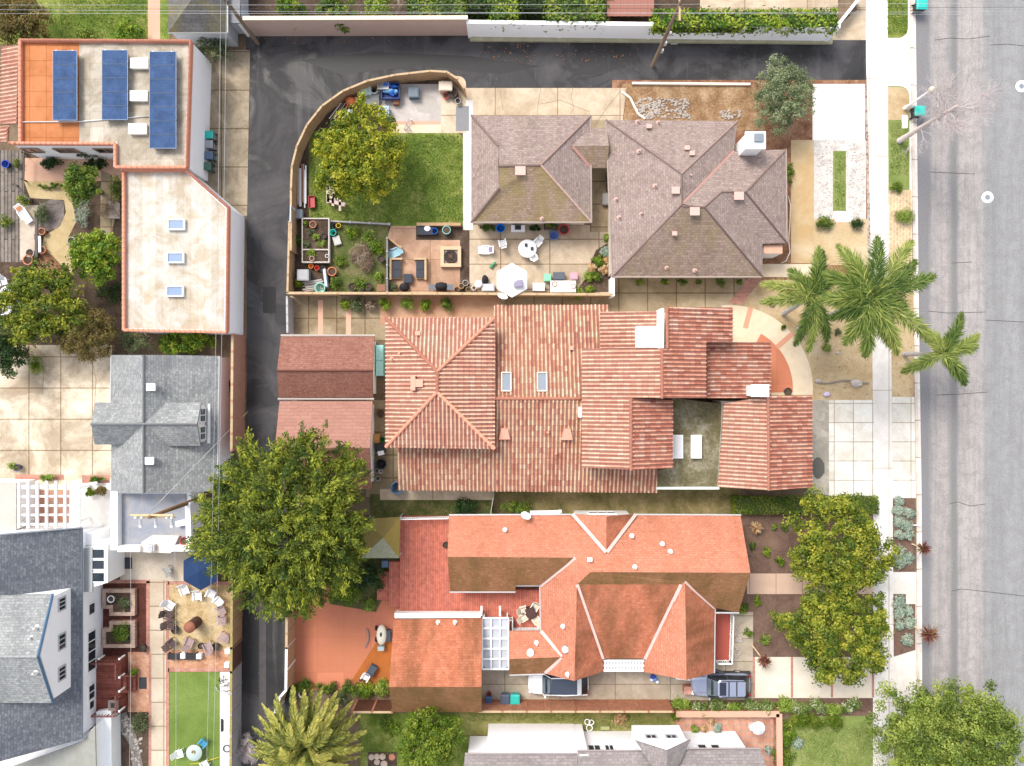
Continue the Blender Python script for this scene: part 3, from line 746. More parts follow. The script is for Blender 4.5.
def coping(poly, z, closed=True, mat=m_tilecap, w=.26, name='tile_coping', parent=A):
    m = MB(); pts = [W(x, y, z) for x, y in poly]; n = len(pts)
    for i in range(n if closed else n - 1):
        a, b = pts[i], pts[(i + 1) % n]; strip(m, (a.x, a.y, z - .2), (b.x, b.y, z - .2), w * .7, .4)
        k = max(1, int((b - a).length / .4))
        for j in range(k):
            m.tube([a.lerp(b, j / k), a.lerp(b, (j + 1.05) / k)], [w * .52, w * .42], 8)
    return m.build(name, mat, parent)
coping(outA, zA); coping(outB, zB)
# red tile skirt on the west side
roof(A, [[(20, 45, 4.2), (3, 47, 3.4), (0, 124, 3.4), (18, 124, 4.2)]], m_tileA, .1, 'tile_skirt', True)
roof(A, [[(9, 126, 4.1), (-8, 128, 3.4), (-8, 142, 3.4), (8, 142, 4.1)]], m_tileA, .1, 'tile_skirt', True)
wz = 2.2
yS = W(0, 143.5, zA).y
for px, w in ((36, 1.3), (70, 1.6), (109, 1.5)):
    x = W(px, 150, wz).x; window(A, (x, yS - .003, wz + .5), w, 1.1, -math.pi / 2, 2, plain('brown frame', (.3, .2, .14), .6))
for px, py in ((177, 225), (176.3, 258), (175.8, 291.5)): skylight(A, px, py, zB - .2, 1.35, .85, glass=glassmat('blue skylight', (.2, .27, .4), .15))
m_box = plain('cream metal', (.8, .76, .68), .5, .05)
for px, py in ((140.3, 64), (139.5, 96.5), (138.5, 129.5)):
    m = MB(); p = W(px, py, zA - .1); m.box((p.x, p.y, p.z), (1.38, .78, .34)); m.box((p.x, p.y, p.z + .19), (1.42, .82, .04)); m.build('roof_hatch', m_box, A)
m = MB(); m.tube([W(22, 122, zA - .2), W(80, 121.5, zA - .2), W(150, 116, zA - .2)], .05, 6); m.build('conduit', m_pipe, A)
m_cell = brickmat('solar cells', (.04, .075, .17), (.052, .095, .2), .16, .16, (.08, .13, .24), .006, offset=0)
def solar(x0, x1, y0, y1, n, label):
    t = thing('solar_array', label, 'solar panels', W((x0 + x1) / 2, (y0 + y1) / 2, zA), 'solar arrays on the flat roof')
    for i in range(n):
        a = y0 + (y1 - y0) * i / n; b = y0 + (y1 - y0) * (i + 1) / n
        p0, p1 = W(x0, a + .06, zA + .25), W(x1, b - .06, zA + .25)
        g = MB(); f = MB(); cx, cy = (p0.x + p1.x) / 2, (p0.y + p1.y) / 2; w, l = abs(p1.x - p0.x), abs(p1.y - p0.y)
        g.box((cx, cy, zA + .3), (w - .05, l - .05, .05)); pn = g.build('panel', glassmat('solar glass') if False else m_cell, t)
        for (dx, dy, a1, b1) in ((0, l / 2, w + .03, .04), (0, -l / 2, w + .03, .04), (w / 2, 0, .04, l - .04), (-w / 2, 0, .04, l - .04)): f.box((cx + dx, cy + dy, zA + .305), (a1, b1, .07))
        f.build('frame', plain('blue grey frame', (.16, .22, .34), .4, .05), pn)
    r = MB()
    for px in (x0 + 4, x1 - 4):
        a, b = W(px, y0, zA + .05), W(px, y1, zA + .05); r.box((a.x, (a.y + b.y) / 2, zA + .02), (.08, abs(a.y - b.y), .46))
    r.build('rail', m_metal, t)
solar(53.5, 77.5, 51, 120.5, 5, 'blue solar array of five modules lying on the orange roof deck')
solar(102.5, 128, 50.5, 120, 5, 'blue solar array of five modules left of the white roof hatches')
solar(150, 176.5, 52, 148.5, 7, 'longest blue solar array with seven modules near the east coping')

# ================================================================== B: grey hip house at the top left
B = thing('hip_roof_house', 'old grey shingled hip roof house at the top edge with mossy south slope', 'house', W(200, 10))
roof(B, [[(168, 32.5, 3), (227, 32.5, 3), (194, -4, 4.9)], [(227, 32.5, 3), (227, -75, 3), (194, -40, 4.9), (194, -4, 4.9)], [(168, 32.5, 3), (194, -4, 4.9), (194, -40, 4.9), (168, -75, 3)], [(168, -75, 3), (194, -40, 4.9), (227, -75, 3)]], m_oldgrey)
walls(B, [(rect(168, -75, 227, 32.5), 0, 3)], m_greystucco, inset=.12)
gutter(B, [((168, 33, 2.95), (227.5, 33, 2.95)), ((227.5, 33, 2.95), (227.5, -70, 2.95))], plain('grey gutter', (.45, .45, .43), .5))
m = MB(); m.prism([(W(x, y, 2.6).x, W(x, y, 2.6).y) for x, y in rect(226, -75, 238, 20)], 0, 2.45); m.build('annex_wall', m_greystucco, B)
m = MB(); m.prism([(W(x, y, 2.6).x, W(x, y, 2.6).y) for x, y in rect(225, -75, 240, 23)], 2.47, 2.6); m.build('annex_roof', plain('annex felt', (.2, .2, .21), .9), B)
pw = W(238.5, 22, 2.5); m = MB(); m.box((pw.x, pw.y, 1.23), (.16, .3, 2.45)); m.build('corner_trim', m_trim, B)
m = MB(); m.box((pw.x + .1, pw.y + .9, 1.1), (.06, 1.5, 2.1)); m.build('door', plain('blue grey door', (.4, .5, .62), .5), B)

# ================================================================== C: grey cross gabled cottage
C_ = thing('grey_cottage', 'grey shingled cottage with crossing gables and a white dormer beside the alley', 'house', W(160, 430))
zc = 3.0; zr = 5.8
rx = 143.5
fc = [[(111.5, 355, zc), (rx, 355, zr), (rx, 493, zr), (111, 493, zc)],
      [(rx, 355, zr), (172, 355, 4.5), (173, 493, 4.5), (rx, 493, zr)],
      [(172, 355, 4.5), (219, 356, 3.), (217, 491, 3.), (173, 493, 4.5)]]
roof(C_, fc, m_grey)
roof(C_, [[(95.5, 402.5, 4.1), (143, 402.5, 4.1), (143.5, 424, 5.85), (91, 424, 5.85)], [(91, 424, 5.85), (143.5, 424, 5.85), (130, 444.5, 4.1), (94.5, 444.5, 4.1)]], m_grey, name='cross_gable_roof')
roof(C_, [[(143.5, 424, 5.85), (167, 402.5, 4.75), (201, 402.5, 4.75), (197, 424, 5.85)], [(143.5, 424, 5.85), (197, 424, 5.85), (200.5, 446, 4.75), (169, 446, 4.75)]], m_grey, name='dormer_roof')
ridge(C_, [((rx, 355, zr), (rx, 493, zr)), ((91, 424, 5.85), (197, 424, 5.85))], plain('grey ridge', (.3, .3, .3), .9), .09, .03)
q = [W(112, 357, 3), W(219, 357, 3), W(217.5, 491, 3), W(112, 491, 3)]
m = MB(); m.prism([(p.x, p.y) for p in q], 0, 2.92); m.build('wall', m_stucco, C_)
for yy in (358.5, 490.5):          # gable ends
    m = MB(); a = W(114, yy, 2.9); b = W(217, yy, 2.9); t = W(rx, yy, zr - .22); k = W(172.5, yy, 4.28); panel(m, [a, b, k, t], .1); m.build('gable_wall', m_stucco, C_)
# west cross gable body
m = MB(); a, b = W(96, 405, 4.0), W(96, 442.5, 4.0); x0 = a.x + .3; x1 = W(140, 420, 4).x
m.box(((x0 + x1) / 2, (a.y + b.y) / 2, 2.0), (x1 - x0, abs(a.y - b.y) - .3, 3.98)); m.build('wing_wall', m_stucco, C_)
m = MB(); panel(m, [(x0 + .06, a.y - .15, 3.9), (x0 + .06, b.y + .15, 3.9), (x0 + .06, (a.y + b.y) / 2, 5.5)], .1); m.build('gable_wall', m_stucco, C_)
# dormer face with two windows
a, b = W(198.5, 405, 4.7), W(198.5, 444, 4.7); dx = a.x - .05; ym = (a.y + b.y) / 2; hw = abs(a.y - b.y) / 2 - .1
m = MB(); panel(m, [(dx, ym - hw, 3.1), (dx, ym + hw, 3.1), (dx, ym + hw, 4.6), (dx, ym, 5.6), (dx, ym - hw, 4.6)], .16)
m.box(((dx + W(172, 424, 4).x) / 2, ym, 3.9), (dx - W(172, 424, 4).x - .17, 2 * hw - .02, 1.3))
m.box((dx + .2, ym, 3.3), (.5, 2 * hw + .3, .12)); dw = m.build('dormer_wall', m_trim, C_)
for s in (-1, 1): window(C_, (dx + .083, ym + s * hw * .5, 4.05), hw * .75, 1.15, 0, 2)
gutter(C_, [((219.5, 356, 3.0), (217.5, 491, 3.0)), ((111.2, 356, 3), (110.8, 403, 3))])
vents(C_, [(152.3, 387, 5.5, .55), (150.8, 460.5, 5.5, .55)], plain('white vent', (.8, .82, .86), .4))
# lean-to eave panel on the alley side
# flat terrace building behind it
D0 = thing('terrace_building', 'small white building with a grey flat roof terrace ringed by white parapet', 'building', W(152, 520))
zt = 2.9
q = [(113, 490), (190, 492), (192.5, 552), (113, 550)]
m = MB(); m.prism([(W(x, y, zt).x, W(x, y, zt).y) for x, y in q], 0, zt - .1); m.build('wall', m_stucco, D0)
m = MB(); m.prism([(W(x, y, zt).x, W(x, y, zt).y) for x, y in [(120, 494), (186, 494), (186, 545), (120, 545)]], zt - .1, zt); m.build('roof_deck', concrete('terrace deck', (.24, .26, .31), (.42, .38, .35), .6), D0)
for a, b, w in (((116.5, 491), (116.5, 549), .55), ((119.9, 548), (142, 548), .45), ((172, 547.5), (188.2, 547.5), .45), ((189.5, 502), (191, 550), .4)): m = MB(); strip(m, W(*a, zt + .3), W(*b, zt + .3), w, .8); m.build('parapet', m_wht, D0)
m = MB(); p = [W(*c, zt + .3) for c in ((142, 542), (152, 535.5), (179, 536), (171, 553), (141, 552))]; m.prism([(v.x, v.y) for v in p], 0, zt + .35); m.build('chimney_block', m_cream_stucco, D0)
p = W(153, 547, zt + .4); m = MB(); m.box((p.x, p.y, p.z + .15), (.55, .5, .5)); m.box((p.x - .05, p.y, p.z + .42), (.4, .42, .06)); m.build('flue', m_metal, D0)

# ================================================================== D: big grey house, lower left
D = thing('white_house', 'large white house with blue grey shingle roof and a gabled dormer on the left', 'house', W(40, 640))
roof(D, [[(82, 528, 3.6), (82, 739, 3.6), (-60, 778, 8.8), (-60, 541, 8.8)]], m_darkgrey)
zD = 3.6; xe = W(82, 640, zD).x - .15
ya, yb = W(82, 531, zD).y, W(82, 738, zD).y; xw = W(-60, 640, 8).x
m = MB(); m.box(((xe + xw) / 2, (ya + yb) / 2, 1.75), (xe - xw, abs(ya - yb) - .2, 3.5)); m.build('wall', m_stucco, D)
roof(D, [[(52.5, 594, 6.7), (37.5, 656.5, 8.4), (-50, 656.5, 8.4), (-50, 597, 6.7)], [(37.5, 656.5, 8.4), (53, 703, 6.7), (-50, 703, 6.7), (-50, 656.5, 8.4)]], m_grey, name='dormer_roof')
y0, y1 = W(53, 597, 6.7).y, W(53, 700, 6.7).y; xd = W(53, 650, 6.7).x - .1; yr = W(37, 656.5, 8.4).y
m = MB(); m.prism([(xd, y0), (xd, y1), (xd - 7, y1), (xd - 7, y0)], 3.2, 6.45); panel(m, [(xd - .06, y0, 6.4), (xd - .06, y1, 6.4), (xd - .06, yr, 8.15)], .11); m.build('dormer_wall', m_stucco, D)
gutter(D, [((52.8, 594, 6.72), (37.8, 656.5, 8.42)), ((37.8, 656.5, 8.42), (53.3, 703, 6.72))], m_bluetrim, 'rake_board', .1)
ridge(D, [((37.5, 656.5, 8.4), (-50, 656.5, 8.4))], plain('grey ridge', (.3, .3, .3), .9), .09, .02)
for yy, w in ((606, .95), (644, 1.15), (676, 1.0)): window(D, (xd + .003, W(60, yy, 6).y, 5.35), w, .95, 0, 3, plain('grey sash', (.45, .45, .47), .5))
for yy, w, pn, hh in ((609, .9, 1, 1.), (651, 3.2, 4, 1.3), (692, 1.2, 2, 1.), (705, .7, 1, .8)): window(D, (xe + .003, W(85, yy, 2).y, 1.9), w, hh, 0, pn)
gutter(D, [((82.3, 528, 3.62), (82.3, 739, 3.62)), ((82, 527.5, 3.65), (0, 534.5, 7.))], plain('slate gutter', (.2, .22, .25), .5))
vents(D, [(37, 627, 7.6, .2), (32, 637, 7.8, .2), (36, 672, 7.9, .2)])
# bay with three roof windows at the top right corner of the house
m = MB(); q = [W(82, 546, 3.4), W(108, 543, 3.), W(108, 585, 3.), (W(82, 592, 3.4))]
m.prism([(p.x, p.y) for p in [W(81, 547, 3.), W(107, 544, 3.), W(107, 583, 3.), W(81, 591, 3.)]], 0, 2.9); m.build('bay_wall', m_wht, D)
m = MB(); m.prism([(p.x, p.y) for p in [W(80, 549, 3.1), W(92, 548, 3.1), W(92, 592, 3.1), W(80, 592, 3.1)]], 2.92, 3.08); m.build('bay_roof', plain('grey felt', (.35, .36, .36), .9), D)
for yy in (553.5, 564.5, 577):
    p = W(99, yy, 2.9); m = MB(); g = MB(); w, l = 1.0, .78
    for (dx, dy, a, b) in ((0, l / 2, w + .1, .09), (0, -l / 2, w + .1, .09), (w / 2, 0, .09, l - .09), (-w / 2, 0, .09, l - .09)): m.box((p.x + dx, p.y + dy, 2.95), (a, b, .12))
    g.box((p.x, p.y, 2.93), (w - .09, l - .09, .05)); f = m.build('bay_window', m_trim, D); g.build('pane', m_glass, f)
m = MB(); m.prism([(p.x, p.y) for p in [W(81, 534, 3.2), W(96, 533, 3.2), W(96, 541, 3.2), W(110, 541.5, 3.), W(108, 545, 3.), W(81, 546, 3.)]], 0, 2.8); m.build('porch_wall', m_wht, D)
# low flat roofs
def block(name, poly, z, mat_w, mat_r, parent, th=.14, lip=.1):
    m = MB(); q = [W(x, y, z) for x, y in poly]; c = sum(q, Vector()) / len(q)
    m.prism([(p.x + (c.x - p.x) * .02, p.y + (c.y - p.y) * .02) for p in q], 0, z - th); o = m.build(name + '_wall', mat_w, parent)
    m = MB(); m.prism([(p.x, p.y) for p in q], z - th + .003, z); m.build(name + '_roof', mat_r, parent)
m_felt = concrete('grey green felt', (.3, .3, .27), (.2, .19, .15), .4)
block('rear_wing', [(-60, 790), (20, 764), (82, 741.5), (95, 726), (97, 810), (-60, 810)], 3.2, m_stucco, m_felt, D)
block('side_wing', [(-60, 482), (16, 483), (16, 530), (-60, 532)], 2.8, m_stucco, concrete('sand felt', (.5, .47, .42), (.36, .33, .28), .4), D)
m = MB(); m.prism([(p.x, p.y) for p in [W(96, 712, 1.6), W(111, 709, 1.6), W(112, 800, 1.6), W(97, 800, 1.6)]], 0, 1.6); m.build('low_wall', m_wht, D)

# ================================================================== E: taupe shingled house and its garage
E = thing('taupe_house', 'taupe shingled hip roof house with white chimney on the top right lot', 'house', W(695, 200))
z0 = 3.0
Ar, Br, Cr, Dr = (606, 120, z0), (737.4, 121, z0), (612, 277, z0), (762.5, 277, z0)
P1, P2, P3, P4, P5 = (681.5, 174, 5.2), (682, 204, 5.25), (704, 207, 5.25), (721.4, 191.8, 4.6), (745.4, 191.8, 4.6)
E1, E2, Q1, Q2 = (786, 149.5, z0), (787, 243, z0), (762.5, 243.7, z0), (734, 151, 3.05)
roof(E, [[Ar, Br, P1], [Ar, P1, P2, Cr], [Br, Q2, P2, P1], [Q2, E1, P5, P4, P3, P2], [P3, P4, Q1, Dr], [P4, P5, E2, Q1], [P5, E1, E2]], m_pinkshingle)
roof(E, [[(682, 206, 5.25), P3, Dr, Cr]], m_southtaupe)
ridge(E, [(Ar, P1), (Br, P1), (P1, P2), (P2, Cr), ((682, 206, 5.25), P3), (P3, Dr), (P4, P5), (P5, E1), (P5, E2), (P3, P4)], plain('taupe ridge', (.32, .22, .19), .9, .2, 5), .08, .0)
ridge(E, [(P2, Q2)], plain('pink valley', (.42, .22, .18), .8), .07, .03, 'valley', True)
walls(E, [(rect(608, 121, 736, 276), 0, 3), (rect(650, 150.5, 786, 242.5), 0, 3), (rect(640, 200, 762, 276), 0, 3)], m_cream_stucco)
gutter(E, [(Cr, Dr), (E1, E2), (Ar, (612, 277, z0))], plain('taupe gutter', (.62, .5, .42), .5))
vents(E, [(648.5, 127, 3.4, .32), (686.5, 148.5, 4.2, .32), (691.5, 154, 4.4, .32), (675, 191, 5.1, .5), (694, 212, 5.2, .6), (738, 196.5, 4.5, .6), (639, 151.5, 4.1, .25), (655, 186, 4.5, .25), (690, 176, 4.6, .25), (674, 234, 4.6, .3), (616, 199.5, 3.2, .2), (619, 217.5, 3.3, .2), (641, 214, 3.9, .2), (666.5, 267.5, 3.3, .15), (695, 270.5, 3.3, .15), (637.5, 122, 3.1, .2), (658, 123, 3.1, .2)], m_pinkvent)
m = MB(); cb = [W(x, y, 5.3) for x, y in [(737, 134), (746.5, 132.5), (761, 133), (760.5, 141), (752.5, 151.5), (736, 152)]]
cc = W(744, 153, 3.2); m.box((cc.x + .25, cc.y + .35, 3.4), (1.35, 1.15, 4.)); m.box((cc.x + .25, cc.y + .35, 5.35), (1.55, 1.35, .25)); ch = m.build('chimney', m_wht, E)
m = MB(); m.box((cc.x + .45, cc.y + .5, 5.6), (.7, .6, .26)); m.build('chimney_cap', plain('cap metal', (.2, .22, .25), .4), ch)
block('porch', [(763.5, 245), (782.5, 245), (782.5, 253.5), (763.5, 253.5)], 2.6, m_trim, m_pink, E)
EG = thing('taupe_garage', 'taupe hip roofed garage with a mossy lower slope beside the lawn', 'garage', W(530, 168))
g0 = 2.8; G = [(471.3, 115.5, g0), (590.7, 115.5, g0), (591.5, 222.3, g0), (471.3, 222.3, g0)]
Ra, Rb, Da, Db = (499, 166, 4.6), (540.8, 165, 4.6), (498, 145.8, 4.05), (499, 188, 4.05)
roof(EG, [[G[0], G[1], Rb, Ra, Da], [G[1], G[2], Rb], [G[0], Da, Db, G[3]]], m_pinkshingle)
roof(EG, [[G[3], Db, Ra, Rb, G[2]]], m_mossshingle)
ridge(EG, [(G[0], Da), (G[1], Rb), (G[2], Rb), (Db, G[3]), (Ra, Rb)], MATS['taupe ridge'], .09, .03)
walls(EG, [([p[:2] for p in G], 0, g0)], m_cream_stucco)
roof(EG, [[(589, 128, 2.7), (607, 128, 2.7), (609, 146, 3.7), (572, 146, 3.7)]], m_pinkshingle, name='link_roof')
roof(EG, [[(572, 146.2, 3.7), (609, 146.2, 3.7), (607, 168, 2.7), (591, 168, 2.7)]], m_mossshingle, name='link_roof')
ridge(EG, [((572.5, 146.5, 3.7), (591, 168, 2.75))], MATS['pink valley'], .1, .04, 'valley', True)
gutter(EG, [(G[3], G[2]), (G[1], G[2])], MATS['taupe gutter'])
vents(EG, [(520.3, 171.5, 4.4, .65), (542, 218.5, 2.95, .15)], m_pinkvent)

# ================================================================== F: terracotta tiled house
F = thing('terracotta_house', 'large house under many terracotta barrel tile roofs in the middle of the block', 'house', W(600, 400))
e1, p1 = 5.5, 6.95
h = [(386, 318, e1), (494.5, 318, e1), (494.5, 448.5, e1), (386, 447, e1)]; ra, rb = (437.3, 371.5, p1), (437.3, 392, p1)
roof(F, [[h[0], h[1], ra], [h[1], h[2], rb, ra], [h[2], h[3], rb], [h[3], h[0], ra, rb]], m_tileA, name='hip_roof', tile=True)
ridge(F, [(h[0], ra), (h[1], ra), (h[2], rb), (h[3], rb), (ra, rb)], m_tilecap, .13, .12)
zr2, ze2 = 5.1, 2.9
roof(F, [[(494, 305, 3.), (608, 305, 3.), (608, 398.5, zr2), (430, 398.5, zr2), (430, 318, 3.2), (494, 318, 3.2)], [(398, 398.5, zr2), (657, 398.5, zr2), (657, 492.5, ze2), (398, 490, ze2)]], m_tile, name='main_roof', tile=True)
ridge(F, [((494, 398.5, zr2), (583, 398.5, zr2))], m_tilecap, .12, .1)
roof(F, [[(582, 348.5, 5.5), (661.5, 348.5, 7.5), (661.5, 398, 7.5), (582, 398, 5.5)], [(582, 398, 5.5), (630.5, 398, 6.75), (630.5, 469.5, 6.75), (582, 467.5, 5.5)]], m_tileA, name='west_roof', tile=True)
roof(F, [[(631, 398.5, 6.75), (672.5, 400, 5.6), (672.5, 468, 5.6), (631, 470, 6.75)]], m_tileR, name='south_gable_roof', tile=True)
roof(F, [[(667, 307, 7.6), (732, 307.5, 6.2), (732, 342, 6.2), (706, 342, 6.8), (706, 398, 6.8), (662, 398, 7.6), (662, 349, 7.6), (667, 349, 7.6)]], m_tileR, name='east_roof', tile=True)
roof(F, [[(706.5, 342, 5.3), (770.5, 342.5, 3.9), (770.5, 398, 3.9), (706.5, 398, 5.3)]], m_tileR, name='entry_roof', tile=True)
roof(F, [[(600, 312, 4.5), (661, 311.5, 5.5), (661, 348, 5.5), (600, 348, 4.5)]], m_tileA, name='north_roof', tile=True)
roof(F, [[(724, 403, 4.1), (767.5, 397, 5.2), (768, 490, 5.2), (718, 487, 4.1)]], m_tileA, name='garage_roof', tile=True)
roof(F, [[(768, 396, 5.2), (812, 395.5, 4.), (812, 487, 4.), (768.5, 490, 5.2)]], m_tileR, name='garage_roof', tile=True)
ridge(F, [((661.8, 348.5, 7.6), (661.8, 398, 7.6)), ((630.8, 398, 6.8), (630.8, 470, 6.8)), ((667, 307, 7.65), (667, 348, 7.65)), ((768, 397, 5.25), (768.3, 490, 5.25))], m_tilecap, .12, .09)
walls(F, [([(386, 318), (494.5, 318), (494.5, 448), (386, 448)], 0, e1), (rect(398, 400, 657, 491), 0, 2.9), (rect(494, 305, 608, 400), 0, 3.), (rect(582, 349, 662, 398), 0, 5.4), (rect(582, 396, 672, 469), 0, 5.4),
           (rect(664, 307, 732, 345), 0, 6.0), (rect(660, 340, 706, 398), 0, 6.6), (rect(700, 342, 770.5, 398), 0, 3.8), (rect(600, 312, 664, 350), 0, 4.4), (rect(720, 397, 812, 488), 0, 3.9)], m_cream_stucco, inset=.3)
m = MB(); a, b = W(662.5, 308, 7.5), W(662.5, 348, 7.5); m.box((a.x + .02, (a.y + b.y) / 2, 6.35), (.2, abs(a.y - b.y), 2.2)); m.build('clerestory_wall', m_wht, F)
p, q = W(637, 326, 6.1), W(660.5, 347.5, 6.1); m = MB(); m.box(((p.x + q.x) / 2, (p.y + q.y) / 2, 5.5), (q.x - p.x, p.y - q.y, 1.2)); m.build('flat_chimney', m_wht, F)
p, q = W(751, 384.5, 6.), W(769, 396.8, 6.); m = MB(); cx, cy = (p.x + q.x) / 2, (p.y + q.y) / 2
m.box((cx, cy, 3.9), (q.x - p.x - .1, p.y - q.y - .1, 4.1)); m.box((cx, cy, 5.97), (q.x - p.x, p.y - q.y, .14)); ch = m.build('chimney', m_wht, F)
m = MB(); m.lathe(cx + .3, cy, [(.3, 6.03), (.3, 6.16), (.22, 6.16), (.2, 5.95), (0, 5.95)], 16); m.build('flue_ring', m_cream_stucco, ch)
cz = 3.0; crt = [(672, 398), (724, 404), (719, 487.5), (657, 488), (657, 470), (672, 468)]
m = MB(); m.prism([(W(x, y, cz).x, W(x, y, cz).y) for x, y in crt], 0, cz)
m.build('flat_roof', (lambda: (MATS.get('mossy flat roof') or ground('mossy flat roof', [(.075, .065, .03), (.16, .14, .08), (.34, .31, .24)], .45, 4, .2)))(), F)
for a, b in (((656, 488), (719, 488)), ((724, 405), (718.8, 486))): m = MB(); strip(m, W(*a, cz + .1), W(*b, cz + .1), .2, .3); m.build('parapet', plain('pale green coping', (.62, .66, .6), .6), F)
for px in (677.5, 696):
    p = W(px, 446.5, cz + .2); m = MB(); m.box((p.x, p.y, p.z), (.82, 1.85, .4)); o = m.build('skylight', m_trim, F); m = MB(); m.box((p.x, p.y, p.z + .22), (.62, 1.62, .05)); m.build('pane', plain('frosted acrylic', (.66, .66, .66), .2), o)
ss = (0, -.27)
for px in (506.3, 542): skylight(F, px, 382, 4.75, .8, 1.5, ss, plain('cream skylight frame', (.7, .62, .5), .5), glassmat('grey skylight', (.2, .23, .27), .12))
m_tvent = plain('terracotta vent', (.66, .32, .23), .7, .1)
for px, py, z in ((504.5, 434, 4.3), (567, 434.5, 4.3)):
    p = W(px, py, z); m = MB(); a, b, c, d = [(p.x + x, p.y + y, p.z + zz) for x, y, zz in ((-.5, -.45, .05), (.5, -.45, .05), (.28, .5, .55), (-.28, .5, .55))]
    m.hull([[(p.x - .5, p.y - .45, p.z - .1), (p.x + .5, p.y - .45, p.z - .1), (p.x + .28, p.y + .5, p.z + .1), (p.x - .28, p.y + .5, p.z + .1)], [(p.x - .42, p.y - .4, p.z + .35), (p.x + .42, p.y - .4, p.z + .35), (p.x + .25, p.y + .45, p.z + .5), (p.x - .25, p.y + .45, p.z + .5)]], sm=False)
    m.build('roof_vent', m_tvent, F)
p = W(418, 383, 6.55); m = MB(); m.box((p.x, p.y, p.z + .1), (.8, .6, .4)); m.box((p.x - .35, p.y, p.z + .15), (.35, 1.1, .35)); m.build('roof_vent', m_tvent, F)
vents(F, [(418, 333.5, 5.95, .3), (400, 353, 5.9, .2), (392, 359, 5.75, .2), (571, 348, 4.1, .3), (548, 432, 4.3, .25), (556, 453, 3.8, .25)], m_tvent)
p = W(580.3, 412, 5.); m = MB(); m.box((p.x, p.y, p.z), (.3, .8, .9)); m.build('wall_vent', m_wht, F)

# ================================================================== G: twin garage of the terracotta house
G_ = thing('twin_garage', 'pair of joined brown and pink shingled garages opening on the alley', 'garage', W(325, 410))
roof(G_, [[(281, 336, 2.6), (374.5, 336, 2.6), (372.8, 370.5, 4.1), (277, 370.5, 4.1)], [(277, 370.5, 4.1), (372.8, 370.5, 4.1), (373, 397.5, 2.6), (278.5, 397.5, 2.6)]], m_brown)
m_pinkroof = shingle('pink shingle', [(.24, .12, .09), (.34, .175, .135), (.42, .235, .185)], .3, .9, rib=.2)
roof(G_, [[(279.5, 401, 2.6), (372.5, 401, 2.6), (370, 448, 4.2), (274.8, 448, 4.2)]], m_pinkroof, name='pink_roof')
roof(G_, [[(274.8, 448, 4.2), (370, 448, 4.2), (371, 489, 2.6), (277, 489, 2.6)]], m_brown, name='south_roof')  # brown shingle on this slope puts its shade into the pink roof's colour
ridge(G_, [((277, 370.5, 4.1), (372.8, 370.5, 4.1))], plain('brown ridge', (.24, .1, .07), .9, .2, 5), .08, .02)
walls(G_, [(rect(279, 337, 374, 397), 0, 2.6), (rect(279, 402, 372, 487), 0, 2.6)], m_stucco, inset=.25)
for (xa, ya2, yr2, yb2) in ((372, 338, 370.5, 397), (371.5, 403, 448, 487)):
    m = MB(); a, t, b = W(xa, ya2, 2.6), W(xa - 1.5, yr2, 4.0), W(xa, yb2, 2.6); x = a.x - .08; panel(m, [(x, a.y, 2.5), (x, b.y, 2.5), (x, t.y, 4.0)], .1); m.build('gable_wall', m_wht, G_)
gutter(G_, [((281, 335.5, 2.6), (375, 335.5, 2.6)), ((278, 399, 2.55), (374, 399, 2.55))], plain('pale gutter', (.7, .62, .55), .5), r=.09)

# ================================================================== H: orange shingled house
Hh = thing('orange_house', 'rambling house with bright orange shingle roofs, white trim and a red deck', 'house', W(600, 600))
n0 = 2.8; rz1, rz2, rz3 = 5.0, 5.8, 5.0
NW, NE = (449, 515.5, n0), (740.5, 515.5, n0)
R1a, R1b = (447.5, 556.8, rz1), (575.5, 557.6, rz1)
R2a, R2b = (590.5, 572, rz2), (750.5, 572.7, rz2)
Bk1, Bk2 = (577, 584.5, 4.95), (681, 584.5, 4.95)
roof(Hh, [[NW, NE, R2b, R2a, R1b, R1a]], m_orange, name='north_roof')
roof(Hh, [[R1a, R1b, (539, 585.5, 3.1), (515.5, 585.5, 3.1), (515.5, 591.5, 2.8), (450, 591.5, 2.8)]], m_shademoss, name='west_south_roof')
roof(Hh, [[R2a, R2b, (738.6, 612.5, n0), (715, 608, 3.1), (685, 581.5, 5.05), Bk2, Bk1]], m_shademoss, name='east_south_roof')
roof(Hh, [[R1b, R2a, Bk1, (574.3, 681, 5.0), (545, 673.5, n0), (562.5, 657, 4.1), (541, 631.5, n0), (540, 585.5, n0)]], m_orange, name='west_slope_roof')
roof(Hh, [[Bk1, (602.9, 658.5, 2.95), (603, 671.5, n0), (574.3, 681, 5.0)]], m_orangeold, name='east_slope_roof')
roof(Hh, [[Bk1, Bk2, (645, 658.5, 2.85), (603, 658.5, 2.85)]], m_orangeold, name='middle_roof')
roof(Hh, [[Bk2, (685, 581.5, 5.05), (686.5, 680, 5.05), (644, 672, n0), (645, 658.5, n0)]], m_orange, name='wing_roof')
roof(Hh, [[(685, 581.5, 5.05), (715, 608, n0), (714, 673, n0), (686.5, 680, 5.05)]], m_orangeold, name='wing_roof')
roof(Hh, [[(509.6, 631, n0), (541, 631, n0), (562.5, 657, 4.1), (509.6, 659, 4.1)]], m_orange, name='side_gable_roof')
roof(Hh, [[(509.6, 659, 4.1), (562.5, 657, 4.1), (545, 673.5, n0), (509.6, 674.7, n0)]], m_shademoss, name='side_gable_roof')
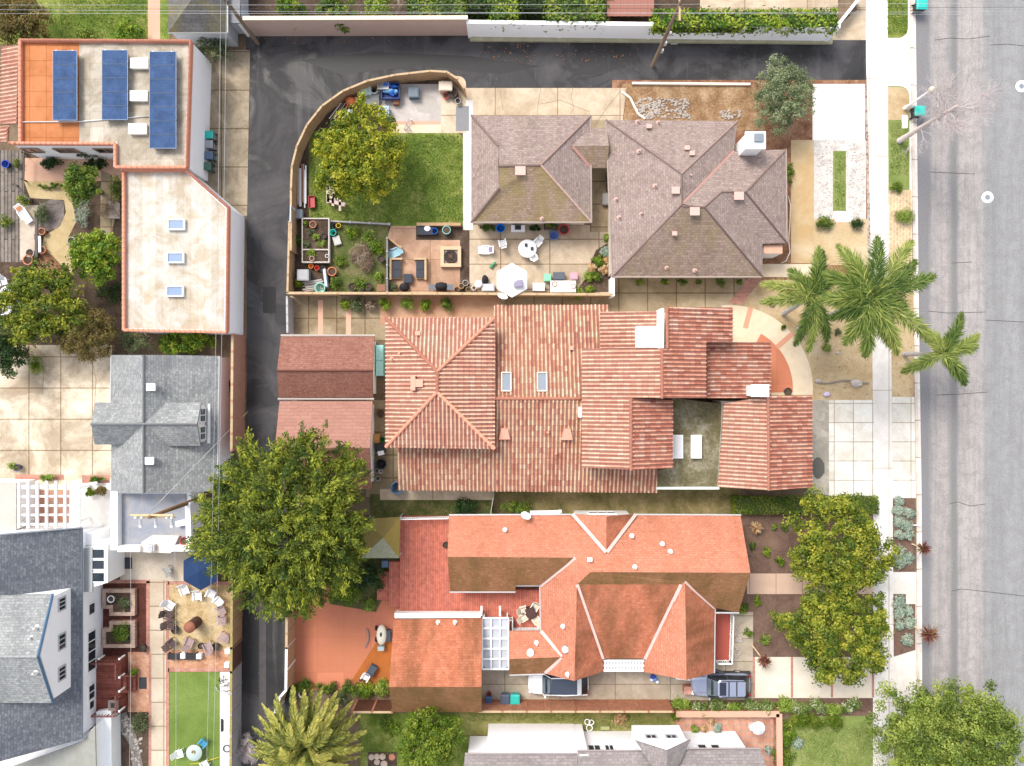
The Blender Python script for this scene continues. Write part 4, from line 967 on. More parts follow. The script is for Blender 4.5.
# north gable dormer
roof(Hh, [[(572.6, 514, 2.95), (606.4, 516.5, 4.75), (606.4, 552, 4.85)]], m_orange, name='dormer_roof')
roof(Hh, [[(606.4, 516.5, 4.75), (635.8, 514, 2.95), (606.4, 552, 4.85)]], m_orangeold, name='dormer_roof')
ridge(Hh, [((572.6, 514, 3.), (606, 552, 4.85)), ((635.8, 514, 3.), (607, 552, 4.85)), ((575.5, 557.6, 5.), (540, 586, 2.9)), (Bk1, (603, 659, 2.95)), (Bk2, (645, 659, 2.85)), ((685, 581.5, 5.05), (715, 608, 2.9)), ((541, 631, 2.85), (562, 656, 4.05)), ((562, 658, 4.05), (545, 673, 2.9))], m_flash, .13, .05, 'valley_flashing', True)
walls(Hh, [(rect(449, 516, 740, 590), 0, n0), (rect(541, 560, 603, 672), 0, n0), (rect(644, 560, 714, 672), 0, n0), (rect(510, 632, 560, 674), 0, n0), (rect(600, 560, 650, 657), 0, n0)], m_stucco, inset=.28)
a, b = W(573, 514.6, 2.9), W(635, 514.6, 2.9); t = W(606.4, 516.5, 4.6); yv = a.y - .12
m = MB(); m.prism([(a.x + .3, yv), (b.x - .3, yv), (b.x - .3, yv - .4), (a.x + .3, yv - .4)], 0, 2.85); panel(m, [(a.x + .1, yv - .06, 2.8), (b.x - .1, yv - .06, 2.8), (t.x, yv - .06, 4.5)], .11)
gw = m.build('gable_wall', m_wht, Hh)
window(Hh, ((a.x + b.x) / 2, yv + .003, 1.5), 2.2, 1.1, math.pi / 2, 3)
gutter(Hh, [((449, 515, n0), (573, 514.5, n0)), ((636, 514.5, n0), (741, 515, n0)), ((450, 592, 2.75), (515.5, 592, 2.75)), ((509.6, 675, 2.75), (545, 674, 2.75)), ((715, 608.5, 2.75), (714.3, 673, 2.75)), ((715, 612.8, 2.75), (739, 612.8, 2.75)), ((540, 586, 2.75), (540.6, 631, 2.75))])
for px in (531, 560): p = W(px, 513, n0)
m = MB(); strip(m, W(530, 512.3, 2.3), W(560, 511.8, 2.3), .25, .25); strip(m, W(560, 509.8, 2.3), W(560, 513, 2.3), .25, .2); m.build('window_hood', m_trim, Hh)
vents(Hh, [(505, 530, 3.8, .2), (632, 536, 4.2, .22), (662.5, 544, 4.5, .22), (670.5, 551.5, 4.8, .22), (589.5, 559, 5.2, .3), (635, 567, 5.6, .2), (563, 626.5, 4.3, .25), (536.5, 643, 3.4, .22), (567.5, 674.5, 4.6, .2)], m_wht)
p = W(530.5, 652.5, 3.8); m = MB(); m.lathe(p.x, p.y, [(.28, p.z - .15), (.3, p.z + .2), (.2, p.z + .32), (0, p.z + .36)], 14); m.build('turbine_vent', m_wht, Hh)
p = W(565.2, 649, 4.3); m = MB(); m.lathe(p.x, p.y, [(.3, p.z - .25), (.3, p.z + .2), (.24, p.z + .24), (0, p.z + .25)], 16); o = m.build('solar_tube', m_metal, Hh); m = MB(); m.lathe(p.x, p.y, [(.24, p.z + .25), (.16, p.z + .33), (0, p.z + .37)], 14); m.build('dome', m_wht, o)
# slatted skylight strip between the wings
m = MB(); a, b = W(603.5, 659.5, 2.6), W(644, 671.5, 2.6)
for k in range(3): m.box(((a.x + b.x) / 2, a.y + (b.y - a.y) * (.1 + .4 * k), 2.6), (b.x - a.x, .16, .1))
for k in range(13): m.box((a.x + (b.x - a.x) * (k + .5) / 13, (a.y + b.y) / 2, 2.66), (.09, a.y - b.y, .05))
o = m.build('patio_cover', m_trim, Hh); m = MB(); m.box(((a.x + b.x) / 2, (a.y + b.y) / 2, 2.51), (b.x - a.x - .1, a.y - b.y - .1, .03)); m.build('panel', plain('frosted sheet', (.5, .52, .56), .3), o)
# red deck with white rails
zd = .75; m_deckred = planks('red deck boards', (.48, .145, .1), (.54, .175, .12), .15, 60., 1.57, .01)
m = MB(); m.prism([(W(x, y, zd).x, W(x, y, zd).y) for x, y in [(400, 517), (452, 517), (452, 590), (540, 590), (540, 628), (482, 628), (482, 617), (400, 615)]], 0.03, zd); m.build('deck', m_deckred, Hh)
for (x0, y0, x1, y1, z) in ((389, 562, 400, 607, .5), (377, 572, 389, 600, .25)):
    m = MB(); p, q = W(x0, y0, z), W(x1, y1, z); m.box(((p.x + q.x) / 2, (p.y + q.y) / 2, z / 2 + .012), (q.x - p.x - .004, p.y - q.y, z - .024)); m.build('step', m_deckred, Hh)
def rail(parent, a, b, z, h=.95, n=10, mat=None, w=.05, name='railing'):
    m = MB(); p, q = W(*a, z), W(*b, z); zt_ = Vector((0, 0, h))
    strip(m, p + zt_, q + zt_, w * 1.8, .06); strip(m, p + zt_ * .15, q + zt_ * .15, w, .05)
    for i in range(n + 1):
        s = p.lerp(q, i / n); m.box((s.x, s.y, z + h / 2 - .02), (w * (1.6 if i % 5 == 0 else .8), w * (1.6 if i % 5 == 0 else .8), h - .06))
    return m.build(name, mat or m_trim, parent)
rail(Hh, (400.5, 517.5), (449, 516.5), zd, .95, 25)
m = MB(); strip(m, W(395, 614.3, 1.4), W(481, 614.3, 1.4), .36, .7); strip(m, W(397, 611.5, 1.3), W(397, 617, 1.3), .14, .8); m.build('deck_parapet', m_trim, Hh)
rail(Hh, (500, 617), (512, 617), zd, .95, 8); rail(Hh, (513, 627.5), (539, 627.5), zd, .95, 20); rail(Hh, (512.5, 617), (512.5, 627.5), zd, .95, 8)
for px in (481.5, 500): m = MB(); strip(m, W(px, 606, 1.6), W(px, 616, 1.6), .16, .12); p = W(px, 611, 1); m.box((p.x, p.y, .9), (.14, .14, 1.7)); m.build('gate_post', m_trim, Hh)
# translucent roofed pergola between house and garage
m = MB(); g_ = MB(); a, b = W(482.5, 618, 2.4), W(508.5, 669, 2.4)
for k in range(6): m.box(((a.x + b.x) / 2, a.y + (b.y - a.y) * k / 5, 2.4), (b.x - a.x, .12, .14))
for k in range(4): m.box((a.x + (b.x - a.x) * k / 3, (a.y + b.y) / 2, 2.5), (.1, a.y - b.y, .06))
for (x, y) in ((a.x + .1, a.y - .1), (b.x - .1, a.y - .1), (a.x + .1, b.y + .1), (b.x - .1, b.y + .1)): m.box((x, y, 1.16), (.12, .12, 2.32))
o = m.build('breezeway_frame', m_trim, Hh)
g_.box(((a.x + b.x) / 2, (a.y + b.y) / 2, 2.31), (b.x - a.x, a.y - b.y, .02)); g_.build('panel', plain('opal sheet', (.42, .43, .47), .25, .2, 1.5), o)
# front porch
zp = .5; m = MB(); p, q = W(716, 613, zp), W(730, 660, zp); m.box(((p.x + q.x) / 2, (p.y + q.y) / 2, zp / 2 + .01), (q.x - p.x, p.y - q.y, zp)); m.build('porch', plain('porch red', (.32, .07, .05), .8), Hh)
rail(Hh, (730.5, 613), (729, 660), zp, .95, 22); rail(Hh, (715.5, 660), (729, 660), zp, .95, 7)
# white chimney stub at the end of the wing
p = W(686, 681.5, 3.5); m = MB(); panel(m, [W(676, 678.5, 2.6), W(690, 680, 4.2), W(693, 678.5, 2.6)], .12); m.box((p.x + .1, p.y + .05, 1.5), (1.5, .2, 2.8)); m.build('end_wall', m_wht, Hh)
p = W(688, 689, .4); m = MB(); m.box((p.x, p.y, .35), (.75, .6, .7)); m.box((p.x, p.y, .73), (.8, .65, .06)); tag(m.build('brick_planter', m_brickpath), 'small brick planter box standing at the nose of the silver car', 'planter')

# orange garage
HG = thing('orange_garage', 'orange shingled garage with dark stained roof between red patio and breezeway', 'garage', W(436, 660))
roof(HG, [[(394, 619.5, 2.7), (482, 618.5, 2.7), (481.5, 687, 5.4), (389, 687, 5.4)]], m_orangeold)
roof(HG, [[(389, 687.3, 5.4), (481.5, 687.3, 5.4), (481.5, 712, 2.7), (392.5, 712, 2.7)]], m_shademoss)
walls(HG, [(rect(394, 620, 481, 710), 0, 2.7)], m_stucco, inset=.2)
for xx in (394.5, 480.8):
    m = MB(); a, t, b = W(xx, 621, 2.6), W(xx, 687, 5.2), W(xx, 710, 2.6); panel(m, [(a.x, a.y, 2.6), (a.x, t.y, 5.15), (a.x, b.y, 2.6)], .1); m.build('gable_wall', m_stucco, HG)
vents(HG, [(438, 622.5, 2.85, .2), (455, 622.5, 2.85, .2)], m_box)
# satellite dish
def dish(px, py, z, label, r=.42):
    p = W(px, py, z); t = thing('satellite_dish', label, 'satellite dish', p)
    m = MB(); m.tube([(p.x, p.y, z - .3), (p.x, p.y, z + .3), (p.x, p.y + .1, z + .45)], .035, 6); m.build('mast', m_metal, t)
    m = MB(); prof = [(0, .0), (r * .5, .035), (r * .8, .09), (r, .15)]; vs = []; n = 16
    for (rr, hh) in prof:
        for i in range(n): vs.append((rr * math.cos(6.283 * i / n), rr * math.sin(6.283 * i / n), hh))
    from mathutils import Matrix
    M = Matrix.Translation((p.x, p.y + .1, z + .5)) @ Matrix.Rotation(math.radians(-52), 4, 'X') @ Matrix.Rotation(.3, 4, 'Y')
    vs = [M @ Vector(v) for v in vs]; m.add(vs, [(k * n + i, k * n + (i + 1) % n, (k + 1) * n + (i + 1) % n, (k + 1) * n + i) for k in range(3) for i in range(n)], sm=True); m.build('reflector', m_wht, t)
    m = MB(); a = M @ Vector((0, -r, .12)); b = M @ Vector((0, 0, .5)); m.tube([a, b], .025, 5); m.ball(b, .07, 8, 5); m.build('feed_arm', m_metal, t)
dish(525, 517, 3.1, 'white satellite dish at the top eave of the orange roof')
dish(502, 299.5, 3.3, 'white satellite dish beside the top edge of the terracotta roof')

# ================================================================== I: white house at the bottom edge
I = thing('bottom_house', 'two storey white house with mauve grey shingle roof cut by the bottom edge', 'house', W(600, 790))
zI = 5.4
def blk(x0, x1, yb, yt, z=zI, name='wall'):
    """north wall: base line yb on the ground, runs back south"""
    p, q = W(x0, yb, 0), W(x1, yb, 0); m = MB(); m.prism([(p.x, p.y), (q.x, p.y), (q.x, p.y - 7), (p.x, p.y - 7)], 0, z); m.build(name, m_stucco, I); return p.y
y1_ = blk(488.5, 574, 723.5, 0); blk(470, 488.4, 736, 0, 4.4); blk(574.1, 582, 724, 0, zI + .2, 'chimney_breast'); y2_ = blk(582.2, 735, 731, 0)
def back(x0, x1, y, z, dy, dz, nm='roof'): pass
ye = W(0, 754, zI).y
roof(I, [[(465, 754, zI), (577, 754, zI), (580, 800, 7.3), (460, 800, 7.3)]], m_southgrey)
roof(I, [[(577.5, 751, zI), (640, 751, zI), (760, 749, zI), (778, 800, 7.4), (580, 800, 7.4)]], m_southgrey)
roof(I, [[(635.5, 741, zI + .1), (667, 751, 6.9), (668, 790, 7.2)], [(667, 751, 6.9), (690.5, 740, zI + .1), (668, 790, 7.2)]], m_southgrey, name='gable_roof')
m = MB(); a, b, t = W(638, 741.5, zI), W(688, 741.5, zI), W(667, 751, 6.7); panel(m, [(a.x, a.y - .1, zI - .6), (b.x, a.y - .1, zI - .6), (b.x, a.y - .1, zI), (t.x, a.y - .1, 6.7), (a.x, a.y - .1, zI)], .12)
m.prism([(a.x, a.y - .17), (b.x, a.y - .17), (b.x, a.y - 1.5), (a.x, a.y - 1.5)], 2., zI - .1); m.build('gable_wall', m_stucco, I)
gutter(I, [((465, 753.5, zI), (577, 753.5, zI)), ((577.5, 750.5, zI), (640, 750.5, zI)), ((688, 748.5, zI), (760, 748.5, zI))], plain('mauve gutter', (.5, .42, .4), .5))
for px, w in ((594, 1.0), (609, .7)): window(I, (W(px, 738, 3).x, y2_ + .003, 3.2), w, 1.0, math.pi / 2, 2)
for px in (650, 670): window(I, (W(px, 738, 4).x, a.y - .035, 4.55), .8, .7, math.pi / 2, 2, plain('grey sash', (.45, .45, .47), .5))
for px in (702, 715): window(I, (W(px, 738, 3).x, y2_ + .003, 3.2), .7, 1.2, math.pi / 2, 1)
# ------------------------------------------------------------------ fences, walls, poles, wires
m_fence = plain('fence wood', (.4, .25, .14), .85, .25, 2.5)
m_fencep = plain('fence cap wood', (.46, .33, .2), .85, .3, 3)
m_fencebrown = planks('red brown boards', (.34, .14, .08), (.42, .19, .11), .16, 2.6, 0, .012)
m_fencegrey = plain('grey boards', (.34, .32, .32), .9, .2, 2)
def wallrun(name, label, cat, pts, h, mat, th=.12, cap=None, posts=0, capw=.16, group=None, post_mat=None, z0=0):
    """a fence or wall following a line given in survey pixels of its top edge"""
    P = [W(x, y, h) for x, y in pts]; t = thing(name, label, cat, (P[0].x, P[0].y, z0), group)
    m = MB()
    for a, b in zip(P, P[1:]): strip(m, (a.x, a.y, (h + z0) / 2), (b.x, b.y, (h + z0) / 2), th, h - z0)
    m.build('panel', mat, t)
    if cap:
        m = MB()
        for a, b in zip(P, P[1:]):
            d = (b - a).normalized() * .02; strip(m, (a.x - d.x, a.y - d.y, h + .03), (b.x + d.x, b.y + d.y, h + .03), capw, .055)
        m.build('cap_rail', cap, t)
    if posts:
        Ls = [(b - a).length for a, b in zip(P, P[1:])]; T = sum(Ls)
        for i in range(posts):
            s = T * i / max(1, posts - 1); k = 0
            while k < len(Ls) - 1 and s > Ls[k]: s -= Ls[k]; k += 1
            p = P[k].lerp(P[k + 1], min(1, s / Ls[k])); m = MB(); m.box((p.x, p.y, (h + z0) / 2 + .04), (th + .07, th + .07, h - z0 + .08), math.atan2(P[k + 1].y - P[k].y, P[k + 1].x - P[k].x)); m.build('post', post_mat or mat, t)
    return t
cv = [(291, 250), (291, 190), (292, 166), (297, 146), (307, 125), (322, 106), (343, 91), (367, 81), (395, 75), (430, 71), (447, 72), (458, 79), (464, 88)]
wallrun('wood_fence', 'curved brown wood fence round the cluttered garden corner of the alley', 'fence', cv, 1.85, m_fence, .07, m_fencep, 16)
wallrun('garden_gate', 'pale blue grey gate panel in the fence beside the raised bed', 'gate', [(290.5, 205.5), (290, 222)], 2.0, plain('pale blue boards', (.55, .6, .66), .8), .09)
wallrun('wood_fence', 'straight wood fence between patio and the terracotta house side court', 'fence', [(287.5, 293), (450, 293.5), (612, 294.5)], 1.85, m_fence, .07, m_fencep, 14, .2)
wallrun('wood_fence', 'short brown fence between raised bed and alley', 'fence', [(289.5, 222), (287.5, 292)], 1.85, m_fence, .07, m_fencep, 5)
wallrun('slatted_gate', 'grey slatted gate at the alley end of the side court', 'gate', [(287, 297), (287.5, 332)], 1.8, m_fencegrey, .08, plain('grey rail', (.42, .42, .43), .8), 5)
wallrun('white_post_wall', 'short white wall by the succulent bed at the patio corner', 'wall', [(613, 277), (613, 296)], 1.9, m_stucco, .28)
wallrun('stucco_wall', 'long pink stucco wall along the north side of the alley', 'wall', [(243, 18.3), (467.5, 17.6)], 3.1, plain('pink stucco', (.52, .38, .32), .9, .14, .9), .22, plain('cream coping', (.68, .56, .42), .8), 0, .32)
wallrun('white_wall', 'long white painted wall with vines along the north side of the alley', 'wall', [(468.5, 22), (838, 26.5)], 2.7, m_stucco, .25, m_trim, 5, .3)
m = MB(); strip(m, W(470, 38.5, .12), W(832, 41.5, .12), .45, .26); o = m.build('mossy_kerb', plain('mossy kerb concrete', (.36, .33, .22), .9, .4, 1.5)); tag(o, 'mossy concrete kerb along the foot of the white alley wall', 'kerb')
m = MB(); strip(m, W(632, 83.5, .1), W(750, 84.5, .1), .18, .3); o = m.build('garden_kerb', m_cream_stucco); tag(o, 'pale kerb between the alley and the mulch bank', 'kerb')
m = MB(); pts = [W(x, y, .07) for x, y in ((622, 92), (630, 98), (634, 106), (638, 114), (645, 119))]
for a, b in zip(pts, pts[1:]): strip(m, a, b, .16, .2)
tag(m.build('curved_edging', m_cream_stucco), 'curved pale edging strip at the corner of the rear driveway', 'edging')
wallrun('rust_fence', 'rusty corrugated metal fence above the white alley wall', 'fence', [(607, 2), (655, 3)], 1.9, m_fencebrown, .08)
m = MB(); a, b = W(607, -30, 2.6), W(654, 16, 2.6); k = 14
for i in range(k): m.box((a.x + (b.x - a.x) * (i + .5) / k, (a.y + b.y) / 2, 2.55 + .03 * (i % 2)), ((b.x - a.x) / k, a.y - b.y, .05))
for (x, y) in ((a.x + .2, a.y - .2), (b.x - .2, a.y - .2), (a.x + .2, b.y + .2), (b.x - .2, b.y + .2)): m.box((x, y, 1.25), (.12, .12, 2.5))
t = thing('shed', 'shed with rusty corrugated roof beyond the white wall', 'shed', W(630, -5)); m.build('roof', shingle('rusty sheet', [(.2, .08, .06), (.36, .17, .13), (.5, .32, .28)], 9, .5), t)
wallrun('alley_fence', 'pinkish brown fence between the grey cottage and the alley', 'fence', [(232.5, 335), (231.5, 450)], 3.0, plain('rose brown boards', (.4, .2, .14), .85, .2, 2), .12, m_fencep, 8, .2)
wallrun('alley_fence', 'brown fence with yellowed cap beside the gravel seating circle', 'fence', [(232, 580), (231.5, 648)], 2.4, m_fence, .1, plain('lichen cap', (.3, .24, .09), .9, .4), 6, .2)
wallrun('alley_gate', 'dark brown gate in the alley fence below the seating circle', 'gate', [(231.5, 648), (231.2, 672)], 2.4, plain('dark gate boards', (.12, .06, .05), .8), .1, MATS['lichen cap'], 2, .2)
wallrun('alley_fence', 'grey fence beside the artificial turf and white strip', 'fence', [(231.2, 672), (230.5, 800)], 2.4, m_fencegrey, .1, MATS['lichen cap'], 7, .2)
wallrun('patio_fence', 'tall brown fence between the red patio and the alley', 'fence', [(287, 590), (286.5, 648)], 2.5, m_fence, .09, m_fencep, 5, .2)
wallrun('patio_gate', 'brown gate with white frame at the alley side of the red patio', 'gate', [(286.5, 648), (286, 690), (280, 697), (275, 712)], 2.5, m_fence, .09, m_trim, 4, .2, None, m_trim)
wallrun('driveway_fence', 'long red brown board fence below the orange house driveway', 'fence', [(478, 711.5), (673, 711.5)], 2.4, m_fencebrown, .09, m_fencep, 9, .16)
wallrun('driveway_fence', 'red brown fence piece below the shrubs of the red patio', 'fence', [(352, 712), (392, 712)], 2.4, m_fencebrown, .09, m_fencep, 3, .16)
wallrun('patio_wall', 'low red brick wall bounding the brick patio at the bottom', 'wall', [(676, 714), (779, 714), (780, 800)], .9, m_brickpath, .4, m_pink, 0, .5)
wallrun('low_block_wall', 'white topped low wall on top right driveway corner', 'wall', [(838, 25), (862, -5)], 1.2, m_stucco, .2)
wallrun('garden_fence', 'thin grey fence between vegetable plot and patio', 'fence', [(387, 238), (387, 292)], 1.1, m_fencegrey, .06, None, 5)
wallrun('lawn_edging', 'weathered timber edging between lawn and vegetable plot', 'edging', [(331, 221), (389, 224)], .35, m_fencegrey, .12, None, 4)
wallrun('side_fence', 'narrow grey fence across the strip between two houses', 'fence', [(494, 493), (490.5, 514)], 1.8, m_fencegrey, .06)

def pole(label, base, h, r=.17, arms=None, mat=None):
    b = W(*base); t = thing('utility_pole', label, 'utility pole', b, 'utility poles on the alley')
    m = MB(); m.tube([(b.x, b.y, 0), (b.x, b.y, h * .5), (b.x, b.y, h)], [r, r * .85, r * .65], 10); m.build('shaft', mat or plain('pole wood', (.17, .12, .085), .9, .3, 3), t); return t, b
t, b = pole('wooden utility pole standing at the end of the pink alley wall', (258, 43.5), 11.5)
t, b = pole('wooden utility pole leaning over the white alley wall with a pale cap', (652.5, 66), 12)
m = MB(); m.box((b.x, b.y, 11), (.12, 2.2, .14)); m.build('crossarm', m_fencep, t)
for zz in (3.2, 4.6, 6.4): m = MB(); m.box((b.x + .2, b.y - .05, zz), (.2, .18, .5)); m.build('junction_box', m_metal, t)
t, b = pole('wooden utility pole with crossarms and insulators beside the big dark tree', (203.5, 497), 10.2, .2, mat=plain('brown pole wood', (.2, .12, .06), .9, .3, 3))
m_arm = plain('arm wood', (.55, .42, .24), .8, .15)
for zz, dy, L in ((10.0, .12, 3.05), (9.5, -.12, 2.9)):
    m = MB(); m.box((b.x + .1, b.y + dy, zz), (L, .12, .14)); ar = m.build('crossarm', m_arm, t)
    if dy < 0:
        for dx in (-1.3, -.85, .95, 1.3): mm = MB(); mm.lathe(b.x + .1 + dx, b.y + dy, [(.03, zz + .05), (.09, zz + .1), (.12, zz + .2), (.06, zz + .3), (0, zz + .32)], 10); mm.build('insulator', m_wht, ar)
for dx in (-1.1, 0, 1.15):
    m = MB(); m.tube([(b.x + .1 + dx, b.y - .18, 9.45), (b.x + .1 + dx, b.y - .75, 9.3)], [.1, .13], 10); m.ball((b.x + .1 + dx, b.y - .8, 9.3), .14, 8, 6); m.build('strain_insulator', m_wht, t)
m_wire = plain('pale wire', (.42, .42, .43), .5, .05); m_wired = plain('dark wire', (.05, .05, .055), .5, .05)
def wire(label, a, b, sag=.3, mat=None, r=.012, group='overhead wires'):
    p, q = W(*a), W(*b); m = MB(); m.tube([p.lerp(q, i / 12) - Vector((0, 0, sag * 4 * (i / 12) * (1 - i / 12))) for i in range(13)], r, 5)
    tag(m.build('overhead_wire', mat or m_wire), label, 'wire', group)
wire('pale guy wire from the pole with crossarms up to the alley', (151, 511, 9.9), (248, 411, .1), 0, m_wire, .03)
m = MB(); m.tube([W(226, 434, 1.2), W(247, 412.5, .15)], .06, 6); tag(m.build('guy_guard', plain('yellow guard', (.7, .5, .05), .6)), 'yellow guard sleeve at the foot of the guy wire', 'wire guard')
wire('left of two close overhead wires running down beside the flat roofed house', (221, -20, 10), (206, 790, 10)); wire('right of two close overhead wires running down beside the flat roofed house', (226.5, -20, 10), (212.5, 790, 10))
wire('overhead wire running down from the crossarm across the turf', (174, 512, 9.4), (175.5, 790, 9.4), .2); wire('overhead wire running down over the red mulch yard', (130, 524, 9.3), (129, 790, 9.3), .2)
for y, l in ((2, 'topmost overhead wire crossing the top edge'), (6, 'second overhead wire crossing the top edge'), (10.5, 'third overhead wire crossing the top edge'), (13.5, 'lowest overhead wire crossing the top edge')):
    wire(l, (-20, y + (3 if y < 12 else -4), 10.5), (1045, y + 1, 10.5), .1, m_wire if y != 6 else m_wired, .011)

# street lamp with post top globe
b = W(904.5, 108.5); t = thing('street_lamp', 'white street lamp on the kerb above the teal bin', 'street lamp', b)
m = MB(); m.lathe(b.x, b.y, [(.17, 0), (.17, .4), (.1, .6), (.075, 4.0), (.07, 4.05)], 12); m.build('post', m_wht, t)
m = MB(); m.lathe(b.x, b.y, [(.08, 4.05), (.16, 4.12), (.24, 4.35), (.2, 4.55), (.1, 4.7), (0, 4.75)], 14); m.build('lantern', plain('cream globe', (.75, .66, .5), .3), t)
b2 = W(910.5, 108.5); m = MB(); m.box((b2.x, b2.y, .35), (.25, .25, .5)); tag(m.build('utility_box', m_metal), 'small grey utility box at the kerb beside the street lamp', 'utility box')
for px, py, l in ((987.5, 197.5, 'white ringed manhole cover in the middle of the street'), (1021.5, 86.5, 'pale blue manhole cover at the right edge of the street')):
    p = W(px, py); t = thing('manhole_cover', l, 'manhole cover', p)
    m = MB(); m.lathe(p.x, p.y, [(.5, .004), (.5, .03), (.22, .03), (.22, .012)], 20); m.build('ring', m_wht, t); m = MB(); m.cyl(p.x, p.y, .0, .022, .215, n=18); m.build('lid', plain('manhole lid', (.2, .22, .25) if px < 1000 else (.4, .5, .62), .5), t)
m = MB(); p = W(674, 41, .0); m.box((p.x, p.y - .1, .06), (.55, .4, .12)); tag(m.build('meter_cover', plain('concrete lid', (.45, .44, .42), .9)), 'grey concrete meter lid at the foot of the white wall', 'meter lid')

# ------------------------------------------------------------------ vegetation
def leaf_obj(name, parent, C, N, L, Wd, T, mat, droop=None):
    """leaves as separate quads; C centres, N normals, L/Wd sizes (arrays or scalars), T tint 0..1"""
    n = len(C); N = N / np.maximum(np.linalg.norm(N, axis=1, keepdims=True), 1e-6)
    r = NR.normal(size=(n, 3)) if droop is None else droop
    a = r - N * np.sum(r * N, axis=1, keepdims=True); a /= np.maximum(np.linalg.norm(a, axis=1, keepdims=True), 1e-6)
    b = np.cross(N, a); L = np.broadcast_to(L, (n,))[:, None]; Wd = np.broadcast_to(Wd, (n,))[:, None]
    v = np.empty((n, 4, 3)); v[:, 0] = C - a * L / 2; v[:, 1] = C + b * Wd / 2 - a * L * .05; v[:, 2] = C + a * L / 2 - N * L * .12; v[:, 3] = C - b * Wd / 2 - a * L * .05
    off = ORIG.get(parent.name, Vector((0, 0, 0))) if parent else Vector((0, 0, 0))
    v = (v - np.array(off)).reshape(-1, 3)
    me = bpy.data.meshes.new(name); me.vertices.add(4 * n); me.vertices.foreach_set('co', v.ravel())
    me.loops.add(4 * n); me.loops.foreach_set('vertex_index', np.arange(4 * n)); me.polygons.add(n); me.polygons.foreach_set('loop_start', np.arange(n) * 4)
    me.update(calc_edges=True)
    at = me.attributes.new('tint', 'FLOAT', 'FACE'); at.data.foreach_set('value', np.clip(T, 0, 1).astype(np.float32))
    me.materials.append(mat); o = bpy.data.objects.new(name, me); COL.objects.link(o)
    if parent: o.parent = parent
    ORIG[o.name] = off; return o
def clump_leaves(cl, n, r, flat=.8, up=.6):
    """cl: (k,3) clump centres -> leaves scattered in every clump"""
    k = len(cl); d = NR.normal(size=(k, n, 3)); d /= np.linalg.norm(d, axis=2, keepdims=True); d[:, :, 2] = np.abs(d[:, :, 2]) * 1.0 - .25
    rr = (NR.random((k, n, 1)) ** .45) * (np.broadcast_to(r, (k,))[:, None, None])
    P = cl[:, None, :] + d * rr * np.array([1, 1, flat]); N = d + np.array([0, 0, up]) + NR.normal(scale=.45, size=(k, n, 3))
    T = np.repeat(NR.random(k)[:, None], n, 1) * .75 + NR.random((k, n)) * .25
    return P.reshape(-1, 3), N.reshape(-1, 3), T.ravel(), d.reshape(-1, 3)
def crown_clumps(c, rx, ry, rz, k, lob=.16, inner=.55, seed=0):
    g = np.random.default_rng(seed + 3); out = []; ph = g.random(4) * 6.28
    while len(out) < k:
        th = g.random() * 6.283; z = g.random() * 1.25 - .25; s = math.sqrt(max(0, 1 - min(1, abs(z)) ** 2)) if z > 0 else math.sqrt(1 - z * z)
        f = 1 + lob * math.sin(2 * th + ph[0]) * .6 + lob * math.sin(3 * th + ph[1]) * .7 + lob * math.sin(5 * th + ph[2]) * .6 + lob * .5 * math.sin(9 * th + ph[3])
        q = inner + (1 - inner) * g.random() ** .6; q *= 1 - .12 * g.random()
        out.append((c[0] + rx * f * s * q * math.cos(th), c[1] + ry * f * s * q * math.sin(th), c[2] + rz * z * q * (1 + .15 * g.normal())))
    return np.array(out)
def tree(name, label, cat, px, py, rpx, zc, rz, mat, k, n, leaf, aspect=.5, cr=.75, seed=0, group=None, ry=None, bark=None, trunk_r=.16, lob=.16, up=.6, flat=.8, base=None, inner=.55, spray=None):
    rpx *= 1.06; ry = (ry or rpx / 1.06) * 1.06
    c = W(px, py, zc); s = (CAMH - zc) / CAMH / PPM; rx_, ry_ = rpx * s, (ry or rpx) * s
    bx, by = (W(*base).x, W(*base).y) if base else (c.x, c.y)
    t = thing(name, label, cat, (bx, by, 0), group)
    cl = crown_clumps((c.x, c.y, zc), max(.2, rx_ - cr * .6), max(.2, ry_ - cr * .6), rz, k, lob, inner, seed)
    rnd = random.Random(seed); m = MB(); zf = max(.15, zc - rz * .6)
    m.tube([(bx, by, -.05), (bx + (c.x - bx) * .5 + .05, by + (c.y - by) * .5, zf * .55), (c.x, c.y, zf)], [trunk_r * 1.3, trunk_r, trunk_r * .75], 8)
    for i in range(min(14, k)):
        e = cl[rnd.randrange(k)]; mid = (c.x + (e[0] - c.x) * .45 + rnd.uniform(-.1, .1), c.y + (e[1] - c.y) * .45, zf + (e[2] - zf) * .6)
        m.tube([(c.x, c.y, zf - .05), mid, tuple(e)], [trunk_r * .6, trunk_r * .38, trunk_r * .1], 6)
    m.build('trunk', bark or plain('bark', (.16, .11, .075), .95, .3, 5), t)
    P, N, T, d = clump_leaves(cl, n, cr * NR.uniform(.5, 1.45, k), flat, up)
    if spray:      # feathery shoots: leaves strung along an outward direction per clump
        dk = cl - np.array([c.x, c.y, zc - rz * .5]); dk /= np.linalg.norm(dk, axis=1, keepdims=True); dk = dk + NR.normal(scale=.45, size=dk.shape) + [0, 0, .1]; dk /= np.linalg.norm(dk, axis=1, keepdims=True)
        tt = NR.uniform(-.6, .6, (k, n, 1)); P = (cl[:, None, :] + dk[:, None, :] * tt * spray + NR.normal(scale=.14, size=(k, n, 3)) * (1.15 - tt)).reshape(-1, 3); d = np.repeat(dk, n, 0) * 1.6; N = NR.normal(scale=.6, size=P.shape) + [0, 0, .9]
    leaf_obj('crown', t, P, N, leaf * NR.uniform(.7, 1.3, len(P)), leaf * aspect * NR.uniform(.7, 1.3, len(P)), T, mat, d + NR.normal(scale=.5, size=d.shape))
    return t
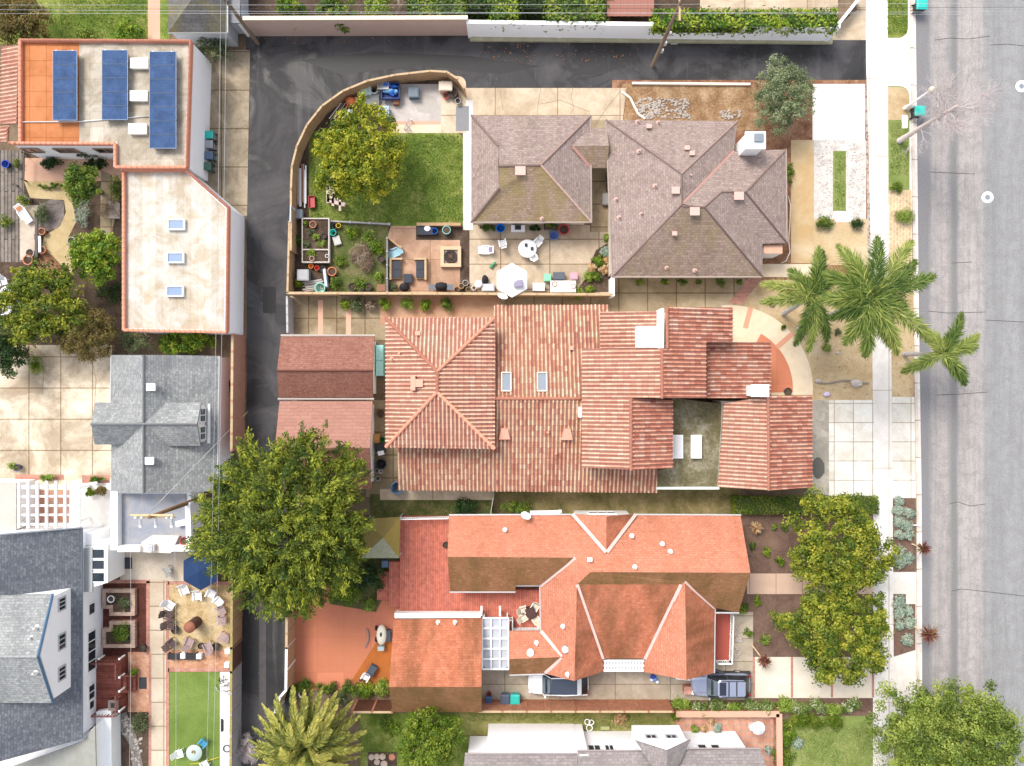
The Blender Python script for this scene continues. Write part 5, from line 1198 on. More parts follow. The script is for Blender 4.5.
LF_yel = leafmat('yellow green leaves', [(.04, .08, .008), (.14, .19, .012), (.34, .34, .024), (.48, .43, .045)])
LF_dark = leafmat('dark green leaves', [(.016, .038, .008), (.06, .1, .012), (.2, .235, .022), (.44, .45, .055)])
LF_mid = leafmat('mid green leaves', [(.028, .065, .01), (.065, .13, .016), (.15, .22, .028), (.34, .36, .05)])
LF_gold = leafmat('gold tipped leaves', [(.028, .06, .008), (.095, .145, .015), (.26, .28, .028), (.46, .42, .05)])
LF_olive = leafmat('olive leaves', [(.04, .06, .025), (.09, .12, .05), (.16, .19, .09), (.26, .28, .15)])
LF_brush = leafmat('soft green leaves', [(.045, .08, .014), (.12, .175, .028), (.25, .31, .05), (.4, .43, .11)])
LF_sage = leafmat('sage leaves', [(.06, .085, .04), (.14, .18, .085), (.26, .3, .16), (.4, .42, .26)])
LF_deep = leafmat('deep green leaves', [(.008, .022, .006), (.02, .05, .012), (.045, .09, .02), (.1, .15, .04)])
LF_rust = leafmat('bronze leaves', [(.05, .06, .015), (.12, .1, .025), (.24, .16, .06), (.28, .27, .06)])
LF_hedge = leafmat('hedge leaves', [(.04, .08, .005), (.09, .155, .01), (.17, .23, .02), (.3, .33, .05)])
LF_lime = leafmat('lime leaves', [(.07, .13, .015), (.16, .25, .03), (.29, .38, .06), (.4, .45, .12)])
LF_ivy = leafmat('ivy leaves', [(.03, .08, .008), (.09, .18, .014), (.22, .3, .022), (.4, .44, .05)])
LF_aeon = leafmat('blue green succulent', [(.16, .24, .18), (.26, .34, .27), (.36, .42, .33), (.46, .44, .36)], .1)
LF_purp = leafmat('burgundy leaves', [(.06, .015, .02), (.14, .035, .04), (.26, .1, .07), (.34, .26, .06)])
LF_dry = leafmat('dry twig leaves', [(.14, .09, .06), (.25, .17, .12), (.36, .27, .2), (.42, .35, .28)])
LF_flower = leafmat('flowering shrub', [(.05, .09, .02), (.12, .18, .035), (.24, .3, .07), (.7, .7, .6)])
LF_sucred = leafmat('red succulent', [(.3, .13, .05), (.5, .28, .12), (.55, .4, .2), (.6, .5, .4)], .1)

tree('lawn_tree', 'bright yellow green tree standing in the garden lawn', 'tree', 359, 153, 49, 4.2, 2.4, LF_yel, 300, 46, .26, .5, .5, 1, ry=52, lob=.12, inner=.4)
tree('large_evergreen', 'huge dark green evergreen overhanging the alley and twin garage', 'tree', 286, 523, 92, 7.6, 3.6, LF_dark, 1100, 54, .32, .28, .8, 2, base=(262, 512), trunk_r=.4, lob=.1, inner=.4, spray=1.5)
tree('street_tree', 'upper of two touching gold tipped trees in front of the orange house', 'tree', 839, 546, 54, 4.6, 2.3, LF_gold, 350, 66, .22, .6, .55, 3, 'trees in front of the orange house')
tree('street_tree', 'lower of two touching gold tipped trees in front of the orange house', 'tree', 838, 634, 57, 4.6, 2.3, LF_gold, 370, 66, .22, .6, .55, 4, 'trees in front of the orange house', ry=48)
tree('corner_tree', 'wide soft green tree spreading over kerb and lawn at the bottom right corner', 'tree', 946, 738, 76, 5.2, 2.8, LF_brush, 420, 130, .2, .55, .66, 5, ry=66, base=(905, 722), lob=.1, inner=.3)
tree('olive_tree', 'grey green olive tree in the mulch bed beside the white driveway', 'tree', 783, 97, 33, 3., 1.9, LF_sage, 260, 60, .18, .4, .45, 6, lob=.14, inner=.3, ry=38)
tree('leafy_tree', 'lime green leafy tree below the orange garage at the bottom edge', 'tree', 429, 741, 34, 3.6, 2., LF_hedge, 220, 46, .22, .5, .5, 7, inner=.3)
tree('garden_tree', 'large yellow flecked tree in the left garden at the photo edge', 'tree', 40, 305, 48, 3.8, 2.2, LF_gold, 290, 44, .26, .55, .52, 8, ry=46, inner=.35)
tree('round_shrub_tree', 'rounded bronze green clipped tree above the wide driveway', 'tree', 88, 335, 30, 2.8, 1.9, LF_rust, 300, 46, .15, .5, .4, 9, lob=.04, inner=.5)
tree('garden_tree', 'bushy yellow green tree beside the flat roofed house', 'tree', 99, 257, 29, 2.8, 1.6, LF_ivy, 130, 44, .26, .5, .45, 10, inner=.3)
tree('garden_tree', 'small dark green tree by the pink terrace', 'tree', 83, 184, 20, 3., 1.5, LF_mid, 110, 40, .22, .5, .4, 11, inner=.3)
tree('dark_conifer', 'very dark green bush at the left edge above the driveway', 'tree', 8, 352, 24, 2.4, 1.5, LF_deep, 130, 44, .22, .4, .45, 12, inner=.3)
tree('back_tree', 'mottled green tree in the top left corner', 'tree', 22, 18, 30, 3., 1.8, LF_rust, 180, 44, .22, .5, .5, 13, inner=.3)

def shrub(name, label, cat, px, py, rpx, h, mat, k=14, n=36, leaf=.16, aspect=.5, seed=0, group=None, ry=None, lob=.15, up=.5, kind=None, z0=0):
    """low plant: foliage from the ground up on a few stems"""
    rpx *= 1.18; ry = ry and ry * 1.18; k = int(k * 1.6); n = int(n * 1.25)
    s = (CAMH - h) / CAMH / PPM; c = W(px, py, h * .6 + z0); rx_, ry_ = rpx * s, (ry or rpx) * s; cr = max(.12, min(rx_, ry_, .9) * .5)
    t = thing(name, label, cat, (c.x, c.y, z0), group)
    cl = crown_clumps((c.x, c.y, h * .45 + z0), max(.05, rx_ - cr * .6), max(.05, ry_ - cr * .6), h * .5, k, lob, .2, seed)
    cl[:, 2] = np.maximum(cl[:, 2], z0 + .08); m = MB()
    for i in range(min(6, k)): m.tube([(c.x, c.y, z0 - .03), tuple(cl[i])], [.03, .012], 5)
    m.build('stem', plain('bark', (.16, .11, .075)), t)
    P, N, T, d = clump_leaves(cl, n, cr * NR.uniform(.7, 1.2, k), .8, up); P[:, 2] = np.maximum(P[:, 2], z0 + .03)
    leaf_obj('foliage', t, P, N, leaf * NR.uniform(.7, 1.3, len(P)), leaf * aspect * NR.uniform(.7, 1.3, len(P)), T, mat, d + NR.normal(scale=.5, size=d.shape)); return t
def hedge(name, label, cat, x0, y0, x1, y1, h, mat, dens=90, leaf=.15, loose=.08, group=None, aspect=.55, z0=0):
    p, q = W(x0, y1, h), W(x1, y0, h); t = thing(name, label, cat, ((p.x + q.x) / 2, (p.y + q.y) / 2, z0), group)
    w, l = q.x - p.x, q.y - p.y; n1 = int(w * l * dens); n2 = int(2 * (w + l) * (h - z0) * dens * .6)
    top = np.column_stack([NR.uniform(p.x, q.x, n1), NR.uniform(p.y, q.y, n1), h + NR.normal(scale=loose, size=n1) - .05]); N1 = np.tile([0, 0, 1.], (n1, 1))
    e = NR.integers(0, 4, n2); u = NR.random(n2); sd_ = np.empty((n2, 3)); N2 = np.zeros((n2, 3))
    sd_[:, 0] = np.where(e == 0, p.x, np.where(e == 1, q.x, p.x + u * w)); sd_[:, 1] = np.where(e == 2, p.y, np.where(e == 3, q.y, p.y + u * l)); sd_[:, 2] = NR.uniform(z0 + .05, h, n2)
    sd_[:, :2] += NR.normal(scale=loose, size=(n2, 2)); N2[:, 0] = np.where(e == 0, -1, np.where(e == 1, 1, 0)); N2[:, 1] = np.where(e == 2, -1, np.where(e == 3, 1, 0))
    P = np.vstack([top, sd_]); N = np.vstack([N1, N2]) + NR.normal(scale=.5, size=(n1 + n2, 3)) + [0, 0, .3]
    T = .5 + .5 * np.sin(P[:, 0] * 1.9 + 2 * np.sin(P[:, 1] * 1.3)) * .6 + NR.normal(scale=.2, size=len(P))
    m = MB(); m.box(((p.x + q.x) / 2, (p.y + q.y) / 2, (h + z0) / 2 - .06), (max(.1, w - .25), max(.1, l - .25), max(.06, h - z0 - .16))); m.build('branches', plain('hedge wood', (.05, .06, .02), .95, .4, 6), t)
    leaf_obj('foliage', t, P, N, leaf * NR.uniform(.7, 1.3, len(P)), leaf * aspect, T, mat); return t
hedge('box_hedge', 'clipped green box hedge between the driveway and the front bed', 'hedge', 735, 497, 879, 514.5, 1.1, LF_hedge, 130, .14, .05)
hedge('vine', 'bright green vine lying along the top of the white alley wall', 'vine', 655, 9, 836, 27, 3.0, LF_ivy, 80, .3, .14, None, .5, 1.6)
hedge('vine', 'green creeper over the left part of the white alley wall', 'vine', 548, -5, 605, 20, 3.0, LF_mid, 70, .32, .2, None, .5, 1.4)
hedge('vine', 'creeper hanging on the white wall near its left end', 'vine', 490, -5, 517, 18, 2.9, LF_ivy, 60, .3, .25, None, .5, 1.4)
hedge('ivy_mass', 'dark ivy clump behind the pink alley wall', 'ivy', 408, -10, 464, 15, 3.0, LF_mid, 70, .26, .1, None, .6)
hedge('back_hedge', 'dark bushy hedge at the top edge behind the walls', 'hedge', 465, -12, 560, 8, 2.4, LF_deep, 60, .3, .2)
shrub('wall_bush', 'leafy bush spilling over the pink wall near its left end', 'bush', 292, 7, 17, 3.4, LF_ivy, 22, 40, .3, .5, 31)
shrub('wall_bush', 'dark round bush behind the pink wall', 'bush', 332, 8, 22, 3.4, LF_mid, 26, 40, .28, .5, 32)
shrub('wall_bush', 'yellow green bush behind the right half of the pink wall', 'bush', 378, 5, 16, 3., LF_lime, 18, 34, .26, .4, 33)
shrub('wall_bush', 'brown leafless bush between ivy and yellow green bush', 'bush', 398, 9, 11, 2.4, LF_dry, 12, 30, .3, .12, 34)
shrub('overhang_bush', 'scrubby olive bush between the hip roof house and the pad', 'bush', 212, 48, 19, 2.2, LF_olive, 24, 34, .24, .3, 35, ry=16)
shrub('lawn_bush', 'yellow green bush on the top left lawn edge', 'bush', 126, 31, 15, 1.6, LF_ivy, 16, 36, .22, .5, 36)
shrub('lawn_bush', 'green bush at the left of the yellow bush on the lawn edge', 'bush', 84, 36, 11, 1.3, LF_mid, 12, 32, .2, .5, 37)
shrub('bed_shrub', 'grey green shrub below the top left tree', 'shrub', 30, 41, 14, 1.5, LF_olive, 14, 30, .2, .4, 38, ry=8)
shrub('side_shrub', 'bright green shrub between flat roofed house and grey cottage', 'shrub', 187, 341, 32, 2.2, LF_ivy, 36, 40, .28, .5, 39, ry=15)
shrub('side_shrub', 'loose darker shrub between flat roofed house and grey cottage', 'shrub', 137, 342, 18, 1.8, LF_olive, 20, 34, .28, .25, 40, ry=13)
shrub('terrace_hedge', 'clipped dark green bush under the windows of the flat roofed house', 'bush', 49, 163, 12, 1.2, LF_deep, 18, 34, .16, .5, 41, ry=6)
shrub('terrace_hedge', 'dark green bush beside the clipped one under the end window', 'bush', 95, 164, 14, 1.3, LF_deep, 16, 34, .18, .5, 42, ry=6)
shrub('climbing_bush', 'flowering climber against the white wall of the flat roofed house', 'bush', 85, 152, 14, 2.6, LF_olive, 14, 30, .2, .4, 43, ry=6)
shrub('garden_shrub', 'feathery olive shrub over the gravel mound', 'shrub', 41, 212, 11, 1., LF_olive, 14, 34, .22, .2, 44)
shrub('garden_shrub', 'grey green shrub below the small dark tree', 'shrub', 83, 214, 10, 1., LF_aeon, 12, 30, .18, .3, 45, ry=16)
shrub('garden_shrub', 'yellow green shrub edging the garden path', 'shrub', 76, 243, 9, .9, LF_lime, 12, 30, .18, .4, 46)
shrub('garden_shrub', 'dark shrub between stone walk and white building', 'shrub', 117, 188, 8, 1.3, LF_mid, 10, 30, .18, .5, 47, ry=14)
shrub('garden_shrub', 'dark weedy shrub below the bushy tree beside the house', 'shrub', 108, 292, 15, 1.2, LF_deep, 16, 30, .22, .3, 48)
shrub('bare_shrub', 'leafless pinkish shrub on the stone walk', 'shrub', 108, 210, 11, 1.5, LF_dry, 12, 26, .32, .08, 49)
shrub('planter_plant', 'small plant in the box at the end of the timber walk', 'plant', 16, 163, 5, .7, LF_mid, 6, 24, .14, .5, 50)
shrub('border_plant', 'small green shrub at the left edge of the timber walk', 'plant', 4, 222, 7, .8, LF_mid, 8, 26, .16, .5, 51)
shrub('border_plant', 'dark foliage beside the white lounge chair', 'plant', 23, 200, 8, .8, LF_mid, 8, 26, .16, .5, 52, ry=6)
shrub('hedge_row', 'yellow green planting along the pink terrace edge', 'planting', 52, 186, 14, .5, LF_mid, 12, 26, .14, .5, 53, ry=3.5)
shrub('strap_plant', 'spiky strap leaved plant at the top of the wide driveway', 'plant', 36, 364, 9, .8, LF_ivy, 8, 22, .5, .1, 54)
# ------------------------------------------------------------------ palms
LF_palm = leafmat('palm leaflets', [(.03, .07, .014), (.085, .145, .026), (.22, .28, .06), (.46, .46, .14)], .35)
LF_date = leafmat('date palm leaflets', [(.045, .065, .012), (.13, .155, .03), (.33, .32, .06), (.58, .51, .14)], .35)
m_rachis = plain('leaf stalk', (.24, .26, .07), .6, .2)
m_palmtrunk = plain('grey palm trunk', (.4, .37, .35), .9, .25, 4)
def frond(a, tip, rise, L, nst, around, wid, rnd, tint, fold=.3):
    fw = .75 if around > 2 else 1.25
    """feather leaf from a to tip: returns leaf arrays and rachis points"""
    a, tip = np.array(a), np.array(tip); pts = []; bn = rnd.uniform(-.13, .13); sv = np.cross(tip - a, [0, 0, 1.])
    for i in range(nst + 1):
        t = i / nst; p = a + (tip - a) * t; p[2] += rise * 4 * t * (1 - t) * (1 - .35 * t) - .25 * t ** 3; p = p + sv * bn * (t * t - t * .6); pts.append(p)
    C = []; N = []; D = []; Ls = []
    for i in range(1, nst + 1):
        t = i / nst; d = pts[i] - pts[i - 1]; d /= np.linalg.norm(d); s = np.cross(d, [0, 0, 1]); s /= np.linalg.norm(s); u = np.cross(s, d)
        ll = L * (math.sin(math.pi * min(1, .18 + .8 * t)) ** .6) * (.7 + .5 * rnd.random())
        for j in range(around):
            if around > 2: an = math.pi * (j + .5) / around * 1.5 - .25 * math.pi + rnd.uniform(-.3, .3)
            else: an = (fold if j == 0 else math.pi - fold) + rnd.uniform(-.12, .12)
            o = s * math.cos(an) + u * math.sin(an); dr = o + d * (fw + .3 * t) + np.array([0, 0, -.15]); dr /= np.linalg.norm(dr)
            C.append(pts[i] + dr * ll * .48); D.append(dr); N.append(np.cross(dr, np.cross([0, 0, 1.], dr)) + np.array([rnd.gauss(0, .3), rnd.gauss(0, .3), .3])); Ls.append(ll)
    return np.array(C), np.array(N), np.array(D), np.array(Ls), np.full(len(C), tint) + NR.normal(scale=.12, size=len(C)) + (0 if around > 2 else np.repeat(np.linspace(-.4, .3, nst), around)), pts
def palm(name, label, base, h, crown_px, tips, L, around, nst, rise, wid, mat, r0, r1, drop=.6, seed=1, group=None, tint=(.2, .9)):
    rnd = random.Random(seed); b = W(*base); c = W(*crown_px, h); t = thing(name, label, 'palm', b, group)
    m = MB(); k = 14; pts = [b.lerp(c, i / k) for i in range(k + 1)]; m.tube(pts, [r0 + (r1 - r0) * i / k for i in range(k + 1)], 12)
    for i in range(1, int(h / .28)): q = b.lerp(c, i * .28 / h); m.cyl(q.x, q.y, q.z - .02, q.z + .03, (r0 + (r1 - r0) * i * .28 / h) + .02, n=12)
    m.build('trunk', m_palmtrunk, t)
    for tip in tips:
        z = tip[2] if len(tip) > 2 else h - drop; p = W(tip[0], tip[1], z); tn = rnd.uniform(*tint)
        A = frond(c, p, rise * rnd.uniform(.7, 1.3), L, nst, around, wid, rnd, tn)
        f = leaf_obj('frond', t, A[0], A[1], A[3], wid * NR.uniform(.8, 1.2, len(A[0])), A[4], mat, A[2])
        m = MB(); m.tube([Vector(q) for q in A[5]][::2], [.05 - .045 * i / len(A[5][::2]) for i in range(len(A[5][::2]))], 5); m.build('stalk', m_rachis, f)
    return t
gp = 'foxtail palms by the street'
palm('foxtail_palm', 'tallest foxtail palm with the widest crown over the sidewalk', (799, 329), 13.2, (868, 300), [(877, 236), (911, 239), (936, 275), (918, 262), (936, 338), (900, 353), (865, 356), (846, 343), (839, 245), (826, 272), (822, 300), (834, 318), (890, 345), (905, 308), (853, 262)], 1.15, 9, 40, .75, .07, LF_palm, .26, .16, 1.0, 1, gp)
palm('foxtail_palm', 'left foxtail palm leaning over the dry front yard', (783, 314), 7.4, (812, 296), [(763, 282), (762, 303), (823, 250), (811, 352), (818, 246), (843, 300), (836, 275), (797, 345), (790, 270), (830, 340)], .95, 9, 36, .6, .065, LF_palm, .2, .13, .8, 2, gp)
palm('foxtail_palm', 'small separate foxtail palm leaning over the street', (904, 354), 6.2, (941, 354), [(964, 313), (981, 337), (968, 384), (903, 371), (925, 330), (978, 345), (962, 378), (952, 335)], .95, 9, 34, .5, .065, LF_palm, .19, .12, .7, 3, gp)
rn = random.Random(4); tips = []
for ring, (nf, rad, z) in enumerate(((24, 60, 3.6), (22, 57, 5.0), (16, 47, 6.4), (9, 28, 7.8))):
    for i in range(nf):
        a = 6.283 * (i + .5 * ring + rn.uniform(-.25, .25)) / nf; r = rad * rn.uniform(.88, 1.06); tips.append((307 + r * math.cos(a), 746 + r * math.sin(a), z + rn.uniform(-.4, .4)))
palm('date_palm', 'broad date palm with yellowing feather fronds beside the alley', (325, 712), 5.6, (307, 746), tips, .7, 2, 66, 1.3, .1, LF_date, .45, .38, 1., 5, None, (.25, .95))
# leafless white street tree
def bare_tree():
    b = W(899, 141); t = thing('bare_street_tree', 'leafless white barked street tree leaning over the road', 'tree', b); rnd = random.Random(8)
    m = MB(); c = W(957, 106, 9.); m.tube([b, b.lerp(c, .5) + Vector((.05, .05, 0)), c], [.24, .17, .12], 9); m.build('trunk', plain('pale bark', (.5, .43, .4), .9, .2, 3), t)
    m = MB()
    def grow(p, d, L, r, lev):
        q = p + d * L; mid = p.lerp(q, .5) + Vector((rnd.uniform(-.1, .1), rnd.uniform(-.1, .1), .05)) * L; m.tube([p, mid, q], [r, r * .8, r * .55], 4 if lev else 6, caps=False)
        if lev >= 4 or r < .006: return
        for _ in range(3 if lev < 3 else 4):
            e = (d + Vector((rnd.gauss(0, .55), rnd.gauss(0, .55), rnd.gauss(.1, .35)))).normalized(); grow(p.lerp(q, rnd.uniform(.45, 1)), e, L * rnd.uniform(.55, .85), r * .55, lev + 1)
    for i in range(17):
        a = 6.283 * i / 17 + rnd.uniform(-.3, .3); s = b.lerp(c, rnd.uniform(.62, 1.)); grow(s, Vector((math.cos(a), math.sin(a), rnd.uniform(.4, 1.2))).normalized(), 1.6, .05, 0)
    for i in range(5):
        s = b.lerp(c, rnd.uniform(.3, .6)); a = rnd.uniform(-2.2, .2); grow(s, Vector((math.cos(a), math.sin(a), .5)).normalized(), 1.3, .03, 1)
    m.build('branch', plain('pale twigs', (.5, .43, .42), .9, .15, 3), t)
bare_tree()

# ------------------------------------------------------------------ more planting
shrub('grass_plant', 'yellow green tuft beside the kerb on the brick parkway', 'plant', 905, 216, 10, .8, LF_lime, 14, 34, .34, .1, 60)
shrub('grass_plant', 'dark green low plant at the top of the brick parkway', 'plant', 896, 186, 7, .6, LF_mid, 10, 26, .2, .3, 61)
shrub('ball_shrub', 'round green box ball at the left end of the pebble bed', 'shrub', 825.5, 222.5, 9, .9, LF_mid, 24, 40, .12, .5, 62, ry=7)
shrub('ball_shrub', 'smaller darker box ball at the right end of the pebble bed', 'shrub', 858, 223.5, 7, .8, LF_deep, 18, 36, .12, .5, 63, ry=6)
shrub('wall_shrub', 'dark shrub between the taupe house and the ochre walk', 'shrub', 790, 172, 5, .8, LF_mid, 10, 28, .15, .5, 64, ry=12)
for i, (px, r, mt, l) in enumerate(((640.5, 4.5, LF_lime, 'leftmost little shrub under the taupe eave'), (665, 4, LF_ivy, 'second little shrub from the left under the taupe eave'), (682, 5, LF_mid, 'third little dark shrub under the taupe eave'), (699, 3, LF_mid, 'smallest dark tuft under the taupe eave'), (720, 6, LF_mid, 'largest round shrub under the taupe eave'), (739.5, 3.5, LF_mid, 'rightmost tuft under the taupe eave by the brick walk'))):
    shrub('eave_shrub', l, 'shrub', px, 282, r, .6, mt, 9, 26, .13, .5, 70 + i, 'shrubs under the taupe eave', ry=r * .85)
for i, (px, py, r, mt, l) in enumerate(((345.5, 304.5, 5.5, LF_ivy, 'potted bright shrub first from the left along the side court fence'), (357, 304, 8, LF_olive, 'feathery potted shrub second from the left along the side court fence'), (371, 305, 5, LF_dry, 'brown potted plant along the side court fence'), (385, 304.5, 6.5, LF_ivy, 'round potted shrub in the middle of the side court fence'), (408, 303.5, 7, LF_lime, 'lime potted shrub above the terracotta hip roof'), (425, 305, 6, LF_ivy, 'small potted shrub right of the lime one'), (446.5, 304, 7, LF_mid, 'dark green potted shrub rightmost on the clay yard'))):
    s = shrub('potted_shrub', l, 'potted shrub', px, py, r, 1.1, mt, 12, 30, .16, .45, 80 + i, 'potted shrubs along the side court'); c = s.location
    m = MB(); m.lathe(c.x, c.y, [(.22, 0), (.3, .4), (.33, .42), (.28, .42), (.26, .36), (0, .36)], 14); m.build('pot', plain('dark pot', (.08, .06, .05), .7), s)
shrub('hedge_bush', 'dark round bush in the strip above the red deck', 'bush', 465, 506, 13.5, 1.4, LF_deep, 26, 38, .16, .5, 90, ry=8)
shrub('hedge_bush', 'round green bush at the left end of the dry strip', 'bush', 517, 507, 15, 1.5, LF_mid, 28, 38, .16, .5, 91, ry=8)
for i, (px, py, r, ry, l) in enumerate(((350, 560, 24, 26, 'dense green shrubbery below the huge evergreen'), (366, 545, 20, 20, 'shrub mass near the canvas canopy'), (345, 590, 18, 16, 'lower shrub at the curved edge of the red patio'), (372, 577, 16, 18, 'dark shrub beside the deck steps'))):
    shrub('patio_shrub', l, 'shrub', px, py, r, 1.5, (LF_mid, LF_dark, LF_ivy, LF_deep)[i], 26, 36, .2, .4, 95 + i, 'shrubs beside the red patio', ry=ry)
shrub('lime_ball', 'round lime green shrub at the tip of the patio planting', 'shrub', 369, 605, 7, .8, LF_lime, 14, 32, .14, .5, 100)
for i, (px, py, r, ry, mt) in enumerate(((303, 686, 9, 6, LF_mid), (325, 688, 13, 6, LF_mid), (350, 690, 13, 9, LF_mid), (366, 690, 10, 9, LF_ivy), (381, 688, 8, 9, LF_lime), (340, 700, 10, 7, LF_olive))):
    shrub('patio_border_shrub', ('dark shrub at the alley end', 'low green shrub left of centre', 'tall mixed shrub at the middle', 'bright shrub right of the middle', 'lime shrub nearest the garage', 'grey green shrub at the fence')[i] + ' of the red patio border', 'shrub', px, py, r, 1., mt, 16, 34, .18, .4, 105 + i, 'shrubs of the red patio border', ry=ry)
for i in range(11):
    px = 682 + i * 17; yy = 706 + (i % 2) * 3
    shrub('flower_shrub', 'white flecked shrub of the driveway hedge ' + ('at its left end near the fence', 'second from its left end', 'third from its left end', 'just below the silver car nose', 'below the middle of the silver car', 'below the tail of the silver car', 'just right of the silver car', 'below the first brick stripe', 'below the second driveway slab', 'above the clipped green mound', 'at its right end near the tree')[i], 'shrub', px, yy, 11, .9, LF_flower if i % 3 else LF_lime, 16, 34, .17, .5, 120 + i, 'shrubs of the driveway hedge', ry=8)
shrub('clipped_mound', 'long clipped green mound above the south lawn', 'shrub', 808, 721, 19, 1., LF_hedge, 40, 40, .13, .5, 135, ry=8)
shrub('clipped_mound', 'shorter clipped green mound right of the long one', 'shrub', 834, 722, 10, 1., LF_hedge, 22, 40, .13, .5, 136, ry=8)
shrub('lawn_border', 'bushy green border at the left of the south lawn', 'shrub', 786, 735, 12, .9, LF_ivy, 22, 36, .18, .5, 137, ry=14)
shrub('lawn_border', 'lower bushy green border at the bottom edge left of the lawn', 'shrub', 784, 758, 12, .9, LF_hedge, 22, 36, .18, .5, 138, ry=12)
shrub('blue_succulent', 'blue green succulent clump beside the brick patio border', 'succulent', 797, 743, 7, .5, LF_aeon, 10, 24, .2, .4, 139)
for i, (px, py, r, mt, l) in enumerate(((774, 527, 3, LF_lime, 'tiny yellow green plant in the upper front bed'), (767, 552, 5, LF_ivy, 'low green plant at the middle of the upper front bed'), (780, 562, 5, LF_ivy, 'low green plant nearest the entry path'), (785, 527, 5, LF_mid, 'small green plant by the upper street tree'), (752, 546, 4, LF_mid, 'dark tuft at the house side of the upper front bed'), (758, 602, 5, LF_ivy, 'small plant just below the entry path'), (742, 608, 8, LF_ivy, 'leafy plant at the corner of the orange roof'), (765, 640, 6, LF_lime, 'lime plant near the burgundy cordyline'), (748, 634, 5, LF_mid, 'green plant at the middle of the lower front bed'), (780, 622, 6, LF_mid, 'plant at the lower street tree foot'))):
    shrub('bed_plant', l, 'plant', px, py, r, .45, mt, 8, 24, .16, .4, 140 + i, 'plants of the front beds')
def spiky(name, label, px, py, r, h, trunk_base, mat, n=130, seed=1, group='cordylines of the orange house'):
    c = W(px, py, h); s = (CAMH - h) / CAMH / PPM; b = W(*trunk_base); t = thing(name, label, 'plant', b, group)
    m = MB(); m.tube([b, (c.x, c.y, h)], [.06, .05], 7); m.build('trunk', plain('straw trunk', (.55, .4, .25), .9), t)
    g_ = np.random.default_rng(seed); d = g_.normal(size=(n, 3)); d[:, 2] = np.abs(d[:, 2]) * .8; d /= np.linalg.norm(d, axis=1, keepdims=True); L = r * s * g_.uniform(.7, 1.1, n)
    leaf_obj('rosette', t, np.array(c) + d * L[:, None] * .5, np.cross(d, np.cross([0, 0, 1.], d)) + g_.normal(scale=.3, size=(n, 3)), L, .07, g_.random(n), mat, d); return t
spiky('cordyline', 'burgundy cordyline leaning over the kerb beside the upper succulent bed', 923, 548, 9, 2.2, (912, 544), LF_purp, seed=1)
spiky('cordyline', 'burgundy cordyline leaning over the kerb beside the lower succulent bed', 928.5, 634, 12, 2.2, (913, 626), LF_purp, seed=2)
spiky('cordyline', 'burgundy cordyline on a straw trunk at the driveway edge', 764, 661, 9, 1.8, (752, 645), LF_purp, seed=3)
spiky('tan_rosette', 'tan spiky rosette in the upper front bed by the orange roof', 756, 527.5, 7.5, .6, (755.5, 527), LF_sucred, seed=4, group='cordylines of the orange house')
for i, (px, py, r) in enumerate(((900, 501, 5), (898, 511, 6), (909, 513, 6), (899, 522, 6), (909, 526, 6), (900, 535, 5.5), (909, 536, 5), (899, 552, 7), (909, 558, 6.5), (900, 563, 6), (900, 602, 7), (899, 613, 6.5), (909, 612, 5), (910, 622, 6), (900, 626, 5), (908, 640, 6))):
    L = ['topmost small rosette of the upper parkway bed', 'left rosette in the second row of the upper bed', 'right rosette in the second row of the upper bed', 'left rosette in the third row of the upper bed', 'right rosette in the third row of the upper bed', 'left rosette at the middle of the upper bed', 'rosette right of the middle of the upper bed', 'large left rosette in the lower half of the upper bed', 'large right rosette in the lower half of the upper bed', 'bottom rosette of the upper parkway bed', 'largest rosette at the top of the lower parkway bed', 'rosette just below the largest one in the lower bed', 'rosette right of the walkway notch in the lower bed', 'rosette by the burgundy cordyline trunk in the lower bed', 'left rosette at the middle of the lower bed', 'bottom rosette of the lower parkway bed'][i]
    shrub('succulent', 'blue grey ' + L, 'succulent', px, py, r, .4, LF_aeon, 16, 26, .16, .5, 160 + i, 'succulents in the parkway beds')
for i, (px, py, r, mt, l) in enumerate(((599, 260, 6, LF_ivy, 'bright green succulent at the middle of the corner bed'), (592, 268, 5, LF_sucred, 'orange red succulent in the corner bed'), (606, 252, 6, LF_aeon, 'blue green succulent at the top of the corner bed'), (604, 270, 5, LF_sucred, 'pinkish succulent by the taupe wall'), (589, 276, 6, LF_lime, 'yellow green plant at the left of the corner bed'), (597, 276, 5, LF_mid, 'dark plant at the middle of the corner bed'), (608, 262, 5, LF_sucred, 'tan rosette beside the taupe wall'), (578, 293, 7, LF_lime, 'lime plant hanging over the patio fence'), (590, 290, 5, LF_ivy, 'green plant at the foot of the corner bed'), (607, 238, 4, LF_lime, 'slim yellow plant along the court edge'))):
    shrub('bed_succulent', l, 'plant', px, py, r, .6, mt, 12, 26, .17, .45, 180 + i, 'plants of the patio corner bed')
for i, (px, py, r, mt, l) in enumerate(((353, 232, 8, LF_ivy, 'green weeds at the top left of the vegetable plot'), (368, 237, 12, LF_lime, 'sprawling lime weeds at the top of the vegetable plot'), (378, 247, 9, LF_ivy, 'green weeds at the right of the vegetable plot'), (340, 262, 6, LF_mid, 'dark weeds by the raised bed'), (360, 285, 8, LF_ivy, 'lettuce green plant in the pots along the fence'), (379, 276, 5, LF_lime, 'small lime weeds by the grey fence'), (335, 283, 7, LF_mid, 'dark green plant beside the orange pot'), (298, 283, 5, LF_ivy, 'green plant in the bottom left garden corner'), (297, 240, 5, LF_mid, 'dark weeds between fence and raised bed'))):
    shrub('garden_plant', l, 'plant', px, py, r, .5, mt, 12, 28, .18, .4, 195 + i, 'plants of the vegetable garden')
shrub('brush_pile', 'heap of dry pinkish brush on the vegetable plot', 'brush pile', 362, 258, 13, .8, LF_dry, 30, 34, .4, .07, 210)
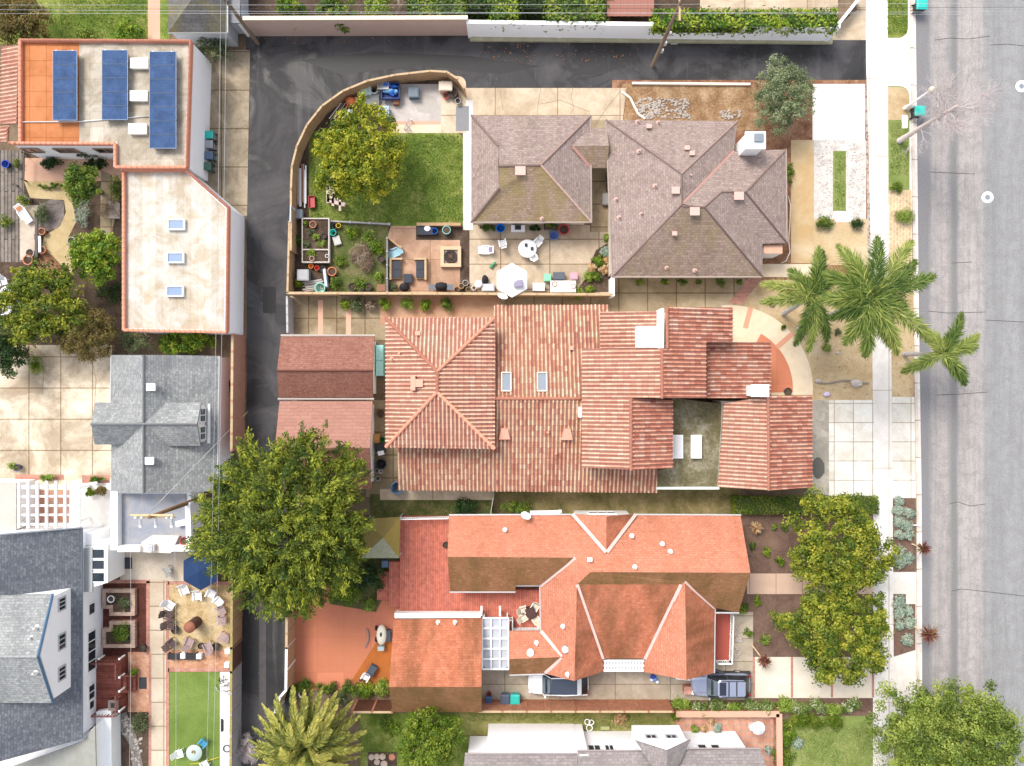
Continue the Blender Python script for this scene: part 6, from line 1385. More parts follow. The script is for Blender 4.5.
shrub('bare_bush', 'pale leafless bush beside the alley next to the date palm', 'bush', 246, 752, 14, 1.2, leafmat('pale twigs', [(.35, .3, .28), (.5, .45, .42), (.6, .56, .54), (.7, .66, .64)], .05), 26, 30, .4, .08, 211)
for i, (px, py, r, ry, mt, l) in enumerate(((100, 547, 6, 10, LF_rust, 'clipped rounded bush beside the white building'), (47, 477, 8, 4, LF_lime, 'yellow flowering plant above the pergola'), (95, 480, 8, 4, LF_mid, 'green plant in the brick edging by the cottage'), (90, 492, 5, 4, LF_ivy, 'small bush by the pergola end'), (101, 491, 5, 5, LF_rust, 'bronze bush at the cottage corner'), (140, 722, 11, 12, LF_olive, 'grey green round shrub beside the long walk'), (133, 673, 4, 4, LF_ivy, 'small plant by the timber steps'), (228, 388, 5, 14, LF_deep, 'dark vine on the cottage wall facing the alley'))):
    shrub('yard_shrub', l, 'shrub', px, py, r, .9, mt, 16, 32, .15, .45, 215 + i, None, ry=ry)
for i, (px, py, r, mt, l) in enumerate(((620, 718, 7, LF_sucred, 'golden round shrub at the middle of the weedy strip'), (676, 715, 6, LF_ivy, 'small plant at the right end of the long driveway fence'), (695, 729, 4, LF_lime, 'first little plant along the brick patio wall'), (704, 729, 4, LF_sucred, 'second little plant along the brick patio wall'), (718, 728, 5, LF_aeon, 'blue green plant along the brick patio wall'), (386, 725, 9, LF_mid, 'dark shrub at the top of the green strip'), (393, 730, 8, LF_ivy, 'yellow leaved shrub on the green strip'), (712, 722, 3, LF_sucred, 'orange plant on the brick patio wall'))):
    shrub('strip_plant', l, 'plant', px, py, r, .6, mt, 14, 28, .15, .4, 230 + i)

def grass_tufts(name, polys, n, mat, h=.1):
    P = []
    for (x0, y0, x1, y1) in polys:
        k = int(n * abs(x1 - x0) * abs(y1 - y0) / 144); a, b = W(x0, y1), W(x1, y0); P.append(np.column_stack([NR.uniform(a.x, b.x, k), NR.uniform(a.y, b.y, k), np.full(k, h * .5 + .02)]))
    P = np.vstack(P); k = len(P); d = NR.normal(size=(k, 3)); d[:, 2] = np.abs(d[:, 2]) + .6
    T = .5 + .35 * np.sin(P[:, 0] * 1.1 + 1.7 * np.sin(P[:, 1] * .8)) + NR.normal(scale=.15, size=k)
    o = leaf_obj(name, None, P, NR.normal(size=(k, 3)), h * 1.6, .05, T, mat, d); o['kind'] = 'stuff'
GR = leafmat('grass blades', [(.055, .11, .016), (.12, .2, .03), (.22, .28, .055), (.36, .36, .11)], .25)
GRD = leafmat('worn grass blades', [(.1, .14, .03), (.18, .23, .06), (.3, .31, .11), (.45, .4, .22)], .25)
grass_tufts('lawn_grass', [(311, 135, 463, 222), (60, 0, 147, 38), (887, 0, 907, 34), (380, 725, 395, 755)], 110, GR)
grass_tufts('worn_grass', [(800, 726, 900, 766), (835, 153, 845, 210), (890, 122, 908, 175), (560, 714, 640, 728), (470, 713, 560, 721)], 90, GRD)
def stones(name, polys, n, mat, r=(.05, .16), seed=1, z=.02):
    rnd = random.Random(seed); m = MB()
    for (x0, y0, x1, y1) in polys:
        for _ in range(int(n * abs(x1 - x0) * abs(y1 - y0) / 144)):
            p = W(rnd.uniform(x0, x1), rnd.uniform(y0, y1)); s = rnd.uniform(*r); m.ball((p.x, p.y, z + s * .25), (s, s * rnd.uniform(.6, 1), s * .6), 6, 4, jit=.18, rnd=rnd)
    o = m.build(name, mat); o['kind'] = 'stuff'
m_rock = plain('pale rock', (.4, .35, .31), .9, .35, 6)
stones('rubble', [(640, 98, 690, 119), (636, 102, 660, 117), (720, 110, 742, 119)], 34, m_rock, (.05, .15), 3)
stones('pebbles', [(817, 143, 832, 216), (848, 143, 864, 216)], 7, plain('white pebble', (.55, .5, .46), .9, .3, 9), (.05, .09), 5)
stones('border_stones', [(735, 627, 741, 658)], 16, m_rock, (.1, .22), 6)
stones('cobbles', [(122, 716, 134, 735), (133, 735, 142, 766)], 14, m_rock, (.08, .18), 7)
stones('leaf_litter', [(815, 280, 868, 395), (625, 86, 752, 118), (892, 280, 912, 395)], 2.2, plain('dead leaf', (.3, .2, .11), .9, .5, 9), (.03, .07), 8)
stones('alley_litter', [(262, 38, 420, 44), (480, 42, 640, 62), (292, 180, 296, 240)], 3, plain('rust leaf litter', (.24, .12, .07), .9, .5, 9), (.04, .09), 9)
rnd = random.Random(3)
for i, (px, py, r, l) in enumerate(((856, 383.5, .5, 'large pale boulder on the dry yard'), (818, 381, .28, 'small pale rock left on the dry yard beside the cream walk'), (838, 353, .2, 'small rock under the left palm fronds'))):
    p = W(px, py); m = MB(); m.ball((p.x, p.y, r * .2), (r, r * .7, r * .45), 9, 6, jit=.15, rnd=rnd); tag(m.build('boulder', m_rock), l, 'rock')
m = MB(); pts = [W(815 + i * 6, 382 + 1.5 * math.sin(i * .9), .05) for i in range(10)]
for a, b in zip(pts, pts[1:]): strip(m, a, b, .12, .1)
tag(m.build('stone_edging', plain('dark edging', (.2, .17, .14), .9)), 'thin dark stone edging line across the dry yard', 'edging')
# ------------------------------------------------------------------ vehicles
def car(label, px0, px1, py, kind, paint, loc_z=0):
    """built facing local +X, then turned to face the photo's left"""
    x0, x1 = W(px0, py, 0).x, W(px1, py, 0).x; L = x1 - x0; c = W((px0 + px1) / 2, py, 0)
    t = thing('parked_car', label, 'car', (0, 0, 0)); suv = kind == 'suv'; w = .96 if suv else .92; Ht = 1.72 if suv else 1.45; belt = 1.02 if suv else .9
    m = MB(); secs = []
    prof = [(-.5, .55, .6, .82), (-.493, .74, .4, belt - .12), (-.475, .87, .3, belt - .04), (-.44, .95, .24, belt + .02), (-.38, .985, .22, belt + .02), (-.3, 1., .22, belt + .02), (0, 1., .22, belt), (.18, 1., .22, belt), (.3, .99, .22, belt - .02), (.4, .955, .24, belt - .1), (.445, .88, .26, belt - .16), (.475, .76, .32, belt - .24), (.493, .58, .4, belt - .3), (.5, .38, .48, belt - .36)]
    for (fx, fw, zb, zt_) in prof:
        x = fx * L; ww = w * fw; zt_ = max(zt_, zb + .1)
        secs.append([(x, -ww * .9, zb), (x, -ww, zb + (zt_ - zb) * .3), (x, -ww, zb + (zt_ - zb) * .7), (x, -ww * .9, zt_ - .03), (x, -ww * .5, zt_ + .015), (x, ww * .5, zt_ + .015), (x, ww * .9, zt_ - .03), (x, ww, zb + (zt_ - zb) * .7), (x, ww, zb + (zt_ - zb) * .3), (x, ww * .9, zb)])
    m.hull(secs)
    body = m.build('body', paint, t)
    f0, f1, r0, r1 = (.25, .09, -.475, -.37) if suv else (.27, .13, -.488, -.36)
    def ring(xf, xr, ww, z):
        return [(xf * L, -ww * .72, z), ((xf - .035) * L, -ww, z), ((xf + xr) / 2 * L, -ww * 1.01, z), ((xr + .03) * L, -ww * .97, z), (xr * L, -ww * .7, z), (xr * L, ww * .7, z), ((xr + .03) * L, ww * .97, z), ((xf + xr) / 2 * L, ww * 1.01, z), ((xf - .035) * L, ww, z), (xf * L, ww * .72, z)]
    m = MB(); m.hull([ring(f0, r0, w * .92, belt - .03), ring((f0 + f1) / 2 + .008, (r0 + r1) / 2, w * .84, (belt + Ht) / 2), ring(f1, r1, w * .74, Ht - .05)]); m.build('glass', glassmat('car glass', (.012, .015, .02), .3) , t)
    m = MB(); panel(m, [(f0 * L - .02, -w * .74, belt + .04), (f0 * L - .02, w * .74, belt + .04), (f1 * L + .05, w * .62, Ht - .07), (f1 * L + .05, -w * .62, Ht - .07)], .03); m.build('windscreen', glassmat('blue windscreen' if suv else 'clear windscreen', (.1, .13, .15) if suv else (.12, .16, .19), .06), t)
    m = MB(); m.hull([ring(f1 + .005, r1 - .004, w * .76, Ht - .055), ring(f1 - .012, r1 + .01, w * .72, Ht)], sm=False)
    rf = m.build('roof', paint if suv else glassmat('dark glass roof', (.04, .05, .075), .06), t)
    m = MB()
    if suv:
        m.box((.01 * L, 0, Ht + .006), (.11 * L, w * 1.1, .02)); m.build('sunroof', glassmat('sunroof glass', (.02, .025, .04), .08), rf)
        for fx in (-.09, -.22): m = MB(); m.box((fx * L, 0, Ht + .006), (.02 * L, w * 1.2, .03)); m.build('crossbar', m_dark, rf)
        for s in (-1, 1): m = MB(); m.tube([(.03 * L, s * w * .66, Ht + .05), (-.36 * L, s * w * .66, Ht + .05)], .025, 6); m.build('roof_rail', m_dark, rf)
        m = MB()
        for s in (-1, 1): m.box((-.1 * L, s * (w - .03), .5), (.84 * L, .1, .46))
        m.box((-.492 * L, 0, .55), (.05 * L, w * 1.5, .35)); m.build('cladding', m_dark, t)
    else:
        m.box((-.34 * L, 0, Ht - .02), (.07 * L, w * 1.46, .06), ry=-.12)
        for s in (-1, 1): mm = MB(); mm.tube([(f1 * L, s * w * .74, Ht - .02), (-.1 * L, s * w * .77, Ht + .01), (-.34 * L, s * w * .74, Ht - .02)], .05, 6); mm.build('roof_rail', paint, rf); m.build('rear_pillar', paint, rf)
    for sx in (-.31, .33):
        for s in (-1, 1):
            m = MB(); m.tube([(sx * L, s * (w - .2), .34), (sx * L, s * (w + .015), .34)], [.34, .34], 18); tw = m.build('wheel', m_dark, t)
            m = MB(); m.tube([(sx * L, s * (w - .04), .34), (sx * L, s * (w + .03), .34)], [.23, .21], 12); m.build('rim', m_metal, tw)
    for s in (-1, 1):
        m = MB(); m.box((.465 * L, s * w * .66, belt - .3), (.2, .34, .12), rz=-s * .35); m.build('headlight', plain('lamp glass', (.75, .77, .8), .15), t)
        m = MB(); m.box((-.48 * L, s * w * .8, belt - .12), (.12, .22, .2)); m.build('tail_light', plain('tail red', (.35, .02, .02), .25), t)
        m = MB(); m.ball(((f0 - .05) * L, s * (w + .1), belt + .06), (.09, .12, .08), 8, 6); m.build('mirror', paint, t)
        for (xb, zb, xt, zt_) in ((f0 - .01, belt, f1 + .004, Ht - .06), (r0 + .02, belt, r1 + .015, Ht - .06), (-.08, belt, -.08, Ht - .06)): m = MB(); m.tube([(xb * L - .05, s * w * .93, zb), (xt * L, s * w * .755, zt_)], .035, 6); m.build('pillar', m_dark if suv else paint, t)
    for fx in (.17, -.05, -.27):
        m = MB(); m.box((fx * L, 0, .62), (.012, 2 * w + .008, .62)); m.build('door_gap', m_dark, t)
    t.location = (c.x, c.y, loc_z); t.rotation_euler = (0, 0, math.pi); return t
m_silver = plain('silver blue paint', (.34, .37, .48), .25, .03, 2, .5, .5); m_carwhite = plain('white car paint', (.83, .83, .84), .2, .02, 2, 0, .5)
suv = car('silver blue car with sunroof and roof rails on the red striped driveway', 689, 747.5, 681.5, 'suv', m_silver)
m = MB(); m.box((.25, -1.17, .78), (1.05, .07, .62), rz=-.3); m.build('open_door', plain('dark door paint', (.06, .065, .08), .3), suv)
car('white car with dark glass roof half hidden under the orange eaves', 528, 587.5, 680.5, 'sedan', m_carwhite)

# ------------------------------------------------------------------ wheeled bins
def bin_(label, px, py, body, lid, rz=0, h=1.05, group='wheeled bins', w=.58):
    p = W(px, py, h); t = thing('wheeled_bin', label, 'wheeled bin', (0, 0, 0), group)
    m = MB(); a = w * .4; b = w * .5
    m.hull([[(-a, -a, .08), (a, -a, .08), (a, a, .08), (-a, a, .08)], [(-b, -b * 1.1, h - .1), (b, -b * 1.1, h - .1), (b, b * 1.1, h - .1), (-b, b * 1.1, h - .1)]], sm=False); m.build('body', body, t)
    m = MB(); c = b * 1.1; m.hull([[(-c, -c * 1.1, h - .098), (c, -c * 1.1, h - .098), (c, c * 1.15, h - .098), (-c, c * 1.15, h - .098)], [(-c, -c * 1.1, h - .05), (c, -c * 1.1, h - .05), (c, c * 1.15, h - .04), (-c, c * 1.15, h - .04)], [(-c * .7, -c * .75, h), (c * .7, -c * .75, h), (c * .7, c * .8, h + .01), (-c * .7, c * .8, h + .01)]], sm=False); m.build('lid', lid, t)
    m = MB(); m.tube([(-b, c * 1.28, h - .08), (b, c * 1.28, h - .08)], .025, 6)
    for s in (-1, 1): m.tube([(s * b, c * 1.28, h - .08), (s * b, b, h - .12)], .02, 5)
    m.build('handle', m_dark, t)
    for s in (-1, 1): m = MB(); m.tube([(s * a * 1.05, a + .02, .12), (s * (a * 1.05 + .06), a + .02, .12)], .12, 12); m.build('wheel', m_dark, t)
    t.location = (p.x, p.y, LV * 4); t.rotation_euler = (0, 0, rz); return t
col = lambda n, c, r=.45: plain(n, c, r, .06)
c_teal = col('teal plastic', (.03, .42, .36)); c_grey = col('grey plastic', (.3, .31, .33)); c_blue = col('slate blue plastic', (.09, .14, .22)); c_green = col('green plastic', (.06, .14, .1)); c_blk = m_dark
bin_('teal topped bin first in the row by the white wall', 208.7, 134.5, c_grey, c_teal, -1.57); bin_('grey bin second in the row by the white wall', 208.3, 144, c_grey, c_grey, -1.57)
bin_('slate blue bin third in the row by the white wall', 208.3, 155, c_blue, c_blue, -1.57); bin_('dark green bin last in the row by the white wall', 206.5, 166, c_green, c_green, -1.57)
bin_('teal lidded bin in the gutter below the street lamp', 920.5, 110.5, c_blk, c_teal, 1.57, 1.15, w=.72); bin_('teal lidded bin in the gutter at the top edge', 922.5, 4, c_blk, c_teal, 1.57, 1.15, w=.75)
bin_('teal bin by the driveway fence under the breezeway', 515, 700, c_teal, c_teal, 3.14, w=.7); bin_('dark slate bin left of the teal one by the driveway fence', 505, 700, c_blue, col('charcoal plastic', (.08, .1, .14)), 3.14, w=.7)
bin_('black bin with white bag on top beside the twin garage wall', 381, 448, c_blk, c_blk, 1.57, w=.66)
p = W(381, 453, 1.08); m = MB(); m.box((p.x, p.y, 1.12), (.5, .35, .1), .2); tag(m.build('paper_bag', m_wht), 'white flat bag lying on the black bin by the twin garage', 'bag')
bin_('blue bin nearest the breezeway beside the driveway fence', 488.5, 700.5, col('navy plastic', (.05, .09, .2)), col('navy lid', (.06, .1, .22)), 3.14, .8, w=.5)

# ------------------------------------------------------------------ small furniture and yard things
def pot(label, px, py, r=.25, h=.4, mat=None, name='plant_pot', cat='pot', fill=True, group=None):
    p = W(px, py, h); t = thing(name, label, cat, (p.x, p.y, LV * 3), group); z = LV * 3
    m = MB(); m.lathe(p.x, p.y, [(0, z), (r * .7, z), (r, z + h), (r * 1.08, z + h), (r * 1.08, z + h + .05), (r * .88, z + h + .05), (r * .85, z + h - .05)], 16); m.build('vessel', mat or plain('terracotta pot', (.5, .2, .11), .8), t)
    if fill: m = MB(); m.cyl(p.x, p.y, z + h - .09, z + h - .05, r * .86, n=14); m.build('soil', m_soil, t)
    return t
def chair(kind, label, mat, px, py, rz, group, zb=None, dark=None):
    z = LV * 4 if zb is None else zb; p = W(px, py, z + .45); t = thing(kind, label, 'chair', (0, 0, 0), group)
    w, d = (.62, .6) if kind == 'adirondack_chair' else (.5, .48)
    m = MB()
    for i in range(5): m.box((0, -d / 2 + d * (i + .5) / 5, .4 + .012 * i), (w, d / 5 - .02, .03))
    m.build('seat', mat, t); m = MB()
    n = 5
    for i in range(n): m.box((-w / 2 + w * (i + .5) / n, -d / 2 - .16, .72), (w / n - .02, .03, .7 + (.12 if i == 2 else 0)), rx=.38)
    m.build('backrest', mat, t)
    for sx in (-1, 1):
        for sy in (-1, 1): m = MB(); m.box((sx * (w / 2 - .03), sy * (d / 2 - .03), .2), (.05, .06, .4)); m.build('leg', mat, t)
        m = MB(); m.box((sx * (w / 2 + .03), 0, .62), (.1, d + .1, .03)); m.box((sx * (w / 2 + .03), d / 2, .5), (.05, .05, .24)); m.build('armrest', mat, t)
    t.location = (p.x, p.y, z); t.rotation_euler = (0, 0, rz); return t
m_mauve = plain('mauve resin', (.34, .25, .25), .7, .1); m_brn = plain('dark brown resin', (.09, .06, .06), .7, .1); m_chairw = plain('white resin', (.82, .82, .83), .5, .04)
gs = 'chairs round the gravel fire circle'
fc_ = (198, 622)
for px, py, mt, l in ((184.8, 590.5, m_chairw, 'leftmost white chair at the top of the gravel circle'), (197.6, 596.3, m_chairw, 'second white chair from the left at the top of the gravel circle'), (211, 594, m_chairw, 'third white chair nearest the tree tip'), (218.3, 601.7, m_chairw, 'rightmost white chair of the gravel circle'),
                      (170.5, 605.4, m_chairw, 'pale chair on the walk at the left of the gravel circle'), (169, 614.7, m_brn, 'upper dark brown chair at the left of the gravel circle'), (170.5, 624.6, m_brn, 'dark brown chair right below the other one on the left'), (171.8, 643.3, m_brn, 'lowest dark brown chair at the left by the brick path'),
                      (189.2, 642, m_mauve, 'mauve chair below the rusty drum'), (208.4, 646.4, m_mauve, 'mauve chair at the bottom right of the gravel circle'), (220.8, 610.4, m_mauve, 'upper mauve chair along the alley fence'), (221.4, 619.7, m_mauve, 'middle mauve chair along the alley fence'), (223.3, 637, m_mauve, 'lower mauve chair along the alley fence')):
    ang = math.atan2(-(fc_[1] - py), fc_[0] - px) - math.pi / 2; chair('adirondack_chair', l, mt, px, py, ang, gs)
p = W(197, 621.5, 0); t = thing('steel_drum', 'rusty steel drum fire pit standing in the middle of the gravel circle', 'fire pit', (p.x, p.y, 0))
m_rust = plain('rust', (.26, .1, .06), .8, .4, 5)
m = MB(); m.lathe(p.x, p.y, [(.42, .0), (.44, .02), (.44, .5), (.46, .53), (.44, .56), (.44, 1.05), (.46, 1.08), (.44, 1.11), (.44, 1.6)], 20); m.build('drum', plain('dark rust', (.1, .05, .04), .8, .4, 5), t); m = MB(); m.lathe(p.x, p.y, [(.47, 1.58), (.47, 1.63), (0, 1.66)], 20); m.build('lid', m_rust, t)
for px, py, wx, wy, l in ((173.6, 656.3, 1., .55, 'black slatted bench at the left of the old brick path'), (190.4, 656.3, 1.1, .6, 'black slatted bench between two white cubes')):
    p = W(px, py, .4); t = thing('garden_bench', l, 'bench', (p.x, p.y, 0), 'black benches on the brick path'); m = MB()
    for i in range(5): m.box((p.x, p.y - wy / 2 + wy * (i + .5) / 5, .42), (wx, wy / 5 - .025, .04))
    m.build('seat', m_dark, t)
    for s in (-1, 1): m = MB(); m.box((p.x + s * (wx / 2 - .06), p.y, .2), (.07, wy - .05, .4)); m.build('leg', m_dark, t)
def cube(name, label, cat, px, py, w, d, h, mat, topm=None, rz=0, group=None, z0=LV * 4, lidname='top'):
    p = W(px, py, h); t = thing(name, label, cat, (p.x, p.y, z0), group); m = MB(); m.box((p.x, p.y, z0 + h / 2), (w * .94, d * .94, h), rz); m.build('body', mat, t)
    m = MB(); m.box((p.x, p.y, z0 + h + .025), (w, d, .05), rz); m.box((p.x, p.y, z0 + h + .065), (w * .85, d * .85, .03), rz); m.build(lidname, topm or mat, t); return t
gq = 'white cubes by the brick path'
for px, py, l in ((183, 655.7, 'white cube table between the two black benches'), (199, 656.3, 'white cube table right of the second black bench'), (227.6, 651.3, 'white cube at the fence corner of the gravel circle'), (227, 665, 'white cube at the lower corner of the brick path')): cube('cube_table', l, 'side table', px, py, .42, .42, .45, m_chairw, None, 0, gq)
pot('black pot on the gravel beside the brown chairs', 175, 630, .3, .35, m_dark); pot('dark pot between mauve chairs', 201, 646, .25, .3, m_dark); pot('black pot at the bottom of the gravel circle', 216, 646.5, .3, .35, m_dark); pot('dark round pot at the corner of the red mulch', 142.5, 648, .3, .4, m_dark)
# parasols and canopies
def parasol(label, px, py, r, h, mat, n=8, name='parasol'):
    p = W(px, py, h); t = thing(name, label, 'parasol', (p.x, p.y, 0)); m = MB(); top = (p.x, p.y, h + .35); ring = [(p.x + r * math.cos(6.283 * (i + .5) / n), p.y + r * math.sin(6.283 * (i + .5) / n), h - .15) for i in range(n)]
    for i in range(n): panel(m, [top, ring[i], ring[(i + 1) % n]], .02)
    m.build('canopy', mat, t); m = MB(); m.tube([(p.x, p.y, 0), (p.x, p.y, h + .3)], .03, 8); m.build('pole', m_metal, t)
    for i in range(n): m = MB(); m.tube([(p.x, p.y, h + .25), ring[i]], .015, 4); m.build('rib', m_metal, t)
    return t
parasol('large blue parasol half under the huge evergreen', 200, 571, 1.6, 2.3, plain('blue canvas', (.012, .035, .1), .8, .1), 6)
t = parasol('white parasol spread over the patio corner by the fence', 512, 280, 1.4, 2.2, plain('white canvas', (.85, .85, .86), .8, .04), 6)
parasol('small white round parasol on the brick patio', 759, 729, .55, 1.9, plain('white canvas', (.85, .85, .86)), 10)
cube('cube_table', 'white square table beside the small round parasol', 'side table', 753, 727.5, .5, .45, .5, m_chairw)
t = thing('canvas_canopy', 'olive canvas canopy with fading leaf pattern beside the red deck', 'canopy', W(382, 538)); zc_ = 2.3
cs = [W(365, 519, zc_), W(400, 517, zc_), W(399.5, 558, zc_), (W(361, 558, zc_))]; ap = W(383, 537.5, 3.2)
for i, mt in enumerate((plain('olive canvas', (.2, .15, .045), .85, .25, 3), plain('ochre canvas', (.28, .2, .05), .85, .2, 3), plain('mottled canvas', (.3, .3, .2), .85, .5, 6), plain('olive canvas', (.2, .15, .045)))):
    m = MB(); panel(m, [cs[i], cs[(i + 1) % 4], ap], .03); m.build('canopy', mt, t)
for c in cs: e = c.lerp(ap, .06); m = MB(); m.tube([(e.x, e.y, 0), (e.x, e.y, zc_)], .035, 6); m.build('post', m_metal, t)

# pergola
t = thing('pergola', 'white lattice pergola in front of the brick terrace', 'pergola', W(48, 505)); zp_ = 2.6; m_per = plain('pergola white', (.84, .84, .83), .5, .04)
for i in range(5): y = 487 + i * 9.3; m = MB(); strip(m, W(14, y, zp_), W(79, y - .3, zp_), .16 if i else .3, .2); m.build('beam', m_per, t)
for i in range(7): x = 19 + i * 9.2; m = MB(); strip(m, W(x, 481, zp_ + .2), W(x, 528, zp_ + .2), .17, .18); m.build('rafter', m_per, t)
m = MB(); strip(m, W(75.5, 481, zp_ + .22), W(75, 528, zp_ + .22), .8, .16); m.build('fascia', m_per, t); m = MB(); strip(m, W(76, 486.5, zp_ + .3), W(97, 482.5, zp_ + .4), .18, .16); m.build('arm', m_per, t)
for px, py in ((18, 489), (18, 523), (73, 489), (73, 523)): p = W(px, py, zp_); m = MB(); m.box((p.x, p.y, zp_ / 2 - .06), (.14, .14, zp_ - .13)); m.build('post', m_per, t)

# raised brick planters on the red mulch, timber deck
for (pts, ix, l) in (([(104, 591), (133, 591), (133, 614), (111, 614), (111, 607), (104, 607)], (114, 595, 129, 610), 'upper L shaped brick planter on the red mulch'), ([(104, 630), (111, 630), (111, 623), (133, 623), (133, 646), (104, 646)], (114, 627, 129, 642), 'lower L shaped brick planter with a leafy bush')):
    t = thing('brick_planter', l, 'planter', W(118, pts[0][1] + 10), 'brick planters'); m = MB(); q = [W(x, y, .45) for x, y in pts]
    for a, b in zip(q, q[1:] + q[:1]): d = (b - a).normalized() * .14; strip(m, (a.x - d.x, a.y - d.y, .23), (b.x + d.x, b.y + d.y, .23 + .002), .3, .44)
    m.build('frame', brickmat('planter brick', (.42, .26, .19), (.56, .38, .29), .3, .15), t); m = MB(); m.prism([(v.x, v.y) for v in q], .01, .36); m.build('soil', m_soil, t)
shrub('planter_bush', 'leafy green bush in the lower brick planter', 'bush', 121, 634, 10, .7, LF_mid, 18, 34, .16, .4, 300, z0=.35); shrub('planter_bush', 'sparse green plants in the upper brick planter', 'bush', 124, 604, 8, .5, LF_olive, 12, 26, .14, .4, 301, z0=.35)
pot('white pot standing on the upper brick planter', 111, 599, .28, .75, m_chairw)
t = thing('timber_deck', 'red stained timber deck with rails and steps against the white house', 'deck', W(112, 680)); m_ds = planks('deck stain', (.2, .06, .045), (.27, .09, .065), .14, 4, 0, .012); m_dr = plain('deck rail', (.24, .08, .06), .7, .2)
za = 1.1; a, b = W(93, 660, za), W(121, 712, za); m = MB(); m.box(((a.x + b.x) / 2, (a.y + b.y) / 2, za / 2 + .02), (b.x - a.x, a.y - b.y, za)); m.build('platform', m_ds, t)
for i in range(3): c0 = W(122 + i * 4.6, 676, .9 - .25 * i); c1 = W(126.4 + i * 4.6, 691, .9 - .25 * i); m = MB(); m.box(((c0.x + c1.x) / 2, (c0.y + c1.y) / 2, (.9 - .25 * i) / 2 + .013), (c1.x - c0.x, c0.y - c1.y, .9 - .25 * i)); m.build('step', m_ds, t)
for a, b in (((93, 660), (121, 660)), ((121, 660), (121, 676)), ((121, 692), (121, 712)), ((97, 712), (121, 712))): rail(t, a, b, za, .95, 8, m_dr, .05)
for a, b in (((121, 676), (135, 676)), ((121, 692), (135, 692))): m = MB(); strip(m, W(*a, za + .8), W(*b, .9), .08, .07); m.build('handrail', m_dr, t)
for px, py in ((98, 659.5), (118.5, 659.5), (118.5, 678), (118.5, 692), (118.5, 712)): p = W(px, py, 2.1); m = MB(); m.box((p.x, p.y, 1.5), (.1, .1, .9)); m.box((p.x, p.y, 1.97), (.15, .15, .05)); m.build('post', m_trim, t)
p = W(113, 705.5, 1.85); t = thing('grill_table', 'dark square grill table on the corner of the timber deck', 'table', (p.x, p.y, za)); m = MB(); m.box((p.x, p.y, za + .7), (.85, .85, .05)); m.build('top', plain('brown slate', (.22, .17, .15), .7), t); m = MB(); m.box((p.x, p.y, za + .735), (.4, .4, .02)); m.build('grate', m_dark, t)
for sx in (-1, 1):
    for sy in (-1, 1): m = MB(); m.box((p.x + sx * .36, p.y + sy * .36, za + .35), (.06, .06, .67)); m.build('leg', m_dark, t)
def mat_(label, px, py, w, d, m_=None):
    p = W(px, py); m = MB(); m.box((p.x, p.y, .035), (w, d, .03)); m.box((p.x, p.y, .052), (w * .85, d * .85, .012)); tag(m.build('door_mat', m_ or plain('mat rubber', (.05, .05, .06), .9, .3, 8)), label, 'mat')
mat_('black mat at the foot of the red timber steps', 143, 683, .62, .95); mat_('dark rectangular mat on the yard concrete', 128.5, 563, .6, .95)
t = chair('wire_chair', 'grey wire chair on the yard concrete under the evergreen', plain('grey wire', (.36, .36, .35), .5), 167, 570, .5, None)

# artificial turf corner
def rtable(label, px, py, r, h, mat, zb=0, group=None):
    p = W(px, py, h + zb); t = thing('round_table', label, 'table', (p.x, p.y, zb), group); m = MB(); m.lathe(p.x, p.y, [(0, zb + h - .04), (r, zb + h - .04), (r + .01, zb + h - .02), (r, zb + h), (0, zb + h + .003)], 24); m.build('top', mat, t)
    for i in range(3): a = 2.1 * i + .4; m = MB(); m.tube([(p.x + r * .35 * math.cos(a), p.y + r * .35 * math.sin(a), zb + h - .05), (p.x + r * .7 * math.cos(a), p.y + r * .7 * math.sin(a), zb + .01)], .025, 6); m.build('leg', m_metal, t)
    return t
rtable('round frosted glass table on the artificial turf', 194, 753, .66, .72, plain('frosted glass', (.42, .5, .47), .15, .05))
pot('small yellow bowl on the frosted glass table', 193, 752, .12, .82, plain('ochre bowl', (.5, .35, .1), .6), 'bowl', 'bowl', False)
chair('patio_chair', 'white lounge chair left of the frosted glass table', m_chairw, 180, 753, -1.3, None); chair('patio_chair', 'blue seated chair above the frosted glass table', plain('blue cushion', (.06, .3, .5), .7), 203, 743, 2.4, None); chair('patio_chair', 'white chair below the frosted glass table', m_chairw, 205, 764, .5, None)
m = MB(); m.tube([W(190, 764, .08), W(200, 763, .08), W(210, 760, .08), W(220, 757, .08)], .04, 6); tag(m.build('garden_hose', plain('yellow hose', (.6, .5, .06), .5)), 'yellow hose lying from the turf to the white strip', 'hose')
m = MB(); p = W(222, 725); m.box((p.x, p.y, .06), (.16, 1.05, .06)); m.box((p.x + .12, p.y, .04), (.05, .9, .04)); tag(m.build('dark_board', m_dark), 'narrow dark board lying on the white strip', 'board')
t = thing('hose_reel', 'dark ring shaped hose coil on the white strip', 'hose', W(227, 748)); m = MB(); p = W(227, 748); m.tube([(p.x + .28 * math.cos(i * .524), p.y + .28 * math.sin(i * .524), .06 + .004 * i) for i in range(26)], .035, 6); m.build('coil', plain('blue black hose', (.05, .06, .1), .5), t)
t = thing('bicycle_trailer', 'jumble of grey and white frames at the top of the white strip', 'frame', W(223, 683)); rnd = random.Random(2)
for i in range(7): m = MB(); p = W(220 + rnd.uniform(-4, 7), 683 + rnd.uniform(-6, 9), .4); a = rnd.uniform(0, 3); m.tube([(p.x - .4 * math.cos(a), p.y - .4 * math.sin(a), .05), (p.x, p.y, .5), (p.x + .4 * math.cos(a), p.y + .4 * math.sin(a), .1)], .035, 6); m.build('tube', m_metal if i % 2 else m_dark, t)
m = MB(); p = W(224, 684, .3); m.box((p.x, p.y, .3), (.6, .18, .04), .4); m.build('board', m_chairw, t)

